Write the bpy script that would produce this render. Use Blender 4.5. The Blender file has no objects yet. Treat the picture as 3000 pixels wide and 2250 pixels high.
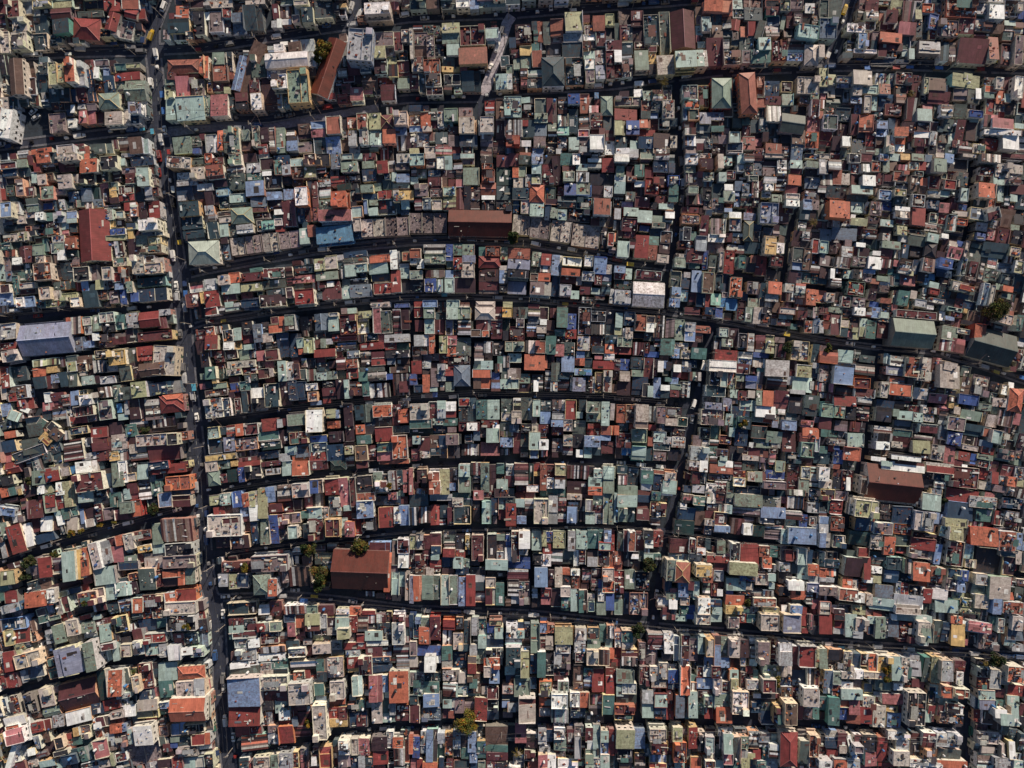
import bpy, math, random, re
import numpy as np
from mathutils import Vector
random.seed(7)
S = bpy.context.scene
COL = S.collection
# ---------------------------------------------------------------- camera, sky, sun
PX = 0.15                 # metres per photo pixel on the ground (photo frame 3000 x 2250)
CAMH = 300.0
cd = bpy.data.cameras.new('camera'); cam = bpy.data.objects.new('camera', cd); COL.objects.link(cam)
cam.location = (0, 0, CAMH); cam.rotation_euler = (0, 0, 0)
cd.sensor_width = 36; cd.lens = 36 * CAMH / (3000 * PX); cd.clip_start = 1; cd.clip_end = 5000
S.camera = cam
SUN_EL, SUN_AZ = 25.0, 27.0     # azimuth measured clockwise from the top of the photo
W = bpy.data.worlds.new('World'); S.world = W; W.use_nodes = True
nt = W.node_tree; nt.nodes.clear()
sky = nt.nodes.new('ShaderNodeTexSky'); sky.sky_type = 'NISHITA'; sky.sun_disc = False
sky.sun_elevation = math.radians(SUN_EL); sky.sun_rotation = math.radians(SUN_AZ)
sky.air_density = 1.0; sky.dust_density = 0.9; sky.ozone_density = 3.0
bg = nt.nodes.new('ShaderNodeBackground'); bg.inputs[1].default_value = 0.06
wo = nt.nodes.new('ShaderNodeOutputWorld')
nt.links.new(sky.outputs[0], bg.inputs[0]); nt.links.new(bg.outputs[0], wo.inputs[0])
ld = bpy.data.lights.new('sun', 'SUN'); ld.energy = 5.0; ld.angle = math.radians(1.4); ld.color = (1.0, 0.84, 0.66)
sun = bpy.data.objects.new('sun', ld); COL.objects.link(sun)
el, az = math.radians(SUN_EL), math.radians(SUN_AZ)
SD = Vector((math.sin(az) * math.cos(el), math.cos(az) * math.cos(el), math.sin(el)))
sun.rotation_euler = SD.to_track_quat('Z', 'Y').to_euler(); sun.location = SD * 400
S.view_settings.view_transform = 'Standard'; S.view_settings.look = 'None'
S.view_settings.exposure = 0.30; S.view_settings.gamma = 1
S.render.resolution_x = 1024; S.render.resolution_y = 768
KALB = (1.0, 1.08, 1.14)      # inverse of the light a level surface gets, so that colours come out as noted

# ---------------------------------------------------------------- materials
def lin(c):
    return tuple((x / 255 / 12.92) if x / 255 <= 0.04045 else ((x / 255 + 0.055) / 1.055) ** 2.4 for x in c)
def nodes(name):
    m = bpy.data.materials.new(name); m.use_nodes = True
    return m, m.node_tree, m.node_tree.nodes['Principled BSDF']
def N(t, kind, **kw):
    n = t.nodes.new(kind)
    for k, v in kw.items():
        if isinstance(k, str) and hasattr(n, k): setattr(n, k, v)
    return n
def attr(t):
    a = N(t, 'ShaderNodeAttribute'); a.attribute_name = 'tint'; return a
def noise(t, scale, detail=3, vec=None, rough=0.6):
    n = N(t, 'ShaderNodeTexNoise'); n.inputs['Scale'].default_value = scale
    n.inputs['Detail'].default_value = detail; n.inputs['Roughness'].default_value = rough
    if vec: t.links.new(vec, n.inputs['Vector'])
    return n
def mapr(t, src, a, b, c, d):
    n = N(t, 'ShaderNodeMapRange'); t.links.new(src, n.inputs[0])
    for i, v in enumerate((a, b, c, d)): n.inputs[1 + i].default_value = v
    return n
def mixc(t, kind, fac, a, b):
    n = N(t, 'ShaderNodeMix'); n.data_type = 'RGBA'; n.blend_type = kind
    for sock, v in ((n.inputs[0], fac), (n.inputs[6], a), (n.inputs[7], b)):
        if isinstance(v, bpy.types.NodeSocket): t.links.new(v, sock)
        elif isinstance(v, (int, float)): sock.default_value = v if sock == n.inputs[0] else (v, v, v, 1)
        else: sock.default_value = (*v, 1)
    return n
def geo_pos(t):
    return N(t, 'ShaderNodeNewGeometry').outputs['Position']
def mat_sheet():
    m, t, b = nodes('roof_sheet'); a = attr(t); p = geo_pos(t)
    uv = N(t, 'ShaderNodeUVMap'); uv.uv_map = 'UVMap'
    br = N(t, 'ShaderNodeTexBrick'); t.links.new(uv.outputs[0], br.inputs[0])
    br.offset = 0.5; br.inputs['Scale'].default_value = 1.0; br.inputs['Mortar Size'].default_value = 0.03
    br.inputs['Brick Width'].default_value = 0.86; br.inputs['Row Height'].default_value = 2.6
    br.inputs['Color1'].default_value = (1.12, 1.12, 1.12, 1); br.inputs['Color2'].default_value = (0.86, 0.86, 0.86, 1)
    br.inputs['Mortar'].default_value = (0.62, 0.6, 0.6, 1)
    c = mixc(t, 'MULTIPLY', 0.75, a.outputs['Color'], br.outputs[0])
    n1 = noise(t, 0.35, 4, p); r1 = mapr(t, n1.outputs[0], 0.3, 0.7, 0.72, 1.22)
    c = mixc(t, 'MULTIPLY', 0.8, c.outputs[2], r1.outputs[0])
    # streaks down the slope
    mp = N(t, 'ShaderNodeMapping'); t.links.new(uv.outputs[0], mp.inputs[0]); mp.inputs['Scale'].default_value = (2.6, 0.28, 1)
    n2 = noise(t, 1.0, 3, mp.outputs[0]); r2 = mapr(t, n2.outputs[0], 0.35, 0.7, 0.8, 1.15)
    c = mixc(t, 'MULTIPLY', 0.7, c.outputs[2], r2.outputs[0])
    # rust and grime where the alpha of the tint says so
    n3 = noise(t, 1.1, 5, p, 0.7); r3 = mapr(t, n3.outputs[0], 0.44, 0.66, 0, 0.9)
    mu = N(t, 'ShaderNodeMath'); mu.operation = 'MULTIPLY'
    t.links.new(r3.outputs[0], mu.inputs[0]); t.links.new(a.outputs['Alpha'], mu.inputs[1])
    c = mixc(t, 'MIX', mu.outputs[0], c.outputs[2], (0.085, 0.045, 0.035))
    t.links.new(c.outputs[2], b.inputs['Base Color']); b.inputs['Roughness'].default_value = 0.55
    b.inputs['Specular IOR Level'].default_value = 0.35
    wv = N(t, 'ShaderNodeTexWave'); wv.inputs['Scale'].default_value = 1.4; wv.inputs['Distortion'].default_value = 0.4
    t.links.new(uv.outputs[0], wv.inputs[0])
    bp = N(t, 'ShaderNodeBump'); bp.inputs['Strength'].default_value = 0.25; bp.inputs['Distance'].default_value = 0.05
    t.links.new(wv.outputs[1], bp.inputs['Height']); t.links.new(bp.outputs[0], b.inputs['Normal'])
    return m
def mat_rough(name, s1, s2, lo, hi, dark=None, rough=0.9):
    m, t, b = nodes(name); a = attr(t); p = geo_pos(t)
    n1 = noise(t, s1, 5, p, 0.65); r1 = mapr(t, n1.outputs[0], 0.3, 0.7, lo, hi)
    c = mixc(t, 'MULTIPLY', 1.0, a.outputs['Color'], r1.outputs[0])
    n2 = noise(t, s2, 4, p, 0.7); r2 = mapr(t, n2.outputs[0], 0.5, 0.66, 0, 0.65)
    if dark: c = mixc(t, 'MIX', r2.outputs[0], c.outputs[2], dark)
    t.links.new(c.outputs[2], b.inputs['Base Color']); b.inputs['Roughness'].default_value = rough
    b.inputs['Specular IOR Level'].default_value = 0.2
    return m
def mat_plain(name, col, rough=0.5, spec=0.5, metal=0.0):
    m, t, b = nodes(name); p = geo_pos(t); n1 = noise(t, 3.0, 3, p); r = mapr(t, n1.outputs[0], 0.3, 0.7, 0.85, 1.12)
    c = mixc(t, 'MULTIPLY', 1.0, col, r.outputs[0]); t.links.new(c.outputs[2], b.inputs['Base Color'])
    b.inputs['Roughness'].default_value = rough; b.inputs['Specular IOR Level'].default_value = spec; b.inputs['Metallic'].default_value = metal
    return m
M_WALL = mat_rough('painted_plaster', 0.8, 1.3, 0.68, 1.15, (0.16, 0.14, 0.13))
M_SHEET = mat_sheet()
M_DECK = mat_rough('concrete_deck', 0.6, 0.8, 0.65, 1.3, (0.07, 0.06, 0.06))
M_GLASS = mat_plain('window_glass', (0.03, 0.035, 0.04), 0.2, 0.6)
M_PAINT = mat_rough('painted_metal', 2.0, 3.0, 0.9, 1.1, None, 0.4)
M_ASPH = mat_rough('asphalt', 0.25, 0.9, 0.7, 1.3, (0.03, 0.03, 0.032))
M_EARTH = mat_rough('packed_ground', 0.15, 0.7, 0.6, 1.4, (0.025, 0.025, 0.028))
M_RUBBLE = mat_rough('rubble', 1.3, 0.45, 0.35, 1.6, (0.05, 0.04, 0.042))
M_LEAF = mat_rough('foliage', 0.6, 1.4, 0.6, 1.35, None, 0.75)
M_BARK = mat_plain('bark', (0.09, 0.065, 0.045), 0.9, 0.2)
MATS = [M_WALL, M_SHEET, M_DECK, M_GLASS, M_PAINT, M_ASPH, M_EARTH, M_RUBBLE, M_LEAF, M_BARK]
WALL, SHEET, DECK, GLASS, PAINT, ASPH, EARTH, RUBBLE, LEAF, BARK = range(10)

# ---------------------------------------------------------------- mesh collector
class MB:
    def __init__(s): s.v = []; s.f = []; s.m = []; s.c = []; s.uv = []
    def face(s, pts, m, col, a=0.0, uv=None):
        i = len(s.v); s.v.extend(pts); n = len(pts); s.f.append(tuple(range(i, i + n))); s.m.append(m)
        s.c.extend([(col[0], col[1], col[2], a)] * n)
        s.uv.extend(uv if uv else [(0, 0)] * n)
    def build(s, name, parent=None, origin=(0, 0, 0)):
        me = bpy.data.meshes.new(name)
        o_ = np.array(origin, float); v = np.array(s.v, float) - o_
        me.from_pydata(v.tolist(), [], s.f)
        used = sorted(set(s.m)); rem = {k: i for i, k in enumerate(used)}
        for k in used: me.materials.append(MATS[k])
        me.polygons.foreach_set('material_index', [rem[k] for k in s.m])
        ca = me.color_attributes.new('tint', 'FLOAT_COLOR', 'CORNER'); ca.data.foreach_set('color', np.array(s.c, np.float32).ravel())
        ul = me.uv_layers.new(name='UVMap'); ul.data.foreach_set('uv', np.array(s.uv, np.float32).ravel())
        ob = bpy.data.objects.new(name, me); COL.objects.link(ob)
        if parent: ob.parent = parent
        else: ob.location = origin
        return ob
def jit(c, a=0.08):
    k = 1 + random.uniform(-a, a)
    return tuple(max(0.004, x * k * (1 + random.uniform(-a, a) * 0.4)) for x in c)
class Frame:      # local frame: x right, y up in plan, rotated by ang
    def __init__(s, cx, cy, ang): s.cx, s.cy = cx, cy; s.c, s.s = math.cos(ang), math.sin(ang); s.ang = ang
    def P(s, x, y, z): return (s.cx + x * s.c - y * s.s, s.cy + x * s.s + y * s.c, z)
def boxf(mb, F, x0, x1, y0, y1, z0, z1, m, col, top=None, tm=None, a=0.0, bottom=False):
    P = F.P; b = [P(x0, y0, z0), P(x1, y0, z0), P(x1, y1, z0), P(x0, y1, z0)]; t = [P(x0, y0, z1), P(x1, y0, z1), P(x1, y1, z1), P(x0, y1, z1)]
    for i in range(4):
        j = (i + 1) % 4; mb.face([b[i], b[j], t[j], t[i]], m, col, a)
    mb.face(t, m if tm is None else tm, top or col, a, [(x0, y0), (x1, y0), (x1, y1), (x0, y1)])
    if bottom: mb.face(b[::-1], m, col, a)
def cyl(mb, F, x, y, r, z0, z1, m, col, n=10, r2=None):
    r2 = r if r2 is None else r2
    B = [F.P(x + r * math.cos(6.2832 * k / n), y + r * math.sin(6.2832 * k / n), z0) for k in range(n)]
    T = [F.P(x + r2 * math.cos(6.2832 * k / n), y + r2 * math.sin(6.2832 * k / n), z1) for k in range(n)]
    for k in range(n):
        j = (k + 1) % n; mb.face([B[k], B[j], T[j], T[k]], m, col)
    mb.face(T, m, col)
def tube(mb, pts, r, m, col, n=5):
    rings = []
    for i, p in enumerate(pts):
        d = Vector(pts[min(i + 1, len(pts) - 1)]) - Vector(pts[max(i - 1, 0)]); d.normalize()
        u = d.cross(Vector((0, 0, 1))); u = u.normalized() if u.length > 0.05 else Vector((1, 0, 0)); w = d.cross(u)
        rr = r[i] if isinstance(r, (list, tuple)) else r
        rings.append([tuple(Vector(p) + rr * (u * math.cos(6.2832 * k / n) + w * math.sin(6.2832 * k / n))) for k in range(n)])
    for A, B in zip(rings, rings[1:]):
        for k in range(n):
            j = (k + 1) % n; mb.face([A[k], A[j], B[j], B[k]], m, col)
def empty(name, loc):
    o = bpy.data.objects.new(name, None); o.location = loc; o.empty_display_size = 1; COL.objects.link(o); return o
def tag(o, label=None, cat=None, group=None, kind=None):
    if label: o['label'] = label
    if cat: o['category'] = cat
    if group: o['group'] = group
    if kind: o['kind'] = kind
def world(u, v, h=0.0):
    k = PX * (CAMH - h) / CAMH
    return ((u - 1500) * k, (1125 - v) * k)
# ---------------------------------------------------------------- streets (photo pixels, width px)
AVE = 'avenue'
STREETS = [
 ('avenue', 50, 1, [(540,-220),(478,0),(447,81),(446,140),(453,190),(459,244),(469,353),(480,430),(488,505),(507,667),(526,803),(540,954),(553,1117),(570,1250),(581,1350),(590,1450),(598,1600),(610,1720),(637,1800),(645,1950),(647,2070),(672,2250),(690,2480)]),
 ('street', 38, 1, [(-240,180),(0,163),(200,152),(400,148),(600,138),(790,108),(1000,75),(1200,50),(1500,38),(1800,14),(2100,-8),(3240,-80)]),
 ('street', 30, 1, [(-240,450),(0,428),(190,405),(400,380),(465,367),(600,350),(790,348),(870,333),(1030,306),(1200,290),(1400,287),(1530,265),(1800,250),(1960,228),(2130,208)]),
 ('street', 34, 1, [(2130,208),(2400,195),(2670,192),(3000,202),(3240,210)]),
 ('street', 40, 1, [(2570,-220),(2490,0),(2468,81),(2447,136),(2425,197)]),
 ('pavement', 22, 3, [(478,392),(600,376),(800,372),(885,356),(1040,326),(1110,316)]),
 ('pale_lane', 30, 2, [(1500,46),(1485,68),(1450,180),(1417,280)]),
 ('lane', 14, 0, [(850,-220),(790,0),(765,100)]), ('lane', 28, 0, [(1090,-220),(1045,0),(1020,72)]),
 ('street', 28, 1, [(530,808),(600,792),(763,762),(925,735),(1061,721),(1200,708),(1363,703),(1553,712),(1742,745),(1800,762),(1960,782)]),
 ('lane', 9, 0, [(1960,782),(2150,802),(2330,832),(2600,866),(2790,812)]),
 ('street', 20, 1, [(545,962),(600,945),(735,925),(844,906),(1061,883),(1200,872),(1390,870),(1553,878),(1800,901),(1935,912),(2071,933),(2234,962),(2400,995),(2563,1017),(2739,1030),(2861,1068),(3000,1117),(3240,1200)]),
 ('street', 18, 0, [(565,1245),(600,1236),(844,1202),(1007,1187),(1200,1168),(1390,1156),(1800,1166),(2030,1190)]),
 ('lane', 13, 0, [(585,1438),(763,1412),(898,1393),(1088,1378),(1200,1364),(1500,1353),(1800,1353),(1998,1372)]),
 ('street', 16, 0, [(598,1625),(763,1607),(900,1587),(1088,1568),(1200,1556),(1500,1548),(1800,1540),(1963,1556),(2125,1585),(2400,1605)]),
 ('lane', 9, 0, [(2490,1600),(2550,1612),(2725,1650),(2861,1670),(3000,1686),(3240,1720)]),
 ('street', 25, 1, [(612,1752),(850,1742),(1000,1757),(1200,1783),(1300,1787),(1550,1797),(1750,1817),(1860,1830),(2125,1850),(2400,1880),(2725,1902),(3000,1922),(3240,1942)]),
 ('street', 17, 0, [(660,2216),(870,2186),(1000,2150),(1100,2132),(1200,2125),(1500,2122),(1800,2116),(2200,2116),(2400,2127),(2700,2134),(2850,2140)]),
 ('street', 13, 0, [(-240,965),(0,935),(100,927),(244,912),(380,905),(530,893)]), ('lane', 10, 0, [(-240,1100),(0,1062),(68,1052),(244,1030),(407,1014),(540,1003)]),
 ('lane', 7, 0, [(90,1155),(244,1133),(380,1117),(550,1107)]), ('lane', 10, 0, [(75,1058),(105,1165),(112,1185),(50,1300),(62,1400),(40,1480)]),
 ('street', 22, 0, [(-240,1730),(0,1645),(163,1592),(300,1556),(450,1515),(592,1478)]),
 ('lane', 12, 0, [(75,1636),(65,1750),(115,1830),(140,1990)]), ('lane', 7, 0, [(300,1792),(430,1742),(585,1718)]),
 ('lane', 12, 0, [(-240,2080),(0,2040),(163,1992),(270,1966),(430,1932),(640,1926)]), ('lane', 8, 0, [(0,2200),(180,2140),(340,2085),(420,2060)]),
 ('lane', 6, 0, [(0,1230),(130,1240),(300,1250),(420,1235),(565,1230)]), ('lane', 7, 0, [(90,1420),(240,1395),(430,1345),(575,1330)]),
 ('alley', 7, 0, [(1405,295),(1400,450),(1408,625)]), ('lane', 16, 0, [(1984,240),(1992,450),(2000,560),(1982,667),(1968,775),(1952,905)]),
 ('alley', 7, 0, [(2101,450),(2099,565)]), ('lane', 12, 0, [(2329,215),(2355,350),(2359,450),(2342,612),(2312,680),(2296,830)]),
 ('lane', 11, 0, [(2890,212),(2870,350),(2855,450),(2845,560),(2834,694),(2790,812)]),
 ('alley', 6, 0, [(1384,880),(1380,1156)]), ('alley', 7, 0, [(1541,885),(1527,1155)]), ('alley', 6, 0, [(1207,880),(1203,1160)]), ('alley', 6, 0, [(1692,895),(1665,1158)]),
 ('lane', 22, 0, [(2088,945),(2068,1040),(2045,1150),(2025,1210),(2012,1310),(1985,1420),(1955,1570),(1935,1680),(1912,1825)]),
 ('lane', 11, 0, [(2584,1025),(2568,1117),(2557,1200),(2546,1320),(2514,1365),(2481,1540),(2454,1700),(2440,1870)]),
 ('lane', 8, 0, [(2744,905),(2738,1028)]), ('alley', 7, 0, [(1012,1820),(1020,2140)]), ('alley', 6, 0, [(1294,1800),(1290,2118)]),
 ('alley', 8, 0, [(1478,1805),(1465,2118)]), ('alley', 8, 0, [(1677,1820),(1668,2118)]), ('alley', 8, 0, [(1868,1850),(1866,2112)]),
 ('lane', 20, 0, [(2845,1922),(2835,2050),(2838,2250),(2840,2480)]), ('alley', 6, 0, [(1418,1560),(1418,1786)]), ('alley', 5, 0, [(1554,1555),(1552,1792)]),
 ('alley', 8, 0, [(2128,1592),(2125,1850)]), ('alley', 8, 0, [(2278,1600),(2275,1760)]), ('alley', 6, 0, [(1343,1160),(1348,1350)]), ('alley', 6, 0, [(1465,1165),(1466,1350)]), ('alley', 6, 0, [(1615,1165),(1612,1352)]),
]
ANG = [(100,150,-4),(500,200,-2),(900,180,-4),(1500,150,-3),(2000,120,-3),(2700,100,3),(100,500,-6),(300,750,-4),(600,450,-5),(900,550,-4),(1500,400,0),(1200,300,-2),(2100,450,1),(2600,400,3),(2900,500,6),
 (640,830,-9),(1000,740,-6),(1400,690,0),(1600,740,5),(1900,800,5),(2400,800,6),(2850,800,12),(150,1000,-7),(350,1000,-6),(700,1080,-7),(1000,1050,-4),(1400,1000,0),(1700,1000,2),(1950,1050,3),(2250,1080,5),(2600,1150,6),(2900,1200,12),
 (200,1220,-8),(450,1230,-6),(120,1420,-13),(400,1400,-7),(700,1400,-7),(1000,1400,-4),(1450,1450,0),(1750,1450,2),(2000,1450,5),(2300,1500,3),(2600,1500,7),(2900,1500,9),
 (100,1650,-18),(350,1650,-13),(550,1650,-4),(750,1680,-3),(1050,1680,2),(1450,1680,0),(1800,1700,1),(2250,1720,2),(2600,1720,6),(2900,1750,5),(100,1950,-15),(300,1950,-13),(520,1950,-4),(750,1980,-4),(1000,2000,-3),(1400,2000,0),(1800,2000,1),(2300,2000,1),(2700,2000,3),(2950,2000,4),
 (100,2150,-14),(350,2200,-12),(540,2200,-5),(760,2200,-4),(1200,2200,0),(2400,2200,2),(2800,2200,4)]
_A = np.array(ANG, float)
def angle_at(u, v):
    d = (_A[:, 0] - u) ** 2 + (_A[:, 1] - v) ** 2 + 900
    w = 1 / d ** 1.5
    return float((w * _A[:, 2]).sum() / w.sum())
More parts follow.
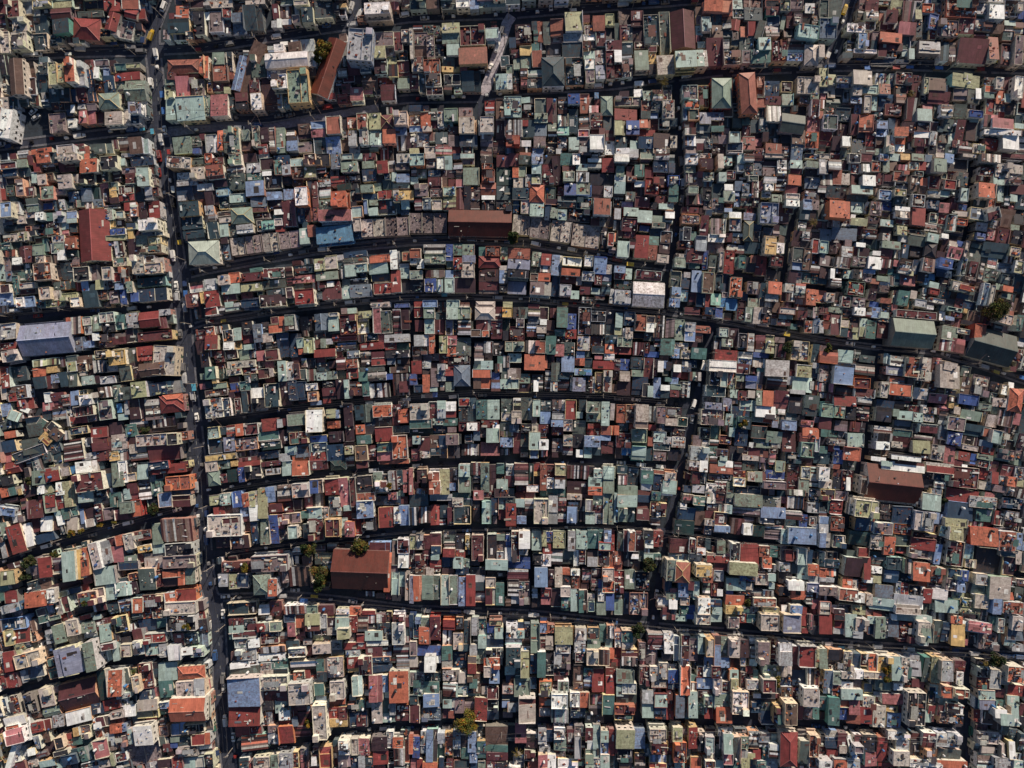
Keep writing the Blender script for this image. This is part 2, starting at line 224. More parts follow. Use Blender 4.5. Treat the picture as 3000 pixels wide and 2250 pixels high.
DATA = """
T 0 0
0 0 6 17 r;7 0 21 19 rf5/y;13 20 30 34 Cf4/y;12 34 29 53 Cp4/y;0 34 11 58 Cf3;35 0 56 8 lf3;44 8 54 18 k2;37 18 52 37 t2;57 0 79 9 y3;55 8 76 20 r^4;56 20 75 36 t5/m;37 37 53 54 t2;54 37 71 50 tp2;81 0 90 12 up2;92 0 112 9 k2;84 12 112 19 g3;78 19 107 42 Rh4@4;113 0 129 12 R3;112 12 130 34 R^4@16;132 0 150 10 o3;134 8 149 21 R^3@14;107 30 120 40 kp3;122 20 147 44 cf1@12
190 5 204 20 O4;181 20 204 35 t4;205 0 221 10 d4;209 12 221 37 kf5/w
0 60 9 80 k3;9 63 25 102 u^6/w;0 82 8 102 up2;8 104 20 118 tf2;52 67 62 92 yf6/y;62 68 70 90 y6/Y;69 63 80 88 Of7/w;80 67 92 93 lf5/l;41 60 51 80 t3;41 80 52 108 t2;53 95 64 110 t3;64 95 76 110 t3;76 97 83 110 n2;83 95 93 110 r3;93 76 102 108 n3;101 72 107 85 w4;112 73 119 82 b3;112 82 124 100 n3;103 85 111 98 d2;123 78 152 87 R3;124 69 136 76 m3;136 68 152 74 yf3;126 89 134 100 G2;135 86 157 108 G^4;106 100 128 117 Gh5/y;56 110 69 119 d2;84 112 92 118 l2;94 112 104 119 c3;85 119 94 134 p3;95 119 104 134 p2;105 121 112 134 r2;113 120 132 135 C4/w;133 118 139 134 C3;139 110 151 122 v6/w;141 124 151 134 nf4/w;77 113 80 122 w3
0 105 9 118 C3/w;0 117 15 150 w5/w@8;53 122 72 144 cf2/u;73 128 83 138 wf2
181 64 215 78 oh4;215 60 221 80 O4;181 78 190 86 r3;178 85 189 92 G3;190 83 205 106 p3/R;178 92 190 108 yp2;206 85 221 104 cp2;190 104 221 130 T4;179 106 190 130 T3;33 160 57 166 O4;62 156 80 166 C5/l;92 158 97 166 o3;98 155 121 166 g4/y;139 148 154 166 u4;155 150 161 166 T3;187 148 207 166 G3/G;208 160 216 166 B3
T 600 0
0 0 30 9 Cf4;4 12 20 35 cf3;0 13 5 22 w3;29 14 41 24 s3;30 24 46 38 s2;42 6 62 32 t3;44 0 65 5 C4;0 22 3 40 R2;73 5 80 20 r3;72 22 78 30 l3;78 20 83 30 w3;82 0 96 6 G2;96 0 112 6 Cf5/y;104 7 117 24 tf5/y;119 0 138 21 t3;132 14 141 20 G2;145 4 153 8 Y3;172 2 200 15 wf7/C;142 20 152 25 cp2;165 17 174 24 uf1;206 0 216 20 G3;216 8 221 30 t2
8 56 21 70 G3;9 70 25 88 o3;0 60 3 85 O3;2 68 8 100 up2;24 57 31 78 t2;30 60 45 98 b^3@14;38 48 60 102 u2@24;50 60 66 84 gf3;58 60 68 74 y2;65 55 111 73 E^5/w;112 56 120 72 l4/w;67 72 90 84 v3;89 75 113 112 Gf5/Y;72 80 89 96 wp6/w;115 58 122 70 T3;118 41 148 104 A^4@19;154 31 182 66 lf8/s@4;183 34 204 50 cf5/y;181 49 195 63 y5/y;204 34 214 55 rf4;212 32 221 46 Cp4;183 63 197 80 df4;208 66 221 82 r2;208 84 221 96 G2;208 96 221 106 T3
0 103 6 126 G3;6 101 25 126 p4;21 94 27 101 y3;26 105 32 120 t2;33 100 46 110 r3;33 109 47 118 kf4;48 86 59 100 rp3;49 100 62 119 wf5/w;62 92 80 118 d2;78 100 84 117 lp3;85 104 92 117 T2;149 81 162 89 rf1;170 80 186 96 u^3;148 91 158 104 r3;157 94 171 109 p4;172 96 186 111 y4;190 92 206 108 r3;143 101 158 112 R2
1 145 13 165 l3;13 140 20 163 O3;20 139 27 165 g4;27 137 38 165 Gp4;39 140 48 152 G3;39 152 50 163 d2;51 136 60 160 Cp3;60 138 69 153 d3;58 156 68 166 R3;69 137 77 165 us3;77 137 87 166 G3/G;88 146 100 163 b4;101 134 114 145 u3;115 131 130 139 b4;115 139 130 148 p4/y;100 145 115 150 d2;101 153 116 165 cf3;118 148 131 166 t3;131 125 147 145 o5/w;131 148 147 166 b3;147 120 162 138 d2;155 140 164 158 l4;164 122 176 140 of4/y;167 140 177 157 Cp4/w;177 122 190 140 yf4/y;178 141 191 157 T4;190 124 203 138 rh4/y;192 139 206 155 O4/p;204 120 219 135 Cf5/w;204 136 218 146 b3
T 1200 0
0 0 18 10 tf3;18 0 32 9 u3;34 0 50 10 g3;50 0 65 8 wf4/w;65 0 75 10 b3;75 0 88 9 T3;88 0 104 8 T3;87 8 110 12 r2;35 24 54 36 y5/y;35 36 54 47 G4;40 47 54 60 T4/w;54 28 82 50 rf4/y;82 30 96 42 T4;84 42 92 48 T2;5 35 20 50 cp2;6 50 18 61 u2;18 38 27 62 cp3;0 30 4 64 Cf5;27 48 37 60 k2;53 50 84 70 o5/Y;2 62 15 78 Cp4;15 64 33 80 of4/w;17 80 34 94 up4/w;18 94 36 103 df4/w;35 61 54 72 g3;35 72 54 78 Y3;37 80 55 92 kf3/w;37 92 46 108 t3;48 92 57 102 G2;56 77 77 98 t3/c;0 80 10 95 r2;10 80 17 100 t3
98 60 108 72 tf3;110 54 119 62 r3;119 50 132 60 Y4;114 26 132 47 dp3;134 33 139 48 m3;138 23 144 45 o3;144 24 152 47 g3;152 14 165 22 p4;152 21 166 38 o4;152 38 165 47 c2;168 12 187 34 y5/w;166 36 187 46 lf4;165 46 187 62 t3;189 27 200 38 cp3;188 37 200 44 w3;198 17 211 33 o4;211 15 221 28 yf4;201 32 212 49 r3;211 30 221 43 k2;212 44 221 54 r3;112 63 120 75 G3;120 61 131 74 G3;132 55 143 72 o4/w;104 70 112 80 Gf3;93 80 111 96 T4/y;112 75 118 98 t2;119 74 127 92 ps3;127 73 143 84 Ts3;127 84 143 95 t3;143 61 167 92 th5/w;168 64 188 92 tp2;188 55 200 64 T2;189 63 200 75 wf4;190 75 200 90 cf4/y;200 53 211 70 c2;201 70 211 86 v3;212 55 221 85 rf3
12 121 23 138 O3/G;14 136 24 142 C3;23 117 30 130 g3;30 120 37 138 Cp3;37 117 52 131 Gf4/G;53 116 68 126 cf2;53 126 70 144 Cf5/w;0 125 12 136 cp2;0 136 14 143 b2;28 142 41 156 t3;42 146 53 158 c3;41 137 52 145 d2;54 145 73 158 n3;76 126 91 143 Cf5/w;81 109 92 120 Rf4/w;82 116 91 122 w4;93 107 103 129 uf4/w;102 104 121 127 Tp4/c;103 130 122 147 ls4;93 130 103 150 d2;104 146 119 158 of4/R;121 112 135 128 dp2;135 107 147 122 g4;135 122 149 132 G4;148 107 159 131 r4;135 134 148 147 s3;122 130 135 148 t3;122 130 128 136 R3;160 105 170 123 ks3;160 123 171 137 Ts3;160 137 172 146 M3;171 101 184 112 Bf5/w;184 102 194 122 o3;172 118 182 142 t3;183 125 195 140 Ts3;194 122 208 132 os3;195 131 208 138 r3;207 104 219 124 Gh4;200 100 204 106 S3;200 108 207 115 r2;195 145 210 162 w5/w;182 140 194 148 pf3;133 160 145 166 b3;104 147 120 158 rf3;121 152 131 158 w3;134 147 147 160 cf3;160 148 170 160 s2;172 148 183 162 T3;0 160 10 166 y3;16 158 28 166 Cf3
T 1800 0
5 9 18 28 d2;18 12 31 28 r3;19 30 31 45 d2;31 16 48 50 tp2;48 14 60 58 g2;61 11 88 52 r^4;0 26 5 43 g2;0 44 8 54 r3;0 54 8 67 w4;8 46 20 58 t2;22 54 37 76 G4/w;37 56 45 69 Y2;37 70 46 80 k2;46 59 65 81 C4;66 54 89 73 T6/Y;89 53 101 72 T5/w;92 0 97 14 C4/C;97 0 127 12 O5/p@2;117 10 127 18 o3;94 18 104 34 Tf4/w;104 13 116 28 t3;99 42 117 70 r3;116 43 124 60 ts2;127 0 138 10 T3;140 0 160 22 t3;125 21 136 33 R^3/y@8;136 29 144 40 O3;144 24 152 38 R3;152 22 163 42 g4/w@15;126 42 135 50 t2@10;135 40 150 54 g2;163 0 178 8 kf4/p;164 8 178 16 r4/m;179 0 190 12 yp4;190 0 204 10 cf3;206 4 216 14 w3;165 18 178 28 n2;179 17 185 32 G3@10;186 18 194 30 r2;194 14 203 26 cp3;198 26 221 42 Tf5/T@8;156 40 169 54 T5/T;148 53 168 68 m4;118 55 137 70 ups3;138 54 148 68 cf3/w;170 44 186 66 rp3;186 42 206 57 us3;186 58 203 66 bp3;206 48 221 70 Ch4;8 65 20 83 cp3;0 70 8 84 rp2
22 88 31 92 w1;31 98 40 109 G3;41 97 52 109 ys4/w;29 109 39 120 o3;40 110 51 121 t3;29 120 39 128 g3;53 98 62 108 cp2;52 108 65 128 Cp4/y;0 105 28 115 cf2;0 118 25 130 R2;0 130 12 146 y4;13 130 27 145 B4;27 129 39 138 O3;38 121 47 128 b2;27 138 34 147 R2;42 144 60 160 d3;26 148 42 160 n3;17 152 25 162 T3;60 128 68 136 t2;60 146 68 160 Cp3;68 145 74 158 t2;73 92 90 108 cp3;75 108 92 118 Op3/T;74 112 78 130 b3;90 92 102 116 rp2;106 84 127 116 Gh5/R;136 78 154 122 oh7/O@-4;104 121 118 130 v3;92 121 104 134 v3;80 118 91 130 gf3;88 133 104 148 t2;128 122 138 138 g3;138 122 146 135 m3;148 120 156 130 ts2;105 136 118 142 m3;124 142 136 154 T4;112 146 122 155 c2;137 147 152 162 R3;76 138 88 146 Ws4;76 147 88 158 bs3;77 157 88 166 c3;89 155 96 162 r3;113 130 118 148 r2;2 160 16 166 w4;16 161 26 166 l3;28 160 42 166 G2;42 160 60 166 cs3;162 88 178 104 n3;180 88 192 100 dp3;163 104 180 113 r3;181 101 193 114 G3/T;164 114 180 132 Ws4/w;181 115 192 122 t2;180 122 206 144 g^5/c@8;197 83 221 102 Cf3;200 104 212 112 c2;212 98 221 107 G3;212 108 221 126 r3;192 140 206 156 u4;163 155 181 166 o3;150 160 162 166 r3;206 142 221 160 Op4/w
T 2400 0
0 0 10 20 gf3;10 0 24 18 g3;0 20 19 42 sf4;0 48 6 62 C5/w;50 0 64 12 r3;50 11 64 22 os4/y;77 0 91 14 y4/y;72 11 85 24 r4/w;66 24 74 32 r2;89 2 104 23 rs3;104 10 111 21 y3;111 4 124 14 Op3;115 0 124 4 b2;118 15 129 32 B4@8;105 21 111 40 t2;86 24 105 37 p4;65 35 90 46 O4/r;65 46 90 55 r3;57 34 65 44 cf3;42 35 52 53 bf4/w;30 25 50 35 wp4;37 53 62 58 wf3;52 36 57 52 d2;90 36 98 54 g2;136 0 169 20 op4;170 0 182 16 l4;183 4 200 21 w5;168 20 186 34 Cp3;151 19 168 36 r3;127 22 150 40 cp4;186 20 200 36 u2;200 0 215 18 up2;214 3 221 12 Cf4;215 11 221 20 B2;200 22 212 28 T2;212 24 221 30 r2;107 44 131 58 l4/c;131 46 140 66 ts3;140 46 147 66 ds3;150 42 182 68 r4@4;183 39 194 65 o4/w;195 48 207 70 r2;198 56 206 64 l2;198 34 210 44 g3;211 38 221 70 cf4/C;97 52 103 64 T3;57 64 95 70 n1;94 44 106 50 t2
0 73 9 94 y3;10 80 18 92 y3/C;9 92 17 106 C2;18 82 35 90 lp4;19 88 36 95 v3;18 95 26 104 k2;37 75 58 92 C5/C;37 92 46 103 C5;46 91 64 102 Tf4/y;62 74 74 80 T3;60 80 72 92 rs3;65 90 77 102 o4;82 78 100 92 rp3;100 82 110 104 r3@3;82 92 94 112 os3;75 80 82 95 n2;113 84 118 101 y4/y;118 84 137 98 u4;118 99 141 112 r3;142 80 175 95 y3/T;156 79 166 85 y3;145 96 160 108 c3;160 95 175 112 g2;169 95 175 107 w3;190 84 199 96 C4/w;178 84 190 92 u2;179 92 192 100 Of3;178 100 189 106 m3;179 106 190 124 R2;200 101 207 111 T3;210 82 221 106 wf5/w;201 112 212 124 k2;162 119 177 127 Bf4/w;146 112 160 126 g3;131 112 144 126 ws4;123 112 131 128 g2;106 117 122 131 T4/w;93 106 105 130 r3;71 112 89 125 rp3;64 102 80 120 n2;48 103 56 122 Cf4/Y;56 104 63 120 Tf3;34 105 46 112 b4;38 112 48 123 v2;18 117 34 124 t3;19 124 35 131 t3;4 124 20 140 gf4;20 135 34 148 d2;33 124 42 145 r4;42 124 58 142 O4/p;52 134 60 143 t2;62 130 74 139 b4;61 139 74 148 b3;74 128 88 140 n2;82 137 96 147 O5/w;82 147 93 156 Of3/y;89 132 104 143 d3;105 131 120 143 d3;103 142 119 149 w4;103 149 119 158 r3;119 142 128 156 l4/w;119 132 128 142 d2;134 129 148 142 g3;147 130 157 152 r3;159 130 173 152 d2;163 128 172 132 T2;178 124 192 138 ps4;187 127 210 140 p5/w;180 140 216 146 w5;198 144 216 162 w5/w;178 145 198 150 k2;178 150 198 162 R3;211 133 221 139 T3;138 140 146 156 T2;25 147 34 158 w4;35 150 50 166 t2;0 120 4 128 o3;0 108 6 118 os2;72 146 82 166 Cf4;82 156 92 164 w3;165 155 180 166 Cp3;143 152 158 160 r2;136 156 148 166 g2;150 158 165 166 rs3
T 0 450
0 0 10 8 k2;8 0 18 6 r2;30 2 36 12 r3;39 0 54 10 O4;36 10 43 20 R3;62 0 84 8 Cp6/C;85 0 92 6 G3;91 0 97 6 O3;97 0 104 5 G3;86 5 105 21 O5/w;108 2 128 18 kf5/y;129 5 135 13 T3;131 0 146 3 lf3;141 3 166 13 n3/l;0 9 18 17 rf4/w;18 6 29 15 G4/G;3 17 18 25 nf3/w;21 16 33 25 t2;34 20 40 32 T3;40 22 50 34 Cf4;48 21 58 30 up3;62 22 78 38 Cf5/w;78 22 88 33 Cs4;88 22 102 34 kf4/y;110 17 118 31 gp3;122 20 131 31 d2;132 15 147 22 cf3;135 21 147 33 r3;148 15 161 35 T5/w;156 36 165 50 l4/w;147 35 156 52 t2;120 31 128 40 G3;128 34 145 44 rp3;128 42 145 51 R3;110 38 118 52 d2;118 36 126 48 Yf3;7 34 16 46 gp3;16 27 26 46 cf4;27 36 38 46 r3;0 38 6 50 R3;39 37 44 50 N2;44 35 58 50 G5/p;59 37 72 45 Cf3;28 48 42 56 g3;29 55 43 63 G3;47 53 58 61 B3;58 50 71 62 ts3;74 41 88 52 n3;88 37 99 52 s3;99 37 109 50 N2;83 50 92 58 G3;92 50 100 60 cp3;0 52 12 69 b6/y;12 52 22 66 Cf3;47 64 57 73 m3;57 63 71 75 lf3;72 62 83 70 b3;72 70 83 75 T3;38 63 47 72 w5;28 60 38 70 Cp3;18 66 28 76 Cf3
83 60 118 116 R^5@-3;113 60 122 72 Cp4;125 62 134 70 Tf4/y;134 53 140 62 R3;140 52 148 68 wp3;112 55 130 60 cs2;112 73 125 80 Yf3;119 81 136 88 B4;115 88 136 94 y4;117 95 126 115 n2;124 95 134 114 ls4;116 96 124 100 Cp3;138 80 144 92 Y3;144 82 153 90 d2;138 92 152 110 d3;147 88 159 100 G4/w;160 90 174 98 yp4;153 84 168 90 sf3;168 84 177 89 sf3;137 75 147 82 n3;149 70 170 83 wf6/w;160 51 173 70 R4/w;150 53 159 70 d2;153 98 175 108 up4/y;142 109 156 130 Cf5/w;157 110 167 118 uf4;156 118 175 130 Cp5/w;167 112 178 128 Cf4;148 133 179 144 tf3/T;148 145 180 160 n3;0 68 14 78 s2;4 86 20 96 Cp3;20 84 30 94 yp4;0 76 28 84 t2;0 84 5 95 d2;35 76 50 90 kp2;50 72 65 90 dp3;70 90 82 103 of4/o;66 74 75 82 T2;76 76 83 85 t2;0 96 12 104 m3;0 103 14 112 r2;12 96 22 103 N2;6 104 17 112 os3;20 100 36 118 r^3;35 98 48 110 G4/G;46 92 52 106 m3;48 95 55 108 R2;55 96 70 108 Gf3;56 88 70 96 lp3;62 104 70 115 w3;70 105 85 114 N2;78 112 86 120 c2;13 112 24 120 w3;38 108 48 118 Cp4;48 110 56 120 uf3;36 118 56 137 op5/C;14 126 28 138 m2;56 122 66 134 k2;66 118 80 136 t2;79 122 97 138 kf5/w;97 120 106 137 c3;110 122 121 137 Cf5/w;121 128 131 139 Rf4/w;122 112 138 122 Cp4/y;130 122 140 140 op4;103 136 112 147 y4/w;88 137 96 150 b3;97 140 104 150 t3;0 141 11 151 df4/w;21 139 38 146 Cf4;21 146 38 152 r3;14 132 21 152 m3;58 138 75 147 g3;42 144 55 158 Cf5/w;54 148 66 160 C3;40 137 56 143 N2;67 150 84 160 yf4/y;76 155 87 166 wf5/w;17 155 26 166 wf4/w;26 154 38 166 bf3;0 150 14 164 b3;40 157 50 166 m3;50 158 70 166 yp3;90 148 106 166 t4;106 148 116 158 up3;124 140 133 147 b4;130 147 137 163 B3;118 148 128 162 cp3;136 138 144 150 G4/C;141 150 150 160 B4;112 160 120 166 k2;77 118 86 122 up2;107 115 130 120 k1
180 3 206 16 Cp5/Y@4;207 5 221 12 gf4;191 20 206 30 wp3/n;206 14 221 28 Cf5/C;191 28 213 35 l3;191 35 221 50 n2;192 45 201 51 l3;213 33 221 40 w3;193 51 215 68 tf5/Y;196 67 219 82 tf4/y;198 82 221 95 t3;203 94 236 119 Lh5/w@-3;196 98 204 106 l3;205 138 221 150 ps3;201 151 216 166 r3;216 149 221 162 Yf4
T 600 450
0 0 8 10 Op4;6 4 20 12 rp4;1 12 20 27 o5/w@-6;26 0 40 13 Gf4;41 0 56 9 d2;57 0 70 5 C2;60 5 74 18 d2;75 2 92 12 n3;75 7 84 23 m4;83 12 93 23 l4/p;92 5 106 14 Tf4/w;107 0 120 13 df5/w;94 16 107 27 up4/w;107 13 120 26 y4/y;120 0 135 14 kf4/Y;136 0 147 17 s3;147 8 165 20 G4/w;148 0 160 7 Tf4;161 0 170 6 T3;171 0 185 7 r3;170 8 183 16 G3;186 8 198 21 R4/y;207 0 221 10 Cf4/w;206 11 221 18 cf3;45 10 60 21 l3;24 13 42 21 ls3;26 22 44 38 g3@-3;46 21 63 29 m3;10 26 24 36 d3;0 32 9 40 l3;0 40 14 55 d3;12 38 26 46 Tf4/S;15 46 26 60 tp2;44 29 64 46 b4;27 43 44 53 T3;27 54 50 60 t2;28 58 51 75 Gh4/y@-4;50 47 67 63 s3@-5;65 25 84 38 k2;67 41 83 50 b3;62 19 72 24 w3;68 50 84 60 d2;85 38 96 50 b2;84 52 98 78 r3@-3;97 36 111 56 wf6/O;111 30 117 56 k3;116 30 123 72 r3;100 58 108 75 n2;107 58 114 74 r2;114 58 123 73 o3;88 42 97 52 p2;124 28 136 36 l3;136 24 152 35 R3/w;122 20 136 28 kp2;124 50 138 60 G3;136 40 153 58 Of6/o;143 33 152 40 N3;123 60 158 73 p5/w@-3;153 24 168 32 k2;157 38 170 52 tp2;159 57 171 69 T3;168 33 182 42 Gf4;170 17 185 30 n2;170 43 187 50 n3;178 50 187 56 G3;177 58 187 67 T3;172 50 176 65 b3;187 40 202 50 R3;188 51 196 60 R2;187 60 207 66 k2;202 20 207 30 T3;207 22 221 31 b4;203 32 221 38 T2;206 40 221 50 Y5/C;203 39 210 52 Cp5;212 50 221 60 T3;196 50 211 65 t2;192 28 204 38 t2
14 62 30 68 up3;0 56 10 66 l3;15 68 31 75 Cf3;3 74 15 92 t4/w;16 75 26 90 T3;26 76 34 90 g2;34 76 52 86 l4/C;61 72 75 82 Mp3;75 60 85 66 w3;52 64 70 70 dp2;56 72 62 84 kp3;75 70 84 78 Cf3;74 66 85 70 G2
20 98 28 115 sp2;28 90 44 110 CpX@-8;44 88 62 108 cpX@-8;62 85 80 106 CpX@-8;80 83 104 103 cpX@-8;102 80 113 98 T3@-6;111 77 120 90 o3@-5;114 90 122 100 k2;120 77 160 97 D4/S@-6;160 70 169 84 Cf4/w;160 84 170 92 n2;169 70 195 90 CpX@-3;195 68 221 89 cpX@-3
0 135 13 148 l3@-6;14 131 26 142 Cf5/C@-6;26 128 38 140 Of4/C@-6;39 128 62 138 rf4/O@-6;49 123 62 128 m3;18 140 38 152 T4@-6;39 139 62 149 y4@-6;63 123 86 135 rp3@-4;63 136 88 146 g3;66 146 88 154 t3;0 148 16 166 R4/w;20 151 34 160 r3;22 160 31 166 T3;31 161 38 166 l3;39 157 60 166 nf4/l@-5;60 152 87 166 d4/y@-5;87 122 96 144 rs3;97 120 118 130 tp3;95 131 119 140 p3@-4;97 146 118 163 Rf6/w@-5;118 113 130 127 y4;129 111 143 125 Cf4/y;120 127 144 137 G4;124 138 146 146 rp3;127 145 148 158 r4/w;132 138 139 144 w4;148 135 157 157 T3;150 112 175 120 g3;151 120 163 133 T4/w;163 119 176 128 T4/y;157 135 176 141 k2;157 141 180 155 s3;178 110 200 118 O4/p;177 118 198 130 T4/T;200 104 208 125 w4/l;213 106 221 116 of4;210 117 221 124 ws3;182 139 204 152 Rf4/C;201 126 212 150 R4/w;211 124 221 135 T3;212 136 221 150 k2;180 130 200 138 n2;205 162 221 166 B2;179 160 200 166 Cp3;150 105 175 112 n2
T 1200 450
0 0 16 13 Tf5/O;17 0 28 5 C4;18 5 30 15 c3;29 3 38 17 wf4;36 3 46 18 T3/w;47 0 56 6 n2;55 0 70 5 T3;47 10 57 17 ls3;57 5 70 12 cf2;58 15 75 34 G4/y;20 18 33 25 n3;34 18 50 26 d2;20 26 35 38 r3;42 28 49 36 r2;78 11 90 17 op4;78 17 92 32 op3;77 31 93 45 o^3;94 2 107 14 r3;107 0 118 13 r3;118 2 132 11 g3;119 0 131 2 o3;132 0 144 11 b4/w;144 2 154 18 k2;111 15 118 26 Of3;118 14 126 25 G2;132 12 142 22 T4;132 22 142 33 y4/w;125 22 133 36 l3;143 11 156 34 rp3@-3;154 3 164 33 d3@-6;165 14 178 20 r3;163 0 176 12 m3;166 19 178 30 G4;176 0 184 12 w4;180 11 192 19 T3;192 5 207 16 ws3;208 5 221 20 R3;180 20 194 31 ls4;180 31 195 45 G4/b;195 22 220 34 k2;94 16 112 34 N2;112 26 124 38 Cf3;94 35 110 50 t2;95 37 102 39 w2;111 37 130 50 t3;130 34 145 52 Oh4;146 36 158 50 gf3;160 36 167 46 r2;167 32 180 45 B4;160 46 180 58 t3^;146 49 160 55 d3;197 35 210 48 d2;210 35 219 47 l3;199 48 217 66 o5/w;180 48 197 60 tp2;93 50 111 63 kp4/w;112 50 118 64 n2;120 50 130 65 Cf3;130 52 145 68 T4/w;146 55 153 72 n3;152 58 160 70 G3;36 36 50 46 Tp4;36 47 50 61 ys4/y;50 38 59 60 r^3;59 36 66 60 k3;66 36 76 60 d3;66 46 74 52 rp3;78 46 92 49 w4;78 50 92 61 kp3;5 33 20 46 cf4/w;22 38 36 47 cp3;0 40 4 50 Y4/y;14 48 23 60 s3;24 50 35 61 Cf3;5 49 13 61 rs3;160 60 170 72 Tp3;170 60 195 74 kp2
0 64 40 86 cpX@0;42 60 110 89 A^5@1;111 66 130 88 CpX@5;130 68 152 92 cpX@6;152 72 175 96 CpX@7;175 76 206 102 CpX@7;206 80 213 104 k2;214 85 221 100 Rf4
0 103 12 113 of5/w;15 98 39 108 gs3;16 109 39 119 Gf4/w;16 120 38 125 k1;39 98 47 116 B4;47 97 57 110 m3;57 98 70 110 G3/v;57 110 71 118 v4;40 116 47 124 Gf3;47 112 57 125 Rp4;57 117 70 126 Cf4;56 126 70 134 Cp5/w;47 126 56 134 cp2;39 126 47 135 b3;17 126 38 134 rs3;16 135 29 149 B4;29 136 38 150 Ts4;38 134 48 150 T4/w;49 135 71 150 d3;0 126 14 136 Gf4/w;0 137 15 150 k2;0 105 8 120 wp4;75 101 82 112 m3;82 100 98 111 op4;98 101 106 115 yp4;106 102 130 114 o4;75 111 98 123 Rh4/w;106 114 130 125 v4;97 121 106 126 C4;97 126 106 140 b4;75 125 96 138 d3;75 138 96 151 r3;97 141 106 149 kf4/w;106 125 129 134 kf5/w;106 138 126 152 v2;132 106 142 122 G3;142 108 153 121 R4;153 109 165 132 b4/w;165 112 186 122 w5;164 124 184 132 O5/w;130 121 141 129 g2;141 121 152 129 ys3;130 129 139 138 uf4;139 129 152 138 O4;130 138 153 153 c4/w;153 132 162 154 n2;162 133 180 140 r2;162 141 175 154 lf4/w;174 148 183 157 T3;189 110 198 122 w5/C;199 112 213 130 b4/B;186 127 200 138 lp4;209 120 218 130 C3;208 130 218 138 v2;184 144 195 152 r3;196 145 206 152 T2;186 155 200 162 ks3;216 146 221 162 l3
5 160 14 166 R3;14 158 30 166 bf4;40 158 54 166 Tf4/w;72 160 92 166 Ch3;101 160 111 166 y4/y;128 164 140 166 r2
T 1800 450
0 0 16 9 w5;16 0 26 4 l4;28 0 42 6 G3;44 0 59 7 ls4;60 0 73 10 g2;77 0 90 12 w4/l;92 5 107 17 df5/O;92 0 105 5 Cp3;112 0 118 16 C4/y;117 3 127 13 T3;133 0 141 11 T3;140 0 151 8 ws5;150 0 162 8 rs3;162 0 183 5 Cf3;2 13 11 25 Gf4/w;13 14 22 25 r2;22 12 32 25 m3;42 9 58 20 n3;61 11 74 20 Cf4/y;33 18 42 27 r2;0 23 12 43 T3;14 24 24 30 Cp4;22 30 33 36 w3;22 36 33 46 cs2;33 26 48 44 Rp5/p;58 24 70 34 n4/B;59 33 69 52 m4;77 20 90 34 cp3;96 20 107 30 G4/s;113 20 121 30 T4/l;121 18 131 28 rp3;132 12 140 20 lf3;141 12 150 24 cp3;160 15 174 24 c3;161 25 175 32 ls4;163 32 172 40 w5;176 14 186 24 ws3;190 7 203 16 T4;190 16 203 22 r3;187 23 202 34 O4;160 8 176 14 d2;176 7 186 14 l3;205 0 221 6 n2;207 8 221 15 G4;206 16 221 26 k2;206 26 221 38 s2;80 35 91 43 Gf5/w;95 36 105 50 kp3;106 33 118 48 t2;118 40 130 52 G4;119 33 128 40 w3;130 30 138 40 s3;138 32 146 42 s3;148 30 156 48 rs3;130 40 135 46 b2;159 40 169 48 lp3;170 44 181 52 G4;185 49 200 57 w5;185 43 200 49 Cf4;205 40 221 50 cp2;204 49 214 61 b3;200 61 218 72 t3;8 52 20 58 v2;22 47 38 58 r3;44 46 56 54 r2;48 54 57 60 T3;10 58 26 68 T4/R;25 61 41 75 T4/R;0 59 7 71 l3;8 70 25 84 r3;41 67 55 74 G3;41 74 55 80 gf3;55 62 65 70 w4;27 78 38 84 B2;10 84 22 91 r2;0 86 4 96 Os3;3 94 16 112 T4;22 88 37 113 R4/y;36 89 48 99 m3;35 99 46 115 o4;48 97 60 108 d3;46 109 59 118 C4;50 84 62 96 u2;73 58 91 64 r2;73 66 92 76 cp4;93 67 102 88 r4/y;104 70 120 88 cs4;124 70 137 84 lp3;140 73 150 94 gh4/y;150 76 159 84 n2;150 84 160 95 k3;157 53 177 76 vf5/y;177 54 184 66 r2;177 64 188 76 d2;74 79 83 94 kf4;83 84 89 94 m2;88 89 100 105 l5;101 87 119 96 wf4;119 86 127 95 r3;162 90 175 109 Y6/w;175 96 184 108 wp3;140 96 155 108 t2;160 80 172 88 n2;178 78 186 88 g2;139 64 153 72 v3;124 63 137 70 w4;119 59 127 63 b3;121 98 140 108 rs2
69 94 84 103 rp3;66 108 78 112 Cf3;65 112 77 123 G4;78 103 96 118 r4/w;96 105 100 125 B3;81 118 92 124 m2;102 110 110 128 g3;113 106 118 128 Cf4/w;118 105 130 130 Rf4;129 112 133 122 m2;134 110 142 124 mf3;141 112 153 128 k2;152 110 164 132 R2;147 110 153 118 o3;169 110 182 122 rp4;184 106 190 116 S3;192 101 206 118 gf4;203 102 213 126 uf4;192 117 203 126 b3;186 108 191 116 n2;188 127 203 140 d3;203 128 212 140 m2;164 126 180 138 k1;213 92 221 108 Rf4/w;203 84 211 94 l3
0 121 12 129 b4;0 129 12 136 R3;12 124 19 136 T3;0 137 18 146 N2;0 147 18 163 lp4;23 126 51 137 r4;20 138 54 166 E^5@3;61 127 72 144 g3;62 144 72 156 b4;59 156 71 166 bp4;72 130 82 146 n2;75 128 82 134 l2;83 126 94 150 b3;95 128 108 151 uf5/y;108 130 117 148 tf3;124 133 138 156 Op3;104 151 115 164 M4;98 151 104 166 R3;88 151 100 166 nf3;114 156 120 166 S2;80 150 90 164 rs2;115 130 124 150 n2;143 138 156 152 cp3;157 140 163 158 t3;166 138 181 152 O5/C;163 152 177 160 l4;144 156 156 166 G3;184 140 194 150 Cf3;186 148 195 160 bs3;195 140 206 156 os4;207 146 218 164 O4;206 142 212 147 b2;163 118 170 126 k1
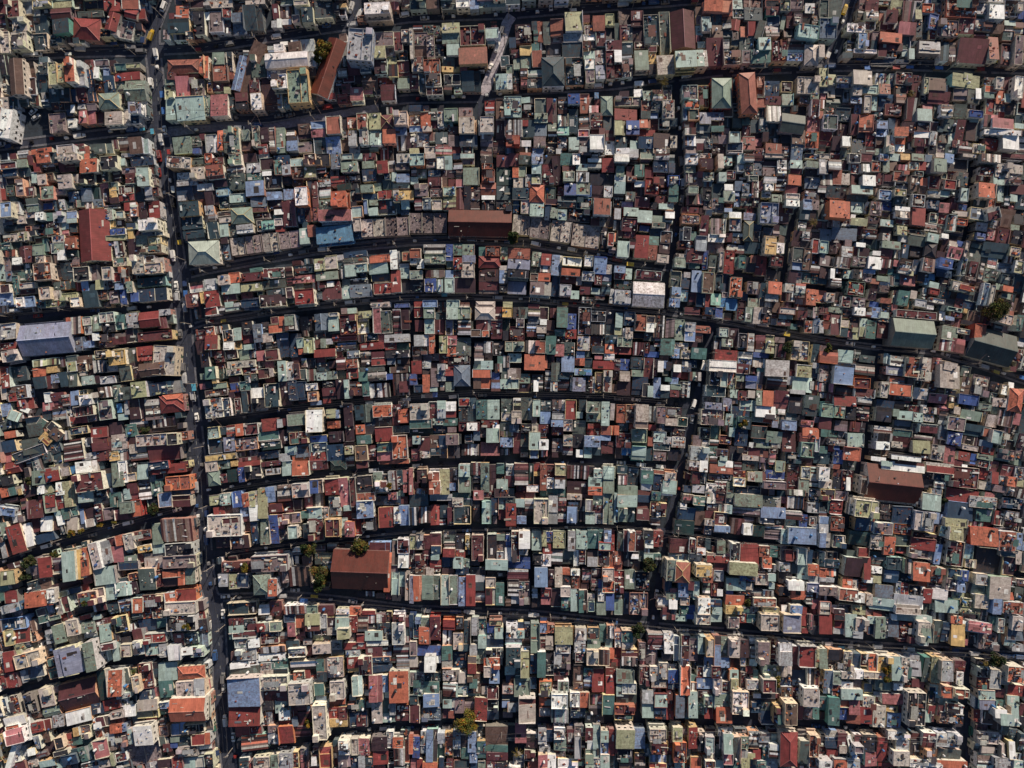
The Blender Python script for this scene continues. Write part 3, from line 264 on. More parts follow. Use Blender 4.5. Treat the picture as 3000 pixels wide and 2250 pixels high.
T 2400 450
0 0 12 6 Cf3;10 6 24 18 ls4;0 6 10 22 l4;32 0 45 10 kf4;45 0 57 9 r3;45 11 55 20 ws4;56 8 66 20 op4;65 0 75 8 bs4;69 5 76 20 G4/y;76 0 88 8 T3;88 0 98 7 Y3;100 0 114 8 G4;126 0 135 4 C4;135 0 146 10 b4;124 5 138 20 G5/C;138 5 160 20 k2;160 9 172 21 O4/O;155 0 170 4 Cf4;175 0 196 10 Cs5;198 0 221 7 r2;174 14 190 24 rp4;190 10 206 26 Cp4;206 12 220 22 C4;188 22 200 34 T4;200 24 218 34 cp4;83 12 95 18 ps4;96 9 108 18 Tp3;108 9 115 18 R3;80 19 95 30 of4/C;15 17 24 34 o3;23 21 33 34 C3;34 22 44 34 r2;47 23 61 35 w5;70 23 82 35 r3;35 34 58 44 T5/C;8 35 30 48 t3;64 39 78 50 bf4/w;81 38 94 46 yf5/y;82 46 95 56 t4;98 24 107 40 u4;109 26 117 35 O3;119 24 130 38 rp3;135 28 148 39 Rf4/C;148 20 161 35 g4/C;161 24 168 36 t3;130 40 140 47 T3;117 40 130 48 vs3;100 44 114 58 dp3;117 50 130 60 n3;118 55 130 62 k2;130 53 140 64 p3;118 64 128 76 tp2;129 66 137 76 R2;100 58 115 78 R4;152 37 161 52 T4;141 48 150 66 r2;149 54 160 62 Bp2;145 62 160 68 C3;30 45 52 52 g3;34 52 47 64 T3;11 50 34 70 O6/O;34 70 52 78 y4;34 66 39 72 w3;48 52 56 65 n2;55 52 68 67 c3;66 50 78 62 B2;82 57 98 62 w4;82 62 98 70 Cs4;83 70 98 77 r2;66 71 80 79 T3;52 68 66 76 d2;52 76 63 84 g2;14 80 40 94 s3@5;66 79 78 88 k2;84 78 95 88 y4/y;96 82 114 88 kp3;65 86 77 94 Cs4;97 88 115 100 g3;116 86 130 96 T4/y;138 66 148 84 os4;147 70 160 78 Op4/w;145 78 156 85 Cs3;132 86 140 92 w4;46 82 62 92 us3;68 94 88 103 G4/w;89 98 97 113 n3;0 94 10 108 Tf4/S;40 96 50 101 w4/S;24 100 36 112 l4;28 93 35 100 c3;37 100 42 110 r3;42 102 54 112 d3;58 105 66 110 w3;52 111 67 125 w4;98 97 112 112 k2;114 96 128 112 kh4;131 92 148 108 d2;140 94 150 101 C3;148 94 157 101 B3;138 100 155 115 p4/w;128 112 146 125 B5/b;162 58 178 72 s4;181 57 196 72 r6/w@-14;196 60 212 66 u2;165 85 171 94 Y3;169 74 182 84 Cf4;169 85 180 94 B4;180 82 190 94 p3;191 80 206 98 r3;172 31 191 48 O5/w;192 34 200 52 T3;207 33 221 44 r3;206 44 214 52 T3;164 94 182 104 g3;176 96 204 113 t3@6;205 100 218 112 Cp4;208 83 221 98 k2;156 94 162 112 Cf4
0 110 15 122 c3;16 112 34 124 Cs4;36 111 50 122 cp3;65 114 80 124 rs3;80 115 86 122 p3;86 114 100 130 us4;100 115 109 130 n3;110 112 126 129 rs4;126 124 144 135 n2;152 112 160 132 gp3;160 116 172 134 r3;172 118 178 136 Cs3;177 124 185 138 G3;190 117 208 130 s2;209 115 221 130 y4/w;0 123 11 135 d3;12 124 17 135 w5;26 126 35 135 T3;36 125 47 136 Cs4;48 125 60 130 b3;65 124 73 130 r2;74 124 80 131 m2;12 134 24 144 ls4;24 138 31 146 N2;30 138 49 154 Rp4/G;55 135 66 141 o3;62 132 74 138 G3;95 124 102 132 y3;98 139 104 148 C4;98 148 106 157 C3;84 148 97 164 m4;118 138 130 146 T3;119 145 130 153 Rf3;113 134 119 142 S2;130 134 148 146 k2;143 137 162 150 Cf4/y;152 141 168 149 Rf5/O;158 146 168 153 g3;173 140 182 164 s4;148 150 166 160 n2;183 142 190 165 Cf5/w;190 140 199 148 G3;198 142 210 150 O5;192 148 212 160 tp2;196 150 208 158 G3;67 150 76 156 w4;66 156 78 162 o3;53 146 62 158 d3;7 150 17 160 Cp4;24 154 34 166 rp4;36 155 50 166 cp4/w;103 157 116 166 lf4;118 155 136 163 wp3;78 148 84 162 d2;54 160 64 166 B2;195 130 210 142 t3
T 0 900
0 17 17 35 l4/C;20 16 77 52 F^5@-5;68 10 88 30 Os4/O;89 10 99 20 Cf3;91 20 100 30 lp3;100 8 110 26 G4;107 5 124 17 Cf4;111 17 125 27 kf4/w;124 8 136 24 m4;136 6 149 23 l4;150 4 172 22 R^4;170 11 180 23 r3;172 2 184 9 l3;100 28 107 36 w4;81 32 92 47 s3;90 36 102 44 b3;106 28 122 44 dp3;121 28 136 40 r3;136 24 149 38 d3;149 25 186 37 rf4/Y;0 38 18 46 R3;1 45 21 60 Cf5/w@-10;102 46 117 56 kp4;117 46 136 63 Yf5/w;137 44 149 62 g3;148 42 165 58 R4/o;165 41 190 74 Cf5/w@3;150 59 178 75 u^5/w;101 57 115 71 ns4/w;116 62 128 70 Cf4;84 52 101 68 u3;72 52 84 58 g3;72 58 83 70 yf3;36 55 64 64 ys3;36 65 50 75 O3;50 63 62 71 Y3;36 75 50 88 t3;50 74 56 88 r3;55 72 64 82 b3;64 70 74 86 t3;74 71 84 86 g3/y;88 74 102 84 T4;86 68 93 74 C3;102 74 108 82 d3;108 74 125 83 lf3;129 63 142 80 g4;84 60 94 70 u3;0 64 12 88 R3@-12;12 64 30 80 t2;25 66 36 92 o3@-14;141 60 150 78 d3
48 92 56 103 w3;55 92 70 106 r3;66 94 76 108 Rs3;76 90 86 106 b3;76 87 90 90 y2;85 94 100 106 wf4/w;80 106 102 118 rs3;98 92 106 98 C3;106 86 120 98 us3;122 84 132 102 G3;130 86 142 100 g4/C;141 80 158 98 yf5/w;158 80 195 95 n3;176 80 185 86 T3;168 86 178 94 y3;106 100 122 122 cp3;126 104 132 114 S2;128 115 138 122 T3;134 98 140 116 l3;139 99 157 121 d3;157 99 175 122 cs3;172 95 198 114 Rh4;176 94 197 104 Oh4;56 106 72 122 bs3;64 118 76 130 ws3;46 102 58 112 p3;46 112 56 122 t2;76 118 88 126 R2;74 128 96 138 np2;98 129 116 141 R3@-6;100 140 122 155 r3;120 137 138 154 C3;122 145 137 157 T3;136 126 148 140 m3;140 120 160 130 ds2;165 118 190 130 ds2;160 122 190 135 k1;118 124 132 138 d2;147 136 190 150 Cf4/y@-4;180 136 192 149 kf6/y@-4;192 134 204 144 op3;160 148 196 166 r3@-5;140 148 148 158 C3;141 158 160 166 ls3;68 142 92 166 rs3;92 140 104 158 kp2;88 156 106 166 l3@-10;104 152 120 166 r3;118 156 128 166 Y3
40 120 50 130 m3@35;50 124 64 136 kf4/y@40;52 130 68 144 uf4/y@40;28 118 46 140 g3;42 136 58 148 Y4@40;24 138 60 160 g3;15 150 50 166 t3@-20;50 145 68 160 t3@-20;0 104 12 118 b3;8 111 22 124 T4/C@20;0 120 20 132 g3;5 133 18 142 O3/w;0 143 18 158 n3;6 84 30 100 up3;9 92 18 102 R3;18 100 28 110 R3;22 108 32 114 w3@20;0 80 8 100 Cf3
T 600 900
0 0 14 9 R4/w;22 0 38 4 Tf3;48 0 58 2 n3;0 21 11 31 O3/w;0 30 14 46 R4/y@-3;19 24 31 38 kp3;31 22 40 36 T3/R;33 35 40 46 Y2;40 15 52 30 kf3;41 30 52 39 r2;42 40 53 46 T3;52 18 62 38 s4/b;62 16 70 28 k2;62 28 73 38 C4/w;71 10 80 18 rf4/w;80 10 86 20 O4;69 18 86 28 O4/w;86 8 98 25 G5/w@-4;103 10 117 26 k2;118 7 134 25 s^3;133 9 145 26 T4/y;134 6 144 10 lf4/y;146 8 165 30 rp4;138 28 164 37 R^3/w;78 28 92 54 n2;92 28 105 54 n2;99 33 107 44 T4;107 33 118 50 yf4;101 45 111 51 O4;118 25 138 34 k2;119 34 125 44 r2;125 34 131 44 G3/y;131 34 138 40 l3;118 45 141 54 R4/C;141 40 165 48 kp2;143 38 164 42 bf2;154 47 167 55 s3;142 54 152 68 rs4/w;152 56 165 66 op4;153 66 166 77 R3;167 38 194 46 R3/w;166 4 180 12 y3;182 1 190 28 p5/w@-1;190 4 202 28 g4/w;203 2 212 30 rs3;212 3 221 24 d3;194 29 221 38 l4;195 38 207 46 R3;207 39 221 46 N3;195 46 221 55 kf4/w;168 48 180 64 Cs2;180 48 194 55 r3;180 55 195 63 R3;197 55 206 62 s3;206 55 221 64 d2;168 64 194 70 g3;200 64 221 71 u3
20 38 32 46 w4/Y@-3;10 47 21 60 rp3;22 44 36 56 d2;24 57 55 66 Cp4/y@-5;23 66 40 74 Cp4/y;40 63 56 73 rp3;43 73 56 80 g4;56 47 65 58 p3;65 45 80 58 rf4/C;0 64 13 78 m4;13 66 23 78 N2;8 78 13 82 Y4;9 81 24 88 G3/Y;0 80 8 88 t2;28 82 37 92 B3;38 80 49 90 m3;48 82 58 88 t2;26 75 38 82 r2;58 66 70 77 r3;70 66 74 75 C3;79 58 88 80 T5/w@-4;88 59 96 79 l4;95 60 103 78 df4;104 55 110 65 ys3;101 67 110 78 g3;110 67 120 80 Gs3;110 55 120 66 k2;121 60 134 69 t2;134 58 142 66 d2;121 70 132 79 T3;132 69 143 78 G3;143 69 152 78 g2;142 78 155 99 d3/w;150 78 156 99 Tf5/w;127 80 141 87 k2;127 87 142 100 r3;128 100 136 103 R2;109 82 122 90 wp3;111 91 122 102 Cp3;90 79 100 101 n4;100 80 110 98 n3;114 102 126 105 b2;81 80 92 106 d3@-3;64 82 82 108 tf4/y@-4;50 87 64 98 w3@-4;52 98 66 110 kf4/w@-4;40 90 51 114 t3@-4;32 98 40 115 rp3;19 98 29 118 n3;0 98 20 120 lp4@-6;0 88 25 97 dp3;156 80 170 96 dp3;166 70 176 80 m3;175 70 196 80 Cs4;170 80 178 96 m3;178 82 200 98 Cs2;196 72 203 78 B3;203 72 221 96 ds2;210 80 220 92 r3;172 97 180 99 R1
0 105 20 119 lp3
162 106 172 122 t3;168 105 181 124 g^3;181 105 202 119 Of4/w;203 105 212 118 r3;209 110 220 125 O4/r;209 101 220 109 kp3;150 104 161 145 d3;109 111 127 135 w5/y@-2;131 110 141 120 y4;141 111 145 120 b3/w;132 123 146 131 O3;89 115 108 128 G4;89 125 104 135 t3;78 121 84 130 l4;84 120 90 128 r3;62 120 78 134 R4;43 125 58 138 rf4/w;33 126 42 139 O4/w;23 127 33 140 Rs3/w;3 129 16 142 T4;16 129 24 138 t3;58 134 80 144 m3;61 144 82 154 N3;80 132 90 148 d2;91 134 113 148 rp4/w;114 138 132 146 B3;115 146 132 156 n3;86 150 100 160 T3;98 148 114 162 s3;134 134 150 146 d3;150 146 162 152 d2;151 150 160 159 y4;162 149 176 166 uf4/w;163 127 173 137 O3;173 128 184 138 k2;184 129 203 145 R4/C;202 138 219 164 Of4/w;202 128 221 136 t2;164 138 180 148 m4;186 146 203 156 m3;186 156 203 166 p3;176 149 185 166 r2;173 120 184 128 n2;184 118 202 128 k2;20 140 33 156 v3;4 140 20 158 t2;33 140 58 155 cp3;58 155 80 164 n2;132 148 150 166 n3;113 155 132 166 R3;80 158 92 166 l3;95 160 112 166 O3;0 158 34 166 Yf4;34 162 60 166 rs3
T 1200 900
5 0 14 11 R3;15 0 27 12 Gf5/C;40 0 52 13 T5/w;52 0 66 13 Gf4/Y;6 14 16 26 r3;16 13 27 29 Tf4/w;27 14 38 29 r^3;39 14 47 30 v3;52 14 66 30 ls4;46 14 53 30 n2;5 30 21 42 l4;21 30 27 50 O4;32 31 41 50 yf5/w;41 31 51 41 p4/w;40 40 50 53 O4;50 33 66 53 g3;3 42 20 52 up2;2 58 13 72 R3;14 58 23 66 l3;23 60 32 66 d2;14 66 22 92 O3/Y;23 66 31 86 c3;30 61 39 80 lp3;38 62 48 74 R3;39 74 48 80 n2;39 81 48 91 G3;22 86 30 91 T3;48 63 65 85 sh4;0 72 8 84 B3;5 84 14 92 n3;32 50 42 61 R3;42 52 65 62 dp3;14 50 32 58 c2;71 0 92 13 Ch4/C;100 0 111 11 Yf5/C;112 0 118 12 k2;118 0 128 12 g3;92 0 101 14 r3;72 14 88 25 r3;88 14 100 34 r3/w;66 24 77 32 uf4/w;78 25 86 32 Of4/w;100 13 108 26 N2;115 12 124 22 cp3;108 21 124 36 rp3;103 37 124 48 Gf4/w;106 50 121 60 Tf3/w;80 37 90 50 ls3;70 37 80 58 cs2;90 37 102 52 k2;95 53 101 61 m3;70 58 78 66 t3;77 58 90 67 T4;69 62 77 67 G3;68 67 88 76 O4;69 76 77 88 u3;77 76 87 88 O3;92 61 100 71 rs4/w;99 66 107 79 g3;106 66 120 78 C4;88 70 97 78 B3;88 78 98 91 bs4;98 78 106 88 T4;106 77 118 88 T4/w;104 88 118 92 kf2;101 52 108 66 ls3;128 1 141 10 ys3;140 0 150 14 d2;128 10 142 18 s2;141 13 149 19 w3;137 20 148 28 Cf3;126 18 138 28 bs2;159 0 171 22 m5;170 7 180 24 B3/O;148 14 157 30 d3;157 24 168 31 m3;168 24 180 34 R3;127 28 137 31 r2;125 36 135 50 Cs3;135 36 147 50 of4/C;147 31 158 51 m4;157 40 167 53 p4;167 38 178 53 g3/w;158 31 175 39 kp2;124 51 146 68 O4/k;145 52 148 66 O3;148 52 156 66 rs3;164 53 178 70 b4/T;153 60 162 80 g3;119 72 130 82 G3;131 72 144 90 ts2;134 79 139 91 w4;146 68 153 90 ks2;152 80 160 91 lp3/w;160 75 172 90 ks2;118 82 132 92 d2;162 70 176 76 t3;182 0 196 30 dp3;187 12 195 18 w3;196 4 212 16 kf4/l;196 17 212 30 Cs4;212 3 221 18 k3;212 18 221 30 t2;181 31 195 47 lp4;195 31 211 42 d2;211 40 221 50 O3/p;197 42 210 50 t3;180 48 189 55 b3;178 55 189 63 O3;189 55 197 65 t2;198 58 221 67 R3;200 52 208 56 p3;210 50 221 59 ls3;178 66 197 74 bp3;188 68 196 74 S3;176 76 190 91 v4;190 75 200 93 Rs3;200 70 209 92 up3;209 68 219 92 Cp4/y
17 93 25 98 c1;25 92 30 97 B1
0 104 20 122 Cf5/w;21 102 30 120 r3;30 101 39 110 T4;30 110 39 120 l4;39 102 50 112 w4/C;39 111 50 119 R3;53 98 65 107 Rf3;53 107 66 123 ts3;65 98 72 124 t3;72 100 84 121 m4;84 100 97 121 T3/m;0 121 24 131 m4;25 120 36 127 T3;36 120 52 128 m3;0 131 25 140 N2;99 99 111 114 g3;112 98 120 112 ys4/w;120 98 132 122 g3;133 100 141 118 T4;141 101 153 112 t3;141 113 152 126 b2;99 114 110 123 Cf3;110 112 121 126 Cf5/w;53 124 76 134 rf4/w;62 125 73 133 w5;77 122 96 130 rp3;90 127 97 132 w4;83 131 97 146 T5/w;98 124 112 134 g3;98 134 112 140 ys3;98 141 112 151 b4/w;77 146 97 160 p3/c;112 134 120 158 r2;98 153 108 160 ws2;108 127 118 135 s3;60 138 69 147 t3;69 134 76 144 s3;56 148 76 160 ls2;3 139 12 148 T3;9 140 22 155 r3;22 138 32 152 u3;32 138 41 163 n3;39 137 53 149 cf5/w;40 149 54 163 k2;22 152 34 160 t3;11 155 22 163 Cs3;2 153 11 166 r2;120 126 132 136 kp3;132 126 139 135 Cf3;139 127 150 136 r3;129 135 141 154 T5/y;130 154 139 163 b4;140 143 150 154 w5;120 137 129 150 g2;120 148 128 162 N2;154 100 168 112 cs2;154 115 167 121 l4;168 100 180 121 R4;178 113 187 120 T3;183 100 191 112 t2;191 102 206 114 G5/w;191 114 206 124 y4;207 102 216 128 T4;153 122 166 129 b4;154 129 166 138 r3;166 121 176 134 Cp4/y;176 122 190 140 g2;207 128 218 138 o4;166 138 176 150 Cp4/w;154 142 166 156 c2;165 148 176 160 rs2;176 137 188 152 k2;189 139 206 151 b5/w;188 150 197 163 Tf4/w;197 150 207 160 t2;206 138 217 144 b3;207 145 221 158 r2;217 104 221 122 C4;180 154 187 162 w4;216 128 221 138 O3
T 1800 900
1 6 9 22 T4;10 5 22 20 n2;22 8 35 26 of4/w;34 9 44 17 kf4/w;34 16 43 27 w4;0 22 8 30 y3;12 22 20 34 C4;3 32 19 43 Gf4/w;0 43 18 51 R3;20 28 32 34 kf2;20 38 32 52 rs3;33 38 38 50 rp3;42 9 54 33 us3/C;55 12 65 33 cs3;65 13 76 36 G3;76 16 88 26 lf4/w;76 26 87 37 b4/w;87 20 104 28 o3;94 28 106 36 r3/w;94 36 104 44 s3;50 34 65 52 m4/w;62 45 70 55 b4;65 38 80 46 lp3;72 46 82 56 Cp3;83 44 100 56 m4;32 48 48 54 B2;0 56 6 68 r3;6 56 16 68 B2;18 54 32 67 t3;18 68 32 75 G3;6 69 17 80 C4;19 75 36 95 n2;32 55 42 77 r2;42 56 50 66 c2;47 58 53 70 w4;53 58 57 66 b3;62 57 73 63 d2;64 62 72 70 w4;62 69 72 76 r3;73 57 83 70 n3;84 58 99 70 G4;3 80 17 95 d3;30 82 38 97 kf3;36 85 42 97 T3;42 76 50 98 b2;50 84 60 90 w4;50 90 60 98 t3;61 83 72 89 G3;60 89 70 97 r3;70 80 82 98 rs3;80 80 92 98 k3;81 70 94 80 Gs3;60 76 69 83 b3;55 76 62 80 m3;2 105 12 125 of3;12 105 22 125 up3;23 105 37 131 C6/w;37 107 45 124 ls3;45 107 56 126 cf4;55 108 73 120 dp3;55 120 68 128 C4;68 119 79 129 Nf3/w;45 126 54 134 Ts3;37 127 45 133 R3;16 126 22 132 O2;19 132 35 146 G5/y;19 146 34 151 N4;19 150 34 165 T5/T;0 128 5 138 O3;36 140 42 150 o3;42 134 56 146 Tf3;53 140 64 148 l3;42 147 60 155 tf3/w;42 156 56 166 cp3;62 130 76 140 dp3;62 140 76 152 Cs3;2 136 18 152 rp3;8 152 18 160 S3;34 152 42 166 t2;58 154 72 166 k2
113 22 123 32 T3;123 23 133 42 d2;116 34 128 43 G4;109 46 132 58 R4;102 57 132 70 w5/w@3;131 61 146 72 r3/w;133 28 143 44 kf3/w;133 39 141 46 m3;143 28 151 48 ls3;152 30 163 49 rs3;163 30 173 50 y4/w;150 49 168 55 B3;133 48 149 56 ws3;133 55 148 62 b3;149 55 165 66 Cs3;154 64 164 70 m3;164 57 188 75 W5/C@3;103 68 116 85 kf4/w;114 70 122 86 T4;121 70 129 84 o3;124 76 131 88 G3;142 74 154 80 B3;142 80 153 88 v3;131 72 140 80 G3;164 77 186 90 cs2;131 78 141 88 k2;98 84 120 97 tf3@3;98 103 126 111 v4/w@4;117 98 127 112 v4/w;125 89 134 98 T4;133 90 145 101 rp4/Y;144 90 152 98 C4;153 90 160 106 G4;160 90 172 107 O4;172 90 188 110 r3;152 107 174 119 w4@3;135 100 152 112 T3;126 107 146 120 n3@3;148 114 160 124 G3;160 114 178 126 op3;132 118 148 132 tf4/T;120 115 128 128 T3;93 110 118 128 cp3;170 123 177 130 v4;181 122 197 133 b5;189 97 203 115 k3/l;205 95 221 118 g3;201 122 216 130 p3;203 130 221 142 O3;148 128 165 142 g4;164 134 181 147 G4;150 142 170 152 G3;155 146 178 152 Cs3;181 130 196 156 r4@3;130 132 144 150 n3;124 130 130 140 T4;113 138 126 148 rp3;92 130 104 142 kp2;104 124 114 142 m2;145 146 153 152 ks3;201 146 216 162 G4/T;200 136 216 146 r3;216 140 221 156 T3;82 150 102 166 lf3/w;95 152 102 166 r3;102 150 111 160 m3;110 153 123 162 dp3;114 158 122 166 T3;124 150 138 166 kf3;138 160 156 166 Cf3;190 36 210 58 Cp3;196 62 213 76 y3;192 75 214 92 T3/c;190 90 206 93 l4;213 40 221 60 t2;173 40 186 55 rs4;214 60 221 66 l3;214 66 221 78 n2;211 80 221 90 Os3
132 0 142 14 rp3;141 0 152 16 G4;150 0 158 18 C4;157 0 170 18 kp4/w;98 0 109 8 n4/O;109 0 117 12 B4;76 0 92 8 r2;118 6 126 14 ws2;178 0 196 8 Cf4;178 8 186 13 T3;186 7 193 13 G3;176 12 190 20 r2;190 18 198 24 m2;198 4 208 14 r3;208 0 221 12 cs3;205 14 214 28 op3;214 12 221 28 s3
T 2400 900
0 0 10 8 r3;10 0 24 6 G3;38 0 50 9 w4/w;50 5 57 10 rs3;57 0 66 12 b3;64 5 75 12 T3;64 10 78 16 G3;5 6 13 14 R3;12 8 23 30 r4;3 15 12 24 os3;23 14 32 22 C3;32 10 42 24 d3;36 22 42 27 y4;43 12 52 22 T3;50 14 62 34 m3;62 15 78 34 r3;0 14 5 28 l3;83 3 127 13 rf5/w@5;80 12 125 44 G^6@5;136 10 146 14 b3;142 4 155 12 rp3;153 14 170 20 k2;132 20 150 36 G3;148 22 163 30 lp3;130 32 148 48 rs3;146 34 158 50 ps3;158 44 168 54 n3;167 18 182 34 O5/R@6;161 19 216 65 g^4@15;190 5 210 20 Cf5/w@15;205 4 210 18 o3;212 8 221 26 m3;138 0 154 5 tf3;156 2 160 6 Y3;213 38 221 42 w3;208 44 221 60 rp3;212 52 221 68 rs3
1 48 20 61 o4/O;20 46 36 60 T4;36 46 44 62 gs2;44 52 60 60 g3;26 46 32 53 r4;0 62 12 72 c3;0 72 15 81 C4;0 82 15 92 ps4/C;15 60 39 66 n3;15 64 38 84 b5;38 61 60 74 Cs3/k;37 76 55 88 rf4/O@3;55 79 66 89 bf4/y;38 88 60 98 r3@4;16 96 40 107 R4/w@2;16 85 36 96 ks2;40 98 57 106 ls3;2 104 16 119 Gf4/T;16 106 28 120 Gp4/w;28 108 40 122 kf3;40 107 54 115 Cs3;40 115 53 123 Rs2;0 118 13 132 r3;2 132 9 140 m3;16 122 30 134 cs3;33 124 50 135 r2;76 52 92 64 ls4/w;92 54 108 76 op5/y;106 54 121 80 Cp5/w;72 64 91 74 v4/p;76 75 92 84 O3;75 82 100 96 O4/w;92 62 100 70 O4;66 80 75 98 Cp4/y;84 92 100 101 G3/w;101 87 118 100 C4/G;118 93 138 104 p3@5;134 58 150 70 Cf6/C@12;130 62 152 88 C6/w@6;152 75 164 95 u3;162 72 184 98 cp3;168 76 182 86 C4;183 80 196 92 k3;195 83 204 95 w4;205 88 221 113 Oh5/w@8;183 92 192 104 G3;188 98 204 108 C4@6;150 94 172 106 B4@8;172 104 186 112 G4@6;140 102 150 110 Y3;145 107 153 116 C4;152 110 176 124 G3@10;138 118 158 134 cf4/w@9;156 126 178 140 t3@9;176 130 186 140 o3@9;185 132 200 148 T5@10;180 116 194 130 C4@8;192 110 210 130 cs3;190 134 204 150 up3;60 100 80 124 n2;62 108 78 124 k4;80 110 86 118 G4;85 112 101 122 T4@4;101 114 112 124 T4/w@4;112 108 130 116 Cs4/w@5;112 116 124 124 l3;97 106 108 113 r2;80 122 100 132 s2;108 126 128 136 r4@5;80 132 100 140 m3@6;58 128 78 137 Cs3;63 136 79 146 ws4@3;60 145 77 154 w4@3;78 145 90 152 C3;78 138 98 156 rs2;101 144 120 158 y4/y@4;138 134 154 150 B3;120 148 135 166 Cp3;102 138 122 144 cs3;154 148 172 156 Cf3;173 143 187 152 s3;174 150 190 160 R3;150 156 163 166 R3;163 158 171 166 B3;170 158 188 166 G3;56 162 72 166 w4;78 160 110 166 w5;30 136 48 151 T4@2;10 142 28 150 Cs4;0 150 9 158 m3;27 151 44 166 O4/p;9 140 30 146 kf2;16 148 22 154 B3;192 152 212 166 cp3;44 154 50 166 w2
T 0 1350
0 0 6 10 Y3;5 0 22 15 R^3;0 15 15 28 kf4/y;0 28 10 40 O3;9 28 18 38 m3;19 30 24 37 Y3;0 40 20 48 d2;0 50 16 60 b4/l@8;0 66 10 85 Gf4/C;0 88 8 105 l3;7 68 28 101 R4/w;10 67 38 97 w3;34 10 50 26 G4@-8;48 6 64 23 R4/y@-10;58 2 76 18 C3@-10;82 0 104 13 w4@-6;76 5 83 14 S2;80 12 112 34 rf5/w@-8;72 20 88 34 t2;85 33 100 45 T4@-5;100 28 115 40 kp3;120 0 134 28 G4/y@-8;128 0 138 24 wf4/w@-6;138 2 149 15 kp3;138 13 148 22 C3;148 4 160 20 T4@-4;160 0 182 10 nf5/R;164 3 200 14 R4@-4;112 8 124 28 n3;195 0 205 8 r3
40 26 48 36 w4@-8;47 26 57 36 y3;60 23 70 37 w4@-6;68 22 80 50 y4/w@-8;60 36 74 52 R3@-8;42 38 48 58 R3;48 36 60 56 R4/G@-8;30 42 47 62 r3@-6;25 30 40 40 d2;66 50 76 64 m3;58 54 66 60 T3;44 60 57 76 w3@-4;61 58 71 70 w3/k;72 60 84 78 C3@-5;86 52 92 68 b3;92 50 104 62 d2;92 62 102 72 C3;102 46 112 66 rp3;118 34 132 50 m3/w@-4;112 50 124 64 c3;124 52 144 64 r3@-6;129 44 144 57 G5@-6;142 42 153 60 O4/R@-6;138 24 150 42 r3;150 28 164 42 ws3;164 22 175 38 m3;168 20 176 28 m3;179 16 206 32 of4/O@-4;186 30 206 38 n3;186 37 205 50 r4/C@-3;171 34 186 50 b4/w;160 40 175 50 k2;133 30 141 42 T3;38 76 60 90 n3;48 88 58 94 C2
164 68 176 90 G3;174 62 208 88 us4@-2;205 62 212 72 t2;95 88 110 118 Cf5/w@-14;106 86 122 112 l4@-14;66 98 82 130 T6/w@-8;77 96 90 128 Y5/w@-8;85 94 98 124 O5/Y@-10;116 82 126 92 r3;124 80 134 92 O4;132 78 146 97 Cf4/w;140 74 164 88 rp3;118 92 134 110 p3@-6;148 90 164 100 Yp4;130 102 148 110 G3@-4;128 108 150 118 n3@-4;165 90 178 100 T3;178 88 210 103 kf4/w;176 102 212 116 cf4/y@-3;183 100 191 107 w4;156 100 178 116 C3@-2;150 116 168 140 g4/w@-3;168 118 176 136 rp3;176 116 196 126 O4;192 116 202 134 O4;200 116 211 133 G4/w;176 126 194 136 d3;42 104 56 126 R4/C@-6;33 112 44 128 c3@-6;56 104 70 122 ds3@-8;102 114 126 134 T4@-8;88 122 100 134 r2;30 128 44 142 t3;42 126 57 142 uf3/y@-5;58 128 86 140 d2;60 140 74 148 y3;74 136 88 144 n3;26 140 58 158 O5/w@-8;50 138 60 154 wf5/w@-6;83 140 106 158 rp5/w@-10;100 136 115 154 cf4/w@-10;114 132 126 150 T4@-8;125 131 142 146 T4/w@-6;141 130 150 144 d3;138 120 150 130 rp3;0 118 18 134 y4/Y@-8;0 134 10 142 m3;4 140 20 154 R3@-6;0 153 22 166 lp4/n;28 156 42 166 t3;40 150 52 160 n3;49 151 59 166 s3;60 148 68 166 C4/Y@-6;66 146 78 164 r3;78 156 100 166 k2;100 152 116 164 rs3;116 152 130 166 t3;128 148 144 164 ns3;143 148 154 164 O4@-3;154 144 178 162 rp3/y@-4;178 142 192 154 O4;190 138 212 152 R4/O@-5;178 152 212 166 Cf5/w@-3;124 126 138 132 t2;12 118 20 128 C2
T 600 1350
0 0 14 12 Cf4;12 0 28 9 G3;28 0 36 6 Y4;36 0 60 6 R4/y;3 11 16 27 Gh4;16 14 24 24 r3;24 9 36 23 N3;36 7 44 23 B4;44 4 61 20 kf4/w@-5;61 0 82 6 r3;66 8 82 15 l3;83 0 95 16 T4;94 0 113 16 O4@-3;114 0 132 10 r3;136 0 152 10 Nh3;164 0 176 8 r3;188 0 221 2 O3
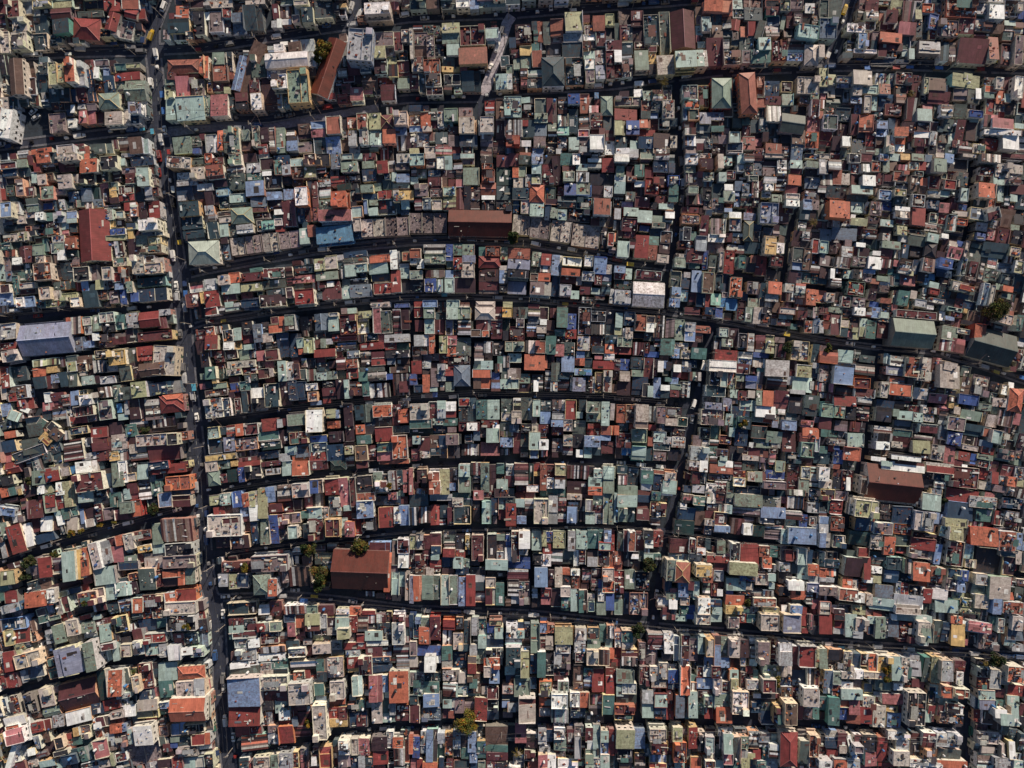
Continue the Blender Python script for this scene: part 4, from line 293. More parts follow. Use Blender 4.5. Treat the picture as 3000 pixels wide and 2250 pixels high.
5 37 16 48 y3;16 35 28 48 T4/w;10 49 29 58 R3;30 33 40 50 B4/b;40 35 48 50 O4/C;47 33 58 50 y4/w;48 48 58 65 w4;57 30 68 62 y4/w@-2;66 28 76 45 b4;78 26 94 44 cs4;94 24 113 40 Cf5/w;113 20 128 35 B4;129 19 145 37 R4;145 18 156 50 p4/y;150 48 158 54 T4;156 18 164 50 rf4;164 16 181 34 kf4;164 34 184 44 of4/w;164 43 182 62 b5/w;182 12 192 22 G3;184 21 198 34 wp4/w;198 11 208 32 Cs4;206 10 214 32 t3;214 10 221 34 p3;198 34 208 42 p3;184 38 212 48 n2;188 50 204 72 R4/Y@-2;204 50 212 68 wp4;210 48 221 70 b4@-2;38 48 48 60 b3;38 60 48 66 r3;69 46 84 56 r4/O;85 44 96 56 rp3;96 42 105 53 d3;134 38 148 60 lp3;110 50 127 63 T4/w;126 50 134 62 Cp3;104 54 112 62 m3;112 62 128 86 rp4/y;130 63 146 82 rf6/Y;147 62 154 80 T3;151 66 162 82 p5/O;160 62 170 80 R3;169 60 185 76 kp4;176 68 185 75 T3;3 58 40 82 Cf5/w@-2;19 61 36 70 r5;12 81 28 94 d3;28 80 48 95 d4/w;50 66 58 90 n3;60 62 71 90 G4/C@-3;61 84 70 91 n4/w;70 58 80 90 B4@-2;76 58 85 74 R4;84 56 104 68 cf4/w;90 70 100 84 T6/w;90 84 98 94 vs6/w;106 68 116 84 t3
14 122 28 136 l3;26 122 38 138 y3/C;35 122 47 137 n4/w@2;52 124 70 145 Gh6/w;68 128 78 146 O6/w;18 108 50 120 rp3;50 102 90 120 cp5/w;91 114 114 136 us3;119 100 138 112 g3;137 97 198 141 A^6@2;178 88 200 102 r4/b;194 100 201 141 O5@2
202 86 212 112 Ts3;208 84 221 100 rp4/w;209 95 220 115 w4;202 120 210 145 T3;210 120 220 136 T3;217 120 221 150 C4
25 152 56 166 t3;58 156 70 166 w3;85 156 110 166 os4/w;110 156 122 166 Gf4/w;142 160 156 166 wp4/y;156 158 168 166 O3;170 162 184 166 R3
T 1200 1350
0 8 3 36 p4;8 9 19 24 df5/w;20 12 32 36 of5/w@0;21 22 33 36 of6/w;32 9 43 36 y4;53 4 65 17 T5/w;53 17 66 34 G4/w;66 2 77 16 rs4;68 8 77 24 kp3/w;77 2 86 34 G4/Y;86 4 93 34 d3;94 3 102 14 m3;93 14 104 21 kf2;94 20 106 31 T4;104 4 113 16 lp3;103 16 113 28 r3;92 30 113 39 d4;113 3 128 26 rs5/C;129 3 134 25 N3;133 2 141 12 R3;133 12 142 16 Y3;141 4 148 32 o4;148 4 156 20 rp3;148 18 156 30 wp4;157 4 169 16 yf5/w;157 16 168 30 w5;170 5 194 20 rs3;170 22 194 36 d2;193 18 208 28 T4;199 9 208 18 T4;193 28 208 37 O4;209 6 221 20 T4;209 20 221 35 G4/T;43 24 50 32 b3/O;43 8 52 23 k2;126 26 140 34 wf3;115 26 126 34 rp3;141 30 168 39 m2
5 30 20 36 bs3;0 36 20 49 t3;22 36 46 43 l3;0 50 10 70 ns3;10 50 23 67 ws3;23 48 32 69 R3;33 48 41 62 t2;41 50 48 70 r3;48 49 66 68 t4;46 40 58 50 Cp4;42 44 56 50 c2;46 34 66 40 m2;69 32 80 42 p4;80 32 92 40 r2;68 43 76 66 ks2;78 43 88 68 Tf4/T;88 40 96 59 n4;96 40 104 52 T3;104 39 114 46 g4;104 46 115 70 R4/O;114 41 124 50 T4;115 50 125 58 k2/m;116 60 126 68 b4;124 41 134 60 ls3;134 41 150 68 Cf5/y;150 38 160 68 l4;160 40 169 66 rs3;171 42 182 50 ws2;170 50 181 67 b4;182 42 190 66 cs2;190 42 198 55 ks4;190 55 200 68 T4;198 36 210 48 G3;198 48 208 56 r3;200 56 209 68 lp3;209 35 218 68 G4;215 35 221 68 G4;170 36 186 42 C3;90 60 94 68 c2;186 36 198 40 d2
0 80 7 96 yf3;7 78 16 96 Cf3;14 80 22 96 r3;22 78 34 92 r3;23 92 34 101 nf4/w;23 101 32 107 T4;22 107 34 116 R3;14 97 22 106 r3/w;0 96 6 112 r2;6 100 20 116 rp2;36 76 50 90 g2;37 88 49 96 Gs3;36 95 49 104 R4/C;50 80 59 96 k2;60 80 65 96 Yp3;67 80 80 108 rf4/C;69 90 79 107 d3;84 79 94 107 k3;94 79 103 86 G3;94 86 103 98 cs2;94 98 102 107 lp3;104 80 109 94 B3;103 94 110 108 w4;110 76 119 109 rp5/w;118 76 130 95 w6/w;118 95 128 102 lp3;132 76 142 96 T4;139 76 144 88 r3;143 76 148 92 y3;147 76 155 88 Bp3;144 90 154 100 R3;155 76 168 94 y4;171 76 179 97 l4;180 76 192 95 T4;192 75 204 95 m4;204 74 212 89 m3;210 74 218 89 b4;204 88 218 97 Tf5/R;217 75 221 97 R3;47 104 58 116 T4/w;57 106 65 116 G3;35 104 47 115 n2;82 107 106 118 T5/w;106 104 130 116 B3;133 100 144 112 kf4/y;142 101 153 114 wp4;153 96 165 112 Ts3;165 96 178 112 g3;177 96 184 114 w3;183 96 190 112 rs3;192 97 203 114 l4;203 97 216 114 dp3;216 98 221 115 o3
0 124 4 154 v4/w;4 124 13 152 O4/w;13 124 33 150 G4/w;6 116 18 123 up3;18 115 26 124 C3;26 115 33 120 rp3;34 124 43 155 T4/w;43 124 52 155 G4/w;53 126 61 156 b4;61 124 71 156 R5/w;71 124 81 131 l3;71 131 81 140 t3;71 140 81 152 cs2;82 126 93 138 Cf4/C;82 137 92 156 r4;93 132 102 156 m3;106 128 118 146 Cs3;118 130 130 155 cp3;105 117 128 130 rs3/y;110 146 118 154 l2;35 116 48 122 d2;50 115 64 123 n3;66 115 82 124 k2;84 118 104 126 k1;118 130 124 136 m3;135 116 149 136 b5;150 118 158 136 d3;157 116 165 136 C4;165 116 173 123 O3;166 124 174 136 kf3;174 117 184 124 wp4;175 124 184 138 op3;186 117 196 132 rs3;196 116 208 128 d3;208 116 221 130 Cf5/O;214 118 221 126 O3;208 130 221 142 O4/w;196 128 204 140 ps3;204 128 209 138 B3;132 138 138 148 ls3;132 145 141 158 k2;142 138 153 147 R4;142 147 152 155 p3;153 138 164 158 d3;163 136 174 147 Cf5/w;164 147 174 162 m4;174 138 183 162 T4;183 140 192 164 m4/C;192 144 200 152 Cp3;193 152 200 163 nf3;203 138 211 152 wp4;202 152 212 166 G4;212 144 221 161 B4
T 1800 1350
3 5 14 14 t3;14 7 26 30 t2;4 15 14 26 ps3;29 10 42 25 m4;29 24 40 32 l3;42 10 54 15 o3;42 14 54 32 n3;54 12 67 22 Cp4;52 21 67 36 T4/C;50 25 64 38 w3;54 25 58 35 r4;4 27 25 37 G4;3 37 25 50 T5;4 50 14 66 Gf5/w;14 50 22 66 t3;25 32 40 45 n3;40 33 50 43 m4;50 34 60 44 t2;24 45 38 64 r3;38 44 56 60 rp3;40 55 50 61 ws3;0 35 4 66 T4;76 12 82 20 R2;80 0 92 11 rs4;92 0 101 12 w4;112 0 122 6 T3;120 0 128 7 w3;103 4 128 14 o3;84 12 93 25 r3;93 13 100 25 t2;101 14 116 22 cp2;84 26 98 35 lf3;75 27 83 34 n2;108 20 122 34 rs3;98 24 110 46 wp3;121 23 130 40 G3/C;108 32 120 46 rs3;74 36 86 46 ps3/w;85 38 98 48 m4/y;71 46 78 52 w3;116 38 128 46 n2;100 46 114 54 d2;113 47 127 57 Ts3/w;68 50 88 64 n3;65 64 86 80 N3;87 54 97 70 u3;87 71 97 82 kf3/w;97 63 108 70 C4;107 55 122 70 r3;97 70 105 80 n3;108 70 125 77 b4;110 77 124 88 bs5;111 86 120 100 G3;98 54 108 62 r2;128 18 142 28 wp4;128 10 142 18 rp3;144 12 152 22 C4;152 12 164 23 G4/w;163 10 184 20 B3;174 0 184 12 G4;161 22 186 31 cf5/w;186 18 198 30 r3;198 18 210 34 G3;131 27 158 36 n2;130 36 160 50 G4/w;160 38 180 50 g3;186 31 206 38 Gs4;186 38 204 52 ns3;158 50 185 62 b4;157 60 173 68 s3;173 60 184 70 k2;128 50 156 60 cs3;126 62 140 80 rs2;139 68 149 80 w4;150 70 162 82 N3;162 70 180 85 cs3;173 70 182 76 p3;185 54 202 64 Cs4;200 58 208 72 B3;187 72 218 90 b5/w@3;180 74 190 90 T4;208 74 218 90 B4;189 88 203 92 Cf4;201 6 212 20 lp3;210 6 221 28 Ts2;208 45 221 56 l3;209 30 221 44 np2;210 60 218 70 Cp3;213 68 220 74 w3;187 4 200 18 r2
3 78 9 98 g3;10 75 14 98 r3/w;15 76 23 98 of5/w;23 76 32 98 r2;32 75 42 86 kf5/w;33 82 42 94 w4;42 76 53 93 R4;0 98 9 112 o3;18 98 26 106 ls3;26 97 32 108 g3;32 100 42 107 T4;40 100 50 107 m3;56 107 66 130 G6/C@3;64 110 82 132 oh6/y@3;60 84 80 100 r3;59 100 80 107 n2;80 84 88 100 rp3;89 82 98 92 k2;98 84 104 96 t3;89 94 99 102 wp4;100 100 124 110 R4;112 100 124 108 p3;108 108 122 119 r3;88 112 106 126 Yf6/y;95 116 107 132 op6/w;107 118 118 130 lf3;125 88 136 108 kp4/w;136 90 156 112 R4/r;156 92 168 104 op4/w;160 104 170 116 O4/w;168 92 176 104 m3;125 110 154 124 y6/w@2;136 124 151 130 B4;121 127 142 140 T4;142 132 150 140 C3;152 122 166 134 Cp4;166 122 174 130 T3;185 96 193 108 R3;192 98 198 108 rp3;197 94 207 112 T4;180 92 186 108 cf2;206 96 214 112 n3;209 112 221 124 O4/w;210 124 221 132 l3;188 130 205 140 w5;178 136 190 146 kf4/o;191 140 207 150 O4/w;208 132 221 142 vf4/w;166 112 175 120 ls3;178 110 190 120 lp3;0 118 11 130 R2;11 118 22 138 G3;0 126 10 142 rp3/w;22 120 38 140 kp3;69 132 80 147 b4;79 138 88 148 G4/w;85 130 92 150 Tf5/G;80 130 86 140 r5/y;95 132 103 148 Gs3;104 132 111 146 rp3;111 139 117 146 w3;56 142 70 150 G3;46 146 58 160 ws2;59 150 68 160 w4;71 148 81 156 Cf4;79 156 88 166 B3;90 148 104 166 w6/w;103 150 116 158 n4;106 158 116 166 T4;44 150 52 160 rs3;52 158 60 166 r3;70 157 80 166 m3;16 142 36 166 cp3;0 150 9 166 G3;10 142 16 166 n1;120 145 140 156 O4@3;120 156 138 166 Yf4;134 139 148 146 k3;148 138 160 148 ks2;160 140 172 150 ns3;121 138 128 144 B3;150 148 175 158 op4/w;160 158 178 166 yf4/w;136 157 156 166 lp2;190 156 203 166 b5/w;180 156 190 166 rs3;203 158 208 166 R3;213 150 221 160 p3;60 138 68 142 p3
T 2400 1350
0 7 11 22 w5/w;15 4 22 9 o3;15 10 24 31 k3;24 10 36 32 rp3;30 18 33 32 w4;0 20 14 30 Cf3;51 4 111 46 A^5@6;44 16 52 36 u5;67 0 114 12 w4@6;67 0 79 6 T5;111 35 132 54 T5/w@8;104 34 111 50 ls4/w@8;116 2 146 14 R4@6;112 10 124 20 ks2;124 10 140 22 np3;131 14 139 20 p3;124 22 136 30 ws3;120 30 133 38 s3;141 6 172 30 rp4/C@6;138 30 170 48 R3@8;138 44 166 64 n4/b@7;162 38 192 52 lp4/w@6;186 12 194 25 R4;194 16 202 26 lp3;202 17 213 28 O4;212 20 221 28 y3;202 29 221 40 os4/w;172 22 186 32 Cf3;187 26 200 34 c3;178 34 190 40 p3;198 40 221 52 np3/l@5;168 52 188 66 m3@6;188 54 200 70 R3;200 54 216 66 lp3;172 0 186 8 Rp3;182 0 194 12 r3;196 4 210 18 r2;210 6 221 20 lp3;154 4 160 12 w4
12 42 25 58 R4/w;26 46 37 60 T4;10 42 14 56 m3;38 42 64 62 yf6/w;48 46 53 60 k6;53 49 64 58 l6/w;50 58 62 65 G4;66 46 79 64 k3;79 49 100 68 n4@3;39 62 55 76 n4/Y@4;59 66 80 80 cf4/w@5;80 68 100 80 rp3/O;56 62 60 76 b3;102 54 124 76 Cf5/l@6;110 56 123 74 Cp5/w;100 76 124 86 dp3;124 56 130 68 b3;130 58 136 70 b3/r;136 62 160 72 y5/y@5;140 71 156 86 y6/w@5;124 70 132 78 kf3;130 70 140 82 T4;163 72 194 92 O5/R@5;172 76 192 94 O5@5;194 76 213 98 op5/w@4;197 88 212 96 p4;213 78 221 96 b4;158 72 166 90 ls3;0 60 10 68 b4;0 68 10 78 l4;12 60 27 76 op4/w;0 78 13 94 b5/w;14 80 28 94 np3;32 76 57 92 N3@6;55 80 68 96 Cp4/y@5;69 82 82 102 O4@4;81 80 100 92 g3/y@3;100 83 125 97 R4@6;124 90 132 112 b4@6;96 92 122 106 cp3;118 92 124 108 Cf3;136 86 156 114 rp4/w;137 104 144 110 G4;157 90 166 106 T4;157 106 170 116 Cp3;195 98 212 104 t4;196 104 212 124 d3;168 90 196 122 k2;212 98 221 112 C4;31 92 42 98 o3;42 94 55 104 R4/C@5;28 104 52 126 d4@4;48 104 56 128 R4@5;55 98 72 108 N2;73 104 90 118 tf4/T@4;92 106 100 122 Cs4/y;101 110 120 130 O5/C@6;120 114 134 132 op4/y;138 116 152 128 nf4/y;151 118 162 130 B4;148 130 158 142 b4;136 126 148 140 c4/w;168 122 182 134 l4;164 132 178 144 G3;183 125 208 150 C5/G@4;188 133 203 146 C4;194 126 202 134 w3;202 126 208 134 R3;56 114 68 122 ws3;48 126 60 132 w3;58 124 67 132 y3;70 118 86 132 n3;8 98 20 108 kf3;6 106 22 116 t3;0 98 6 114 t3;0 116 8 126 O3;0 126 16 134 l3;25 126 36 138 O3;35 128 42 140 C3;40 128 52 140 rp2;0 136 20 146 cf5/w@3;21 138 42 152 of5/w@6;38 142 51 154 w5/w@10;51 144 58 156 C4/w;56 148 80 162 T4/w@5;60 134 80 148 s3@5;88 132 96 146 R3/w;82 130 88 144 lp3;96 134 110 148 kp3;112 138 122 154 R4/C@4;110 136 114 150 ws3;122 138 138 150 w4@5;144 142 156 150 y3;80 144 112 158 l4@6;82 156 110 166 C5/w@4;125 150 150 164 T4@4;136 148 152 156 m3;150 158 174 166 y3;168 144 184 160 Cf4/y;152 148 166 158 yp3;187 149 198 166 b5/b;198 152 221 166 op5/w;202 142 210 150 O3;20 154 36 166 n2;36 156 50 166 y3;16 160 28 166 df4;0 152 12 166 Cs4/p;210 136 221 150 g3;105 148 112 160 w3;200 130 214 136 d2
T 0 1800
0 3 30 17 n3/b@-8;41 0 53 10 m3;53 0 66 7 Gf4/R;12 12 34 32 R3@-10;4 16 16 34 y4/Y@-10;0 20 6 34 rp3;48 16 60 32 l3/l@-14;56 10 72 32 G5/y@-14;70 5 86 24 Cf5/w@-10;84 8 102 20 G3@-8;90 14 106 26 lf2;86 0 98 6 R3;100 0 110 6 T3;102 4 118 18 r2;106 10 122 30 T4/Y@-12;122 0 140 20 kp3;132 10 146 20 ws3;143 15 158 27 r3;156 20 180 31 Rf4/w@-4;180 0 212 18 kp5/w@-2;170 4 180 14 m3;150 4 172 18 n2;188 20 200 34 r3;200 20 214 32 t3;12 38 34 46 Cf3;14 38 46 60 Cf5/w@-14;4 40 16 62 R4@-8;0 40 6 60 lp3;24 50 50 70 s3@-12;0 60 8 80 R3;6 62 22 80 R3@-10;22 60 30 74 l3;18 38 24 48 y4;50 44 66 62 kp2;52 56 66 70 m2;58 34 86 68 v6/y@-12;65 36 90 66 v6/w@-12;88 30 105 62 G7/w@-14;108 30 124 40 rf5/w@-10;120 30 130 50 T4;130 32 142 46 Cf4/y@-4;143 28 156 44 lp4;157 30 172 44 T3;172 32 180 46 l4;160 44 172 49 O2;181 33 195 50 w5/l;195 36 208 44 w4;206 34 221 46 lp3;0 80 6 88 B3
62 68 108 106 r^4@-14;106 60 120 92 N4/w@-8;116 61 132 88 O5/w@-4;132 58 142 84 g3;141 57 150 68 yp2;142 66 152 84 Cf5/w;150 52 166 80 rp3;171 52 192 71 T3/G;172 71 188 90 m3;192 56 221 70 Oh4;190 72 210 90 Cf5/w;209 70 221 88 l5/w;183 91 221 117 O^7/w@-2;125 84 142 92 lp4;112 90 130 104 R3;98 95 114 108 n3@-10;70 100 100 120 w4@-14;56 108 70 122 l3@-10;24 84 42 108 kp3;41 78 60 101 Cf4/y@-12;46 98 66 112 G^3@-14;10 86 24 108 rp2;0 90 10 110 np2;4 108 28 122 w5/w@-12;6 118 22 128 O5/w@-12;4 122 28 142 p6/w@-14;28 106 34 134 w4@-14;34 114 54 128 R4@-10;30 104 46 114 u2;40 126 56 140 u3;133 98 147 110 w4@-6;148 92 170 104 C4@-6;150 80 166 92 n3;148 103 172 112 g3@-4;152 84 158 94 m3;172 94 183 102 b3;173 100 183 108 N3;143 120 166 142 w6/w@-8;104 110 118 122 r4/w@-8;100 112 110 124 w4@-10;118 112 132 128 O4/p@-8;118 104 134 114 Cp5;124 118 137 128 b4;86 118 100 134 cp3@-10;112 128 126 148 l4;126 128 140 142 cp3@-8;137 124 144 140 T4;100 134 118 156 p5/y@-12;102 124 112 134 op3;78 122 86 132 Y4;68 128 78 136 R3;70 136 82 146 o3;76 132 90 142 m3;84 142 98 160 m4@-14;66 150 84 164 n4@-10;57 146 74 154 kf5/w@-14;58 132 70 146 kf5/w@-14;60 154 72 166 T3;76 144 88 158 t3;29 144 39 153 w4;38 146 52 156 rs3;36 130 46 146 l4@-14;12 136 36 146 n2;8 142 16 166 w5/w@14;14 148 24 160 wp4;0 130 8 160 Yp4/Y;30 156 42 166 Cp3;42 156 60 166 T4/Y@-10;106 156 124 166 C4/p;118 150 124 164 y4;124 148 138 160 rp3;138 134 176 164 lpX@-12;184 132 194 138 G3;184 138 192 144 B3;193 132 206 142 t3;207 130 221 141 R4/y@-4;192 142 214 154 Cp4;185 118 200 130 b3;198 118 221 128 kp3;176 140 186 148 r3;186 154 198 166 R4@-6;196 154 221 166 T3;170 156 186 166 d3;172 120 182 132 cp3;88 158 108 166 kp3
T 600 1800
26 4 42 12 r3;42 4 56 14 t3;26 12 42 20 T3;56 9 70 19 R4;46 10 56 20 r3;70 8 83 18 G4;60 19 80 32 rp3;30 18 56 26 rs3;47 26 59 36 w4;32 26 46 36 lp3;26 20 38 27 m3;89 9 98 24 p4;86 0 98 8 n3;98 0 108 14 O3;108 0 124 18 y5/w;124 0 132 15 lf4/w;118 16 132 22 d3;132 3 142 14 d3;141 0 156 16 T5/C;143 15 156 27 y6/w;132 14 142 22 C3;156 1 165 20 R4;165 0 176 18 ks3;175 0 196 10 rs3;186 9 200 19 t3/y;203 0 216 12 rp4/w;202 9 216 33 lf5/w;164 21 173 30 R3;173 18 192 28 T4;150 30 175 38 R3;193 18 202 28 k2;175 28 198 34 ls3;106 27 116 33 Cp3;117 22 128 28 y2;88 28 102 36 t3;60 34 87 42 ls3;58 42 87 50 w3/w;34 36 56 50 lp3;46 37 60 42 r2;90 36 109 46 l4;116 32 136 43 Cf5/C;136 28 148 38 lp3;137 38 150 44 t3;152 38 168 46 lp3;174 35 192 46 r3;178 46 200 52 np3;166 45 181 66 rp4/w;154 46 167 58 R4;155 56 166 62 Y3;182 50 202 62 n3;203 30 221 44 rs3;207 44 221 60 ls3;28 51 58 58 w3/w;26 55 60 68 g3;96 61 108 73 O4;108 60 114 72 R3;120 48 132 62 m4/Y;121 62 132 73 t4;132 46 150 68 Cp4/Y;60 52 72 60 cp3;72 48 90 58 m3;60 60 74 68 C3;72 58 90 68 ts3;92 50 120 60 ns3;24 68 60 100 b6/w@-3;60 66 90 82 Cp5/w@-3;62 80 90 94 r3;62 94 74 104 kf4/w;76 92 92 106 T4/l;80 104 92 114 w4/w;26 98 60 120 R5/w@-2;44 110 56 120 w5;90 74 114 98 Cf6/w;98 82 108 98 l6;118 74 129 88 m4/y;135 72 151 92 Cf5/w;134 90 152 102 O3/w;134 100 144 118 R3;144 100 154 114 rf4/Y;135 112 154 122 Y3;116 98 132 136 Cf6/w;120 88 132 100 s3;100 97 110 104 r3;159 67 170 88 T5/w;177 67 192 94 p5/w;191 66 198 84 bf4;194 82 202 90 T3;199 62 220 95 O6/w;180 94 192 118 Cf4/w;155 94 174 106 kp3;164 92 173 104 m3;156 104 176 122 nf3;164 106 174 120 r3;192 90 204 106 m3;200 92 206 108 l4;203 94 221 104 rp3;206 104 221 115 r3;192 106 206 116 T3;80 115 94 122 r2;80 120 96 140 R4/O;68 120 80 128 cp3;40 130 68 147 Os3/T@-3;68 128 80 140 l3
52 154 70 166 Cp4/y;48 158 54 166 R3;71 152 80 166 G4/y;80 150 95 166 l4@-3;94 148 102 166 rp3;103 144 112 152 c3;103 152 112 166 ps3;115 154 121 163 w3;124 143 138 166 R4/Y;144 136 157 152 wp5/w;144 152 157 166 c4/w;158 134 166 152 Cf4;166 134 178 152 p4/w;158 154 166 166 n3;166 153 173 166 l4;174 154 182 166 t3;180 132 197 148 d4;182 148 198 162 R3;196 126 204 144 lp3;203 133 214 144 O4/w;204 144 216 164 Cs4/w;216 134 221 160 O3;0 128 6 140 O4/w;6 124 16 140 wp4;0 150 10 166 k3/y
T 1200 1800
6 3 12 10 b4;12 3 21 14 G3;10 14 22 32 O4;22 2 33 28 r4/R;0 0 4 26 n3;4 8 11 26 np3;36 6 49 17 R4/O;36 17 48 33 ws2;50 3 58 16 kp4;47 20 58 38 Cf4/Y;59 6 66 32 t3;67 4 75 22 l4;75 4 83 15 m3;74 17 83 36 T4/T;84 10 92 20 B4;92 14 101 26 T4/y;84 20 92 26 lp3;86 6 100 12 yp4;83 26 101 36 n3;104 11 117 26 wp4;117 8 123 17 n2;116 17 124 26 T4;110 18 116 24 r3;124 10 130 24 n2;103 27 121 36 Ts3;131 10 140 41 G4;141 9 149 20 b3/O;141 15 148 26 C3;148 11 157 20 op3;147 24 155 38 C4;141 26 148 37 rp3;157 14 176 32 y4/Y;158 32 174 42 Cp4;179 15 191 28 C4;178 28 190 41 l4;179 41 189 52 r4/w;192 14 205 26 tp3/Y;192 26 206 37 G3;191 38 204 55 Cf5/w;204 38 216 55 ws5/w;205 12 212 30 m3;213 12 221 26 ws4;216 36 221 48 O3;0 29 8 45 cf4/w;0 46 9 57 C3;8 34 34 44 B3;16 46 28 62 w6/w;28 45 34 52 w3;35 34 46 58 m4;56 32 64 40 t3/C;65 33 73 44 l4/w;47 40 62 58 nf2;63 46 72 64 R5/Y;72 36 82 53 Gf3;60 42 66 50 k2;82 36 101 47 kp3;80 47 98 58 Op4/w;80 56 88 68 Cf5/C;86 58 97 74 b4/T;104 36 120 56 tf6/w;120 40 129 68 y5/w;103 56 118 65 T3;114 56 120 68 m3;104 65 114 79 n2;130 41 138 64 nf3;138 40 147 69 m5/w;147 42 156 56 k3;156 41 164 58 l4;163 42 174 58 cp3;146 54 156 66 kp3;156 56 172 66 rs2
0 62 16 78 cp3;0 70 8 78 wp3;16 63 34 72 tp3;36 60 54 72 C4;53 63 61 74 C4/w;62 64 77 85 up3;15 73 32 86 m4;4 76 16 88 Tp3;36 74 50 89 Ts4;44 74 52 89 T4;51 78 63 88 T4;62 80 76 88 G3;77 74 92 80 r2;78 78 84 86 C3;84 79 96 91 r4/C;0 87 9 97 tf4/w;0 98 11 117 r4/w;15 86 32 100 b5/w;34 74 35 90 N2;13 101 34 114 sp3/c;36 92 49 101 T4;49 89 59 106 c3;59 88 70 110 cs2;36 101 44 112 r2;42 104 48 112 o3;44 100 49 106 B2;70 90 84 115 R4@2;84 91 96 104 kf2;84 104 96 114 n2;113 70 130 88 G4;100 76 112 86 Cp4;100 84 120 96 t3;106 96 118 105 l4;100 92 108 100 b3;118 90 136 117 C6/w;130 68 137 80 nf3;140 72 154 90 yp4/O;140 90 148 98 O3;146 92 154 98 T3;153 86 171 102 wf6/w;160 72 172 84 Gp4;153 102 171 117 Ts5/w;140 100 152 110 lp3;146 103 152 109 l3;177 54 187 74 u3;177 74 187 82 u3;188 58 198 68 m3;188 66 198 80 bs3;197 60 210 83 R4/C;212 59 221 86 R4;173 84 184 100 wp4/w;184 84 194 101 O4/C;174 98 184 104 op3;195 86 208 98 ps3;208 86 221 109 m4;194 98 208 108 cs3;190 106 210 118 k2;174 102 190 112 n3;210 108 221 120 k2
0 130 3 150 O4;3 132 11 155 B3;12 126 18 150 lp3;18 126 30 158 b4/T;30 128 38 140 l3;38 128 47 152 Op3/Y;31 136 38 155 N2;37 130 43 142 O3;47 126 55 136 l3;47 136 55 145 l4;55 130 62 144 k3;56 144 64 156 m3;63 128 72 148 b4/w;47 145 55 154 k3;73 120 82 134 t2;73 136 82 156 m4/Y;65 150 73 160 b4/w;82 120 106 142 u3;82 141 106 148 m3;83 149 106 158 r3;106 120 114 138 k1;114 118 126 138 p4;126 118 138 128 r3;126 128 138 144 d2;139 124 148 140 l4;148 124 156 138 n3;156 122 168 135 wp5/w;156 134 169 147 G4;170 124 178 140 r3;170 126 179 132 C3;178 132 185 155 l5;178 120 188 132 c3;190 122 198 138 r4;192 136 198 146 w4;190 146 198 156 G4;198 120 206 154 T4;206 126 215 138 T4/C;206 138 215 150 bp3;215 124 221 152 R4;140 142 152 152 lf3;156 146 168 156 c3;139 152 149 166 p5/w;149 152 158 166 w5/w;190 152 199 166 G5/y;199 155 206 166 l5;206 152 216 166 T5/w;8 156 14 166 R3;14 160 30 166 O5/Y;32 154 37 166 n3/w;40 156 47 166 r3;48 158 64 166 t3;66 160 73 166 n3;74 158 82 166 G3;83 158 95 166 r3;94 160 106 166 k3;172 156 190 166 rp2;160 156 182 166 wf4;124 146 136 158 rp2;112 152 124 166 n2;128 158 138 166 o2
T 1800 1800
52 0 66 6 ps3;66 0 78 7 T3;78 0 86 5 B3;88 0 104 11 Cf6/w;104 0 116 8 T3;123 3 135 15 cf4/w;134 0 143 9 R3;143 0 152 9 m3;158 0 178 18 Cf6/w;182 0 202 20 v6/w;202 0 208 12 R3;208 0 214 16 ps3;0 18 8 36 wp3;8 17 20 30 m4/w;8 30 20 38 C3;8 38 25 47 r4;8 46 25 56 Cs4/w;26 30 34 50 cp2;36 20 52 38 rs3;38 26 52 38 r3;53 20 64 30 wf4/w;54 30 64 42 w5/w;52 42 62 50 k3;64 24 70 50 n3;72 22 82 34 rf3/y;80 26 90 50 cf3;72 34 82 54 dp3;90 24 99 42 T4;99 26 108 46 Cf5/Y;97 46 110 57 b3;107 24 115 57 b4;115 24 123 45 G3;114 47 124 57 b4/w;124 27 136 47 Cf5/w;127 30 136 47 o5;136 28 145 46 d4;146 26 154 46 ws3;155 30 168 54 cf6/w;168 26 176 48 rp3;178 32 192 55 l6/w;192 34 202 55 r3;200 34 218 57 R5/w;217 38 221 57 y5;146 48 154 56 T3;136 44 142 56 lp3;142 56 148 64 R3;150 60 155 70 m3;146 60 154 72 p3;143 71 156 81 l5/w;160 55 175 70 Gf4/w;160 70 175 85 rf6/w;170 56 178 78 Yp3;180 55 192 68 Cs3;192 54 208 76 n2;208 56 216 78 ws4;216 60 221 78 rp3
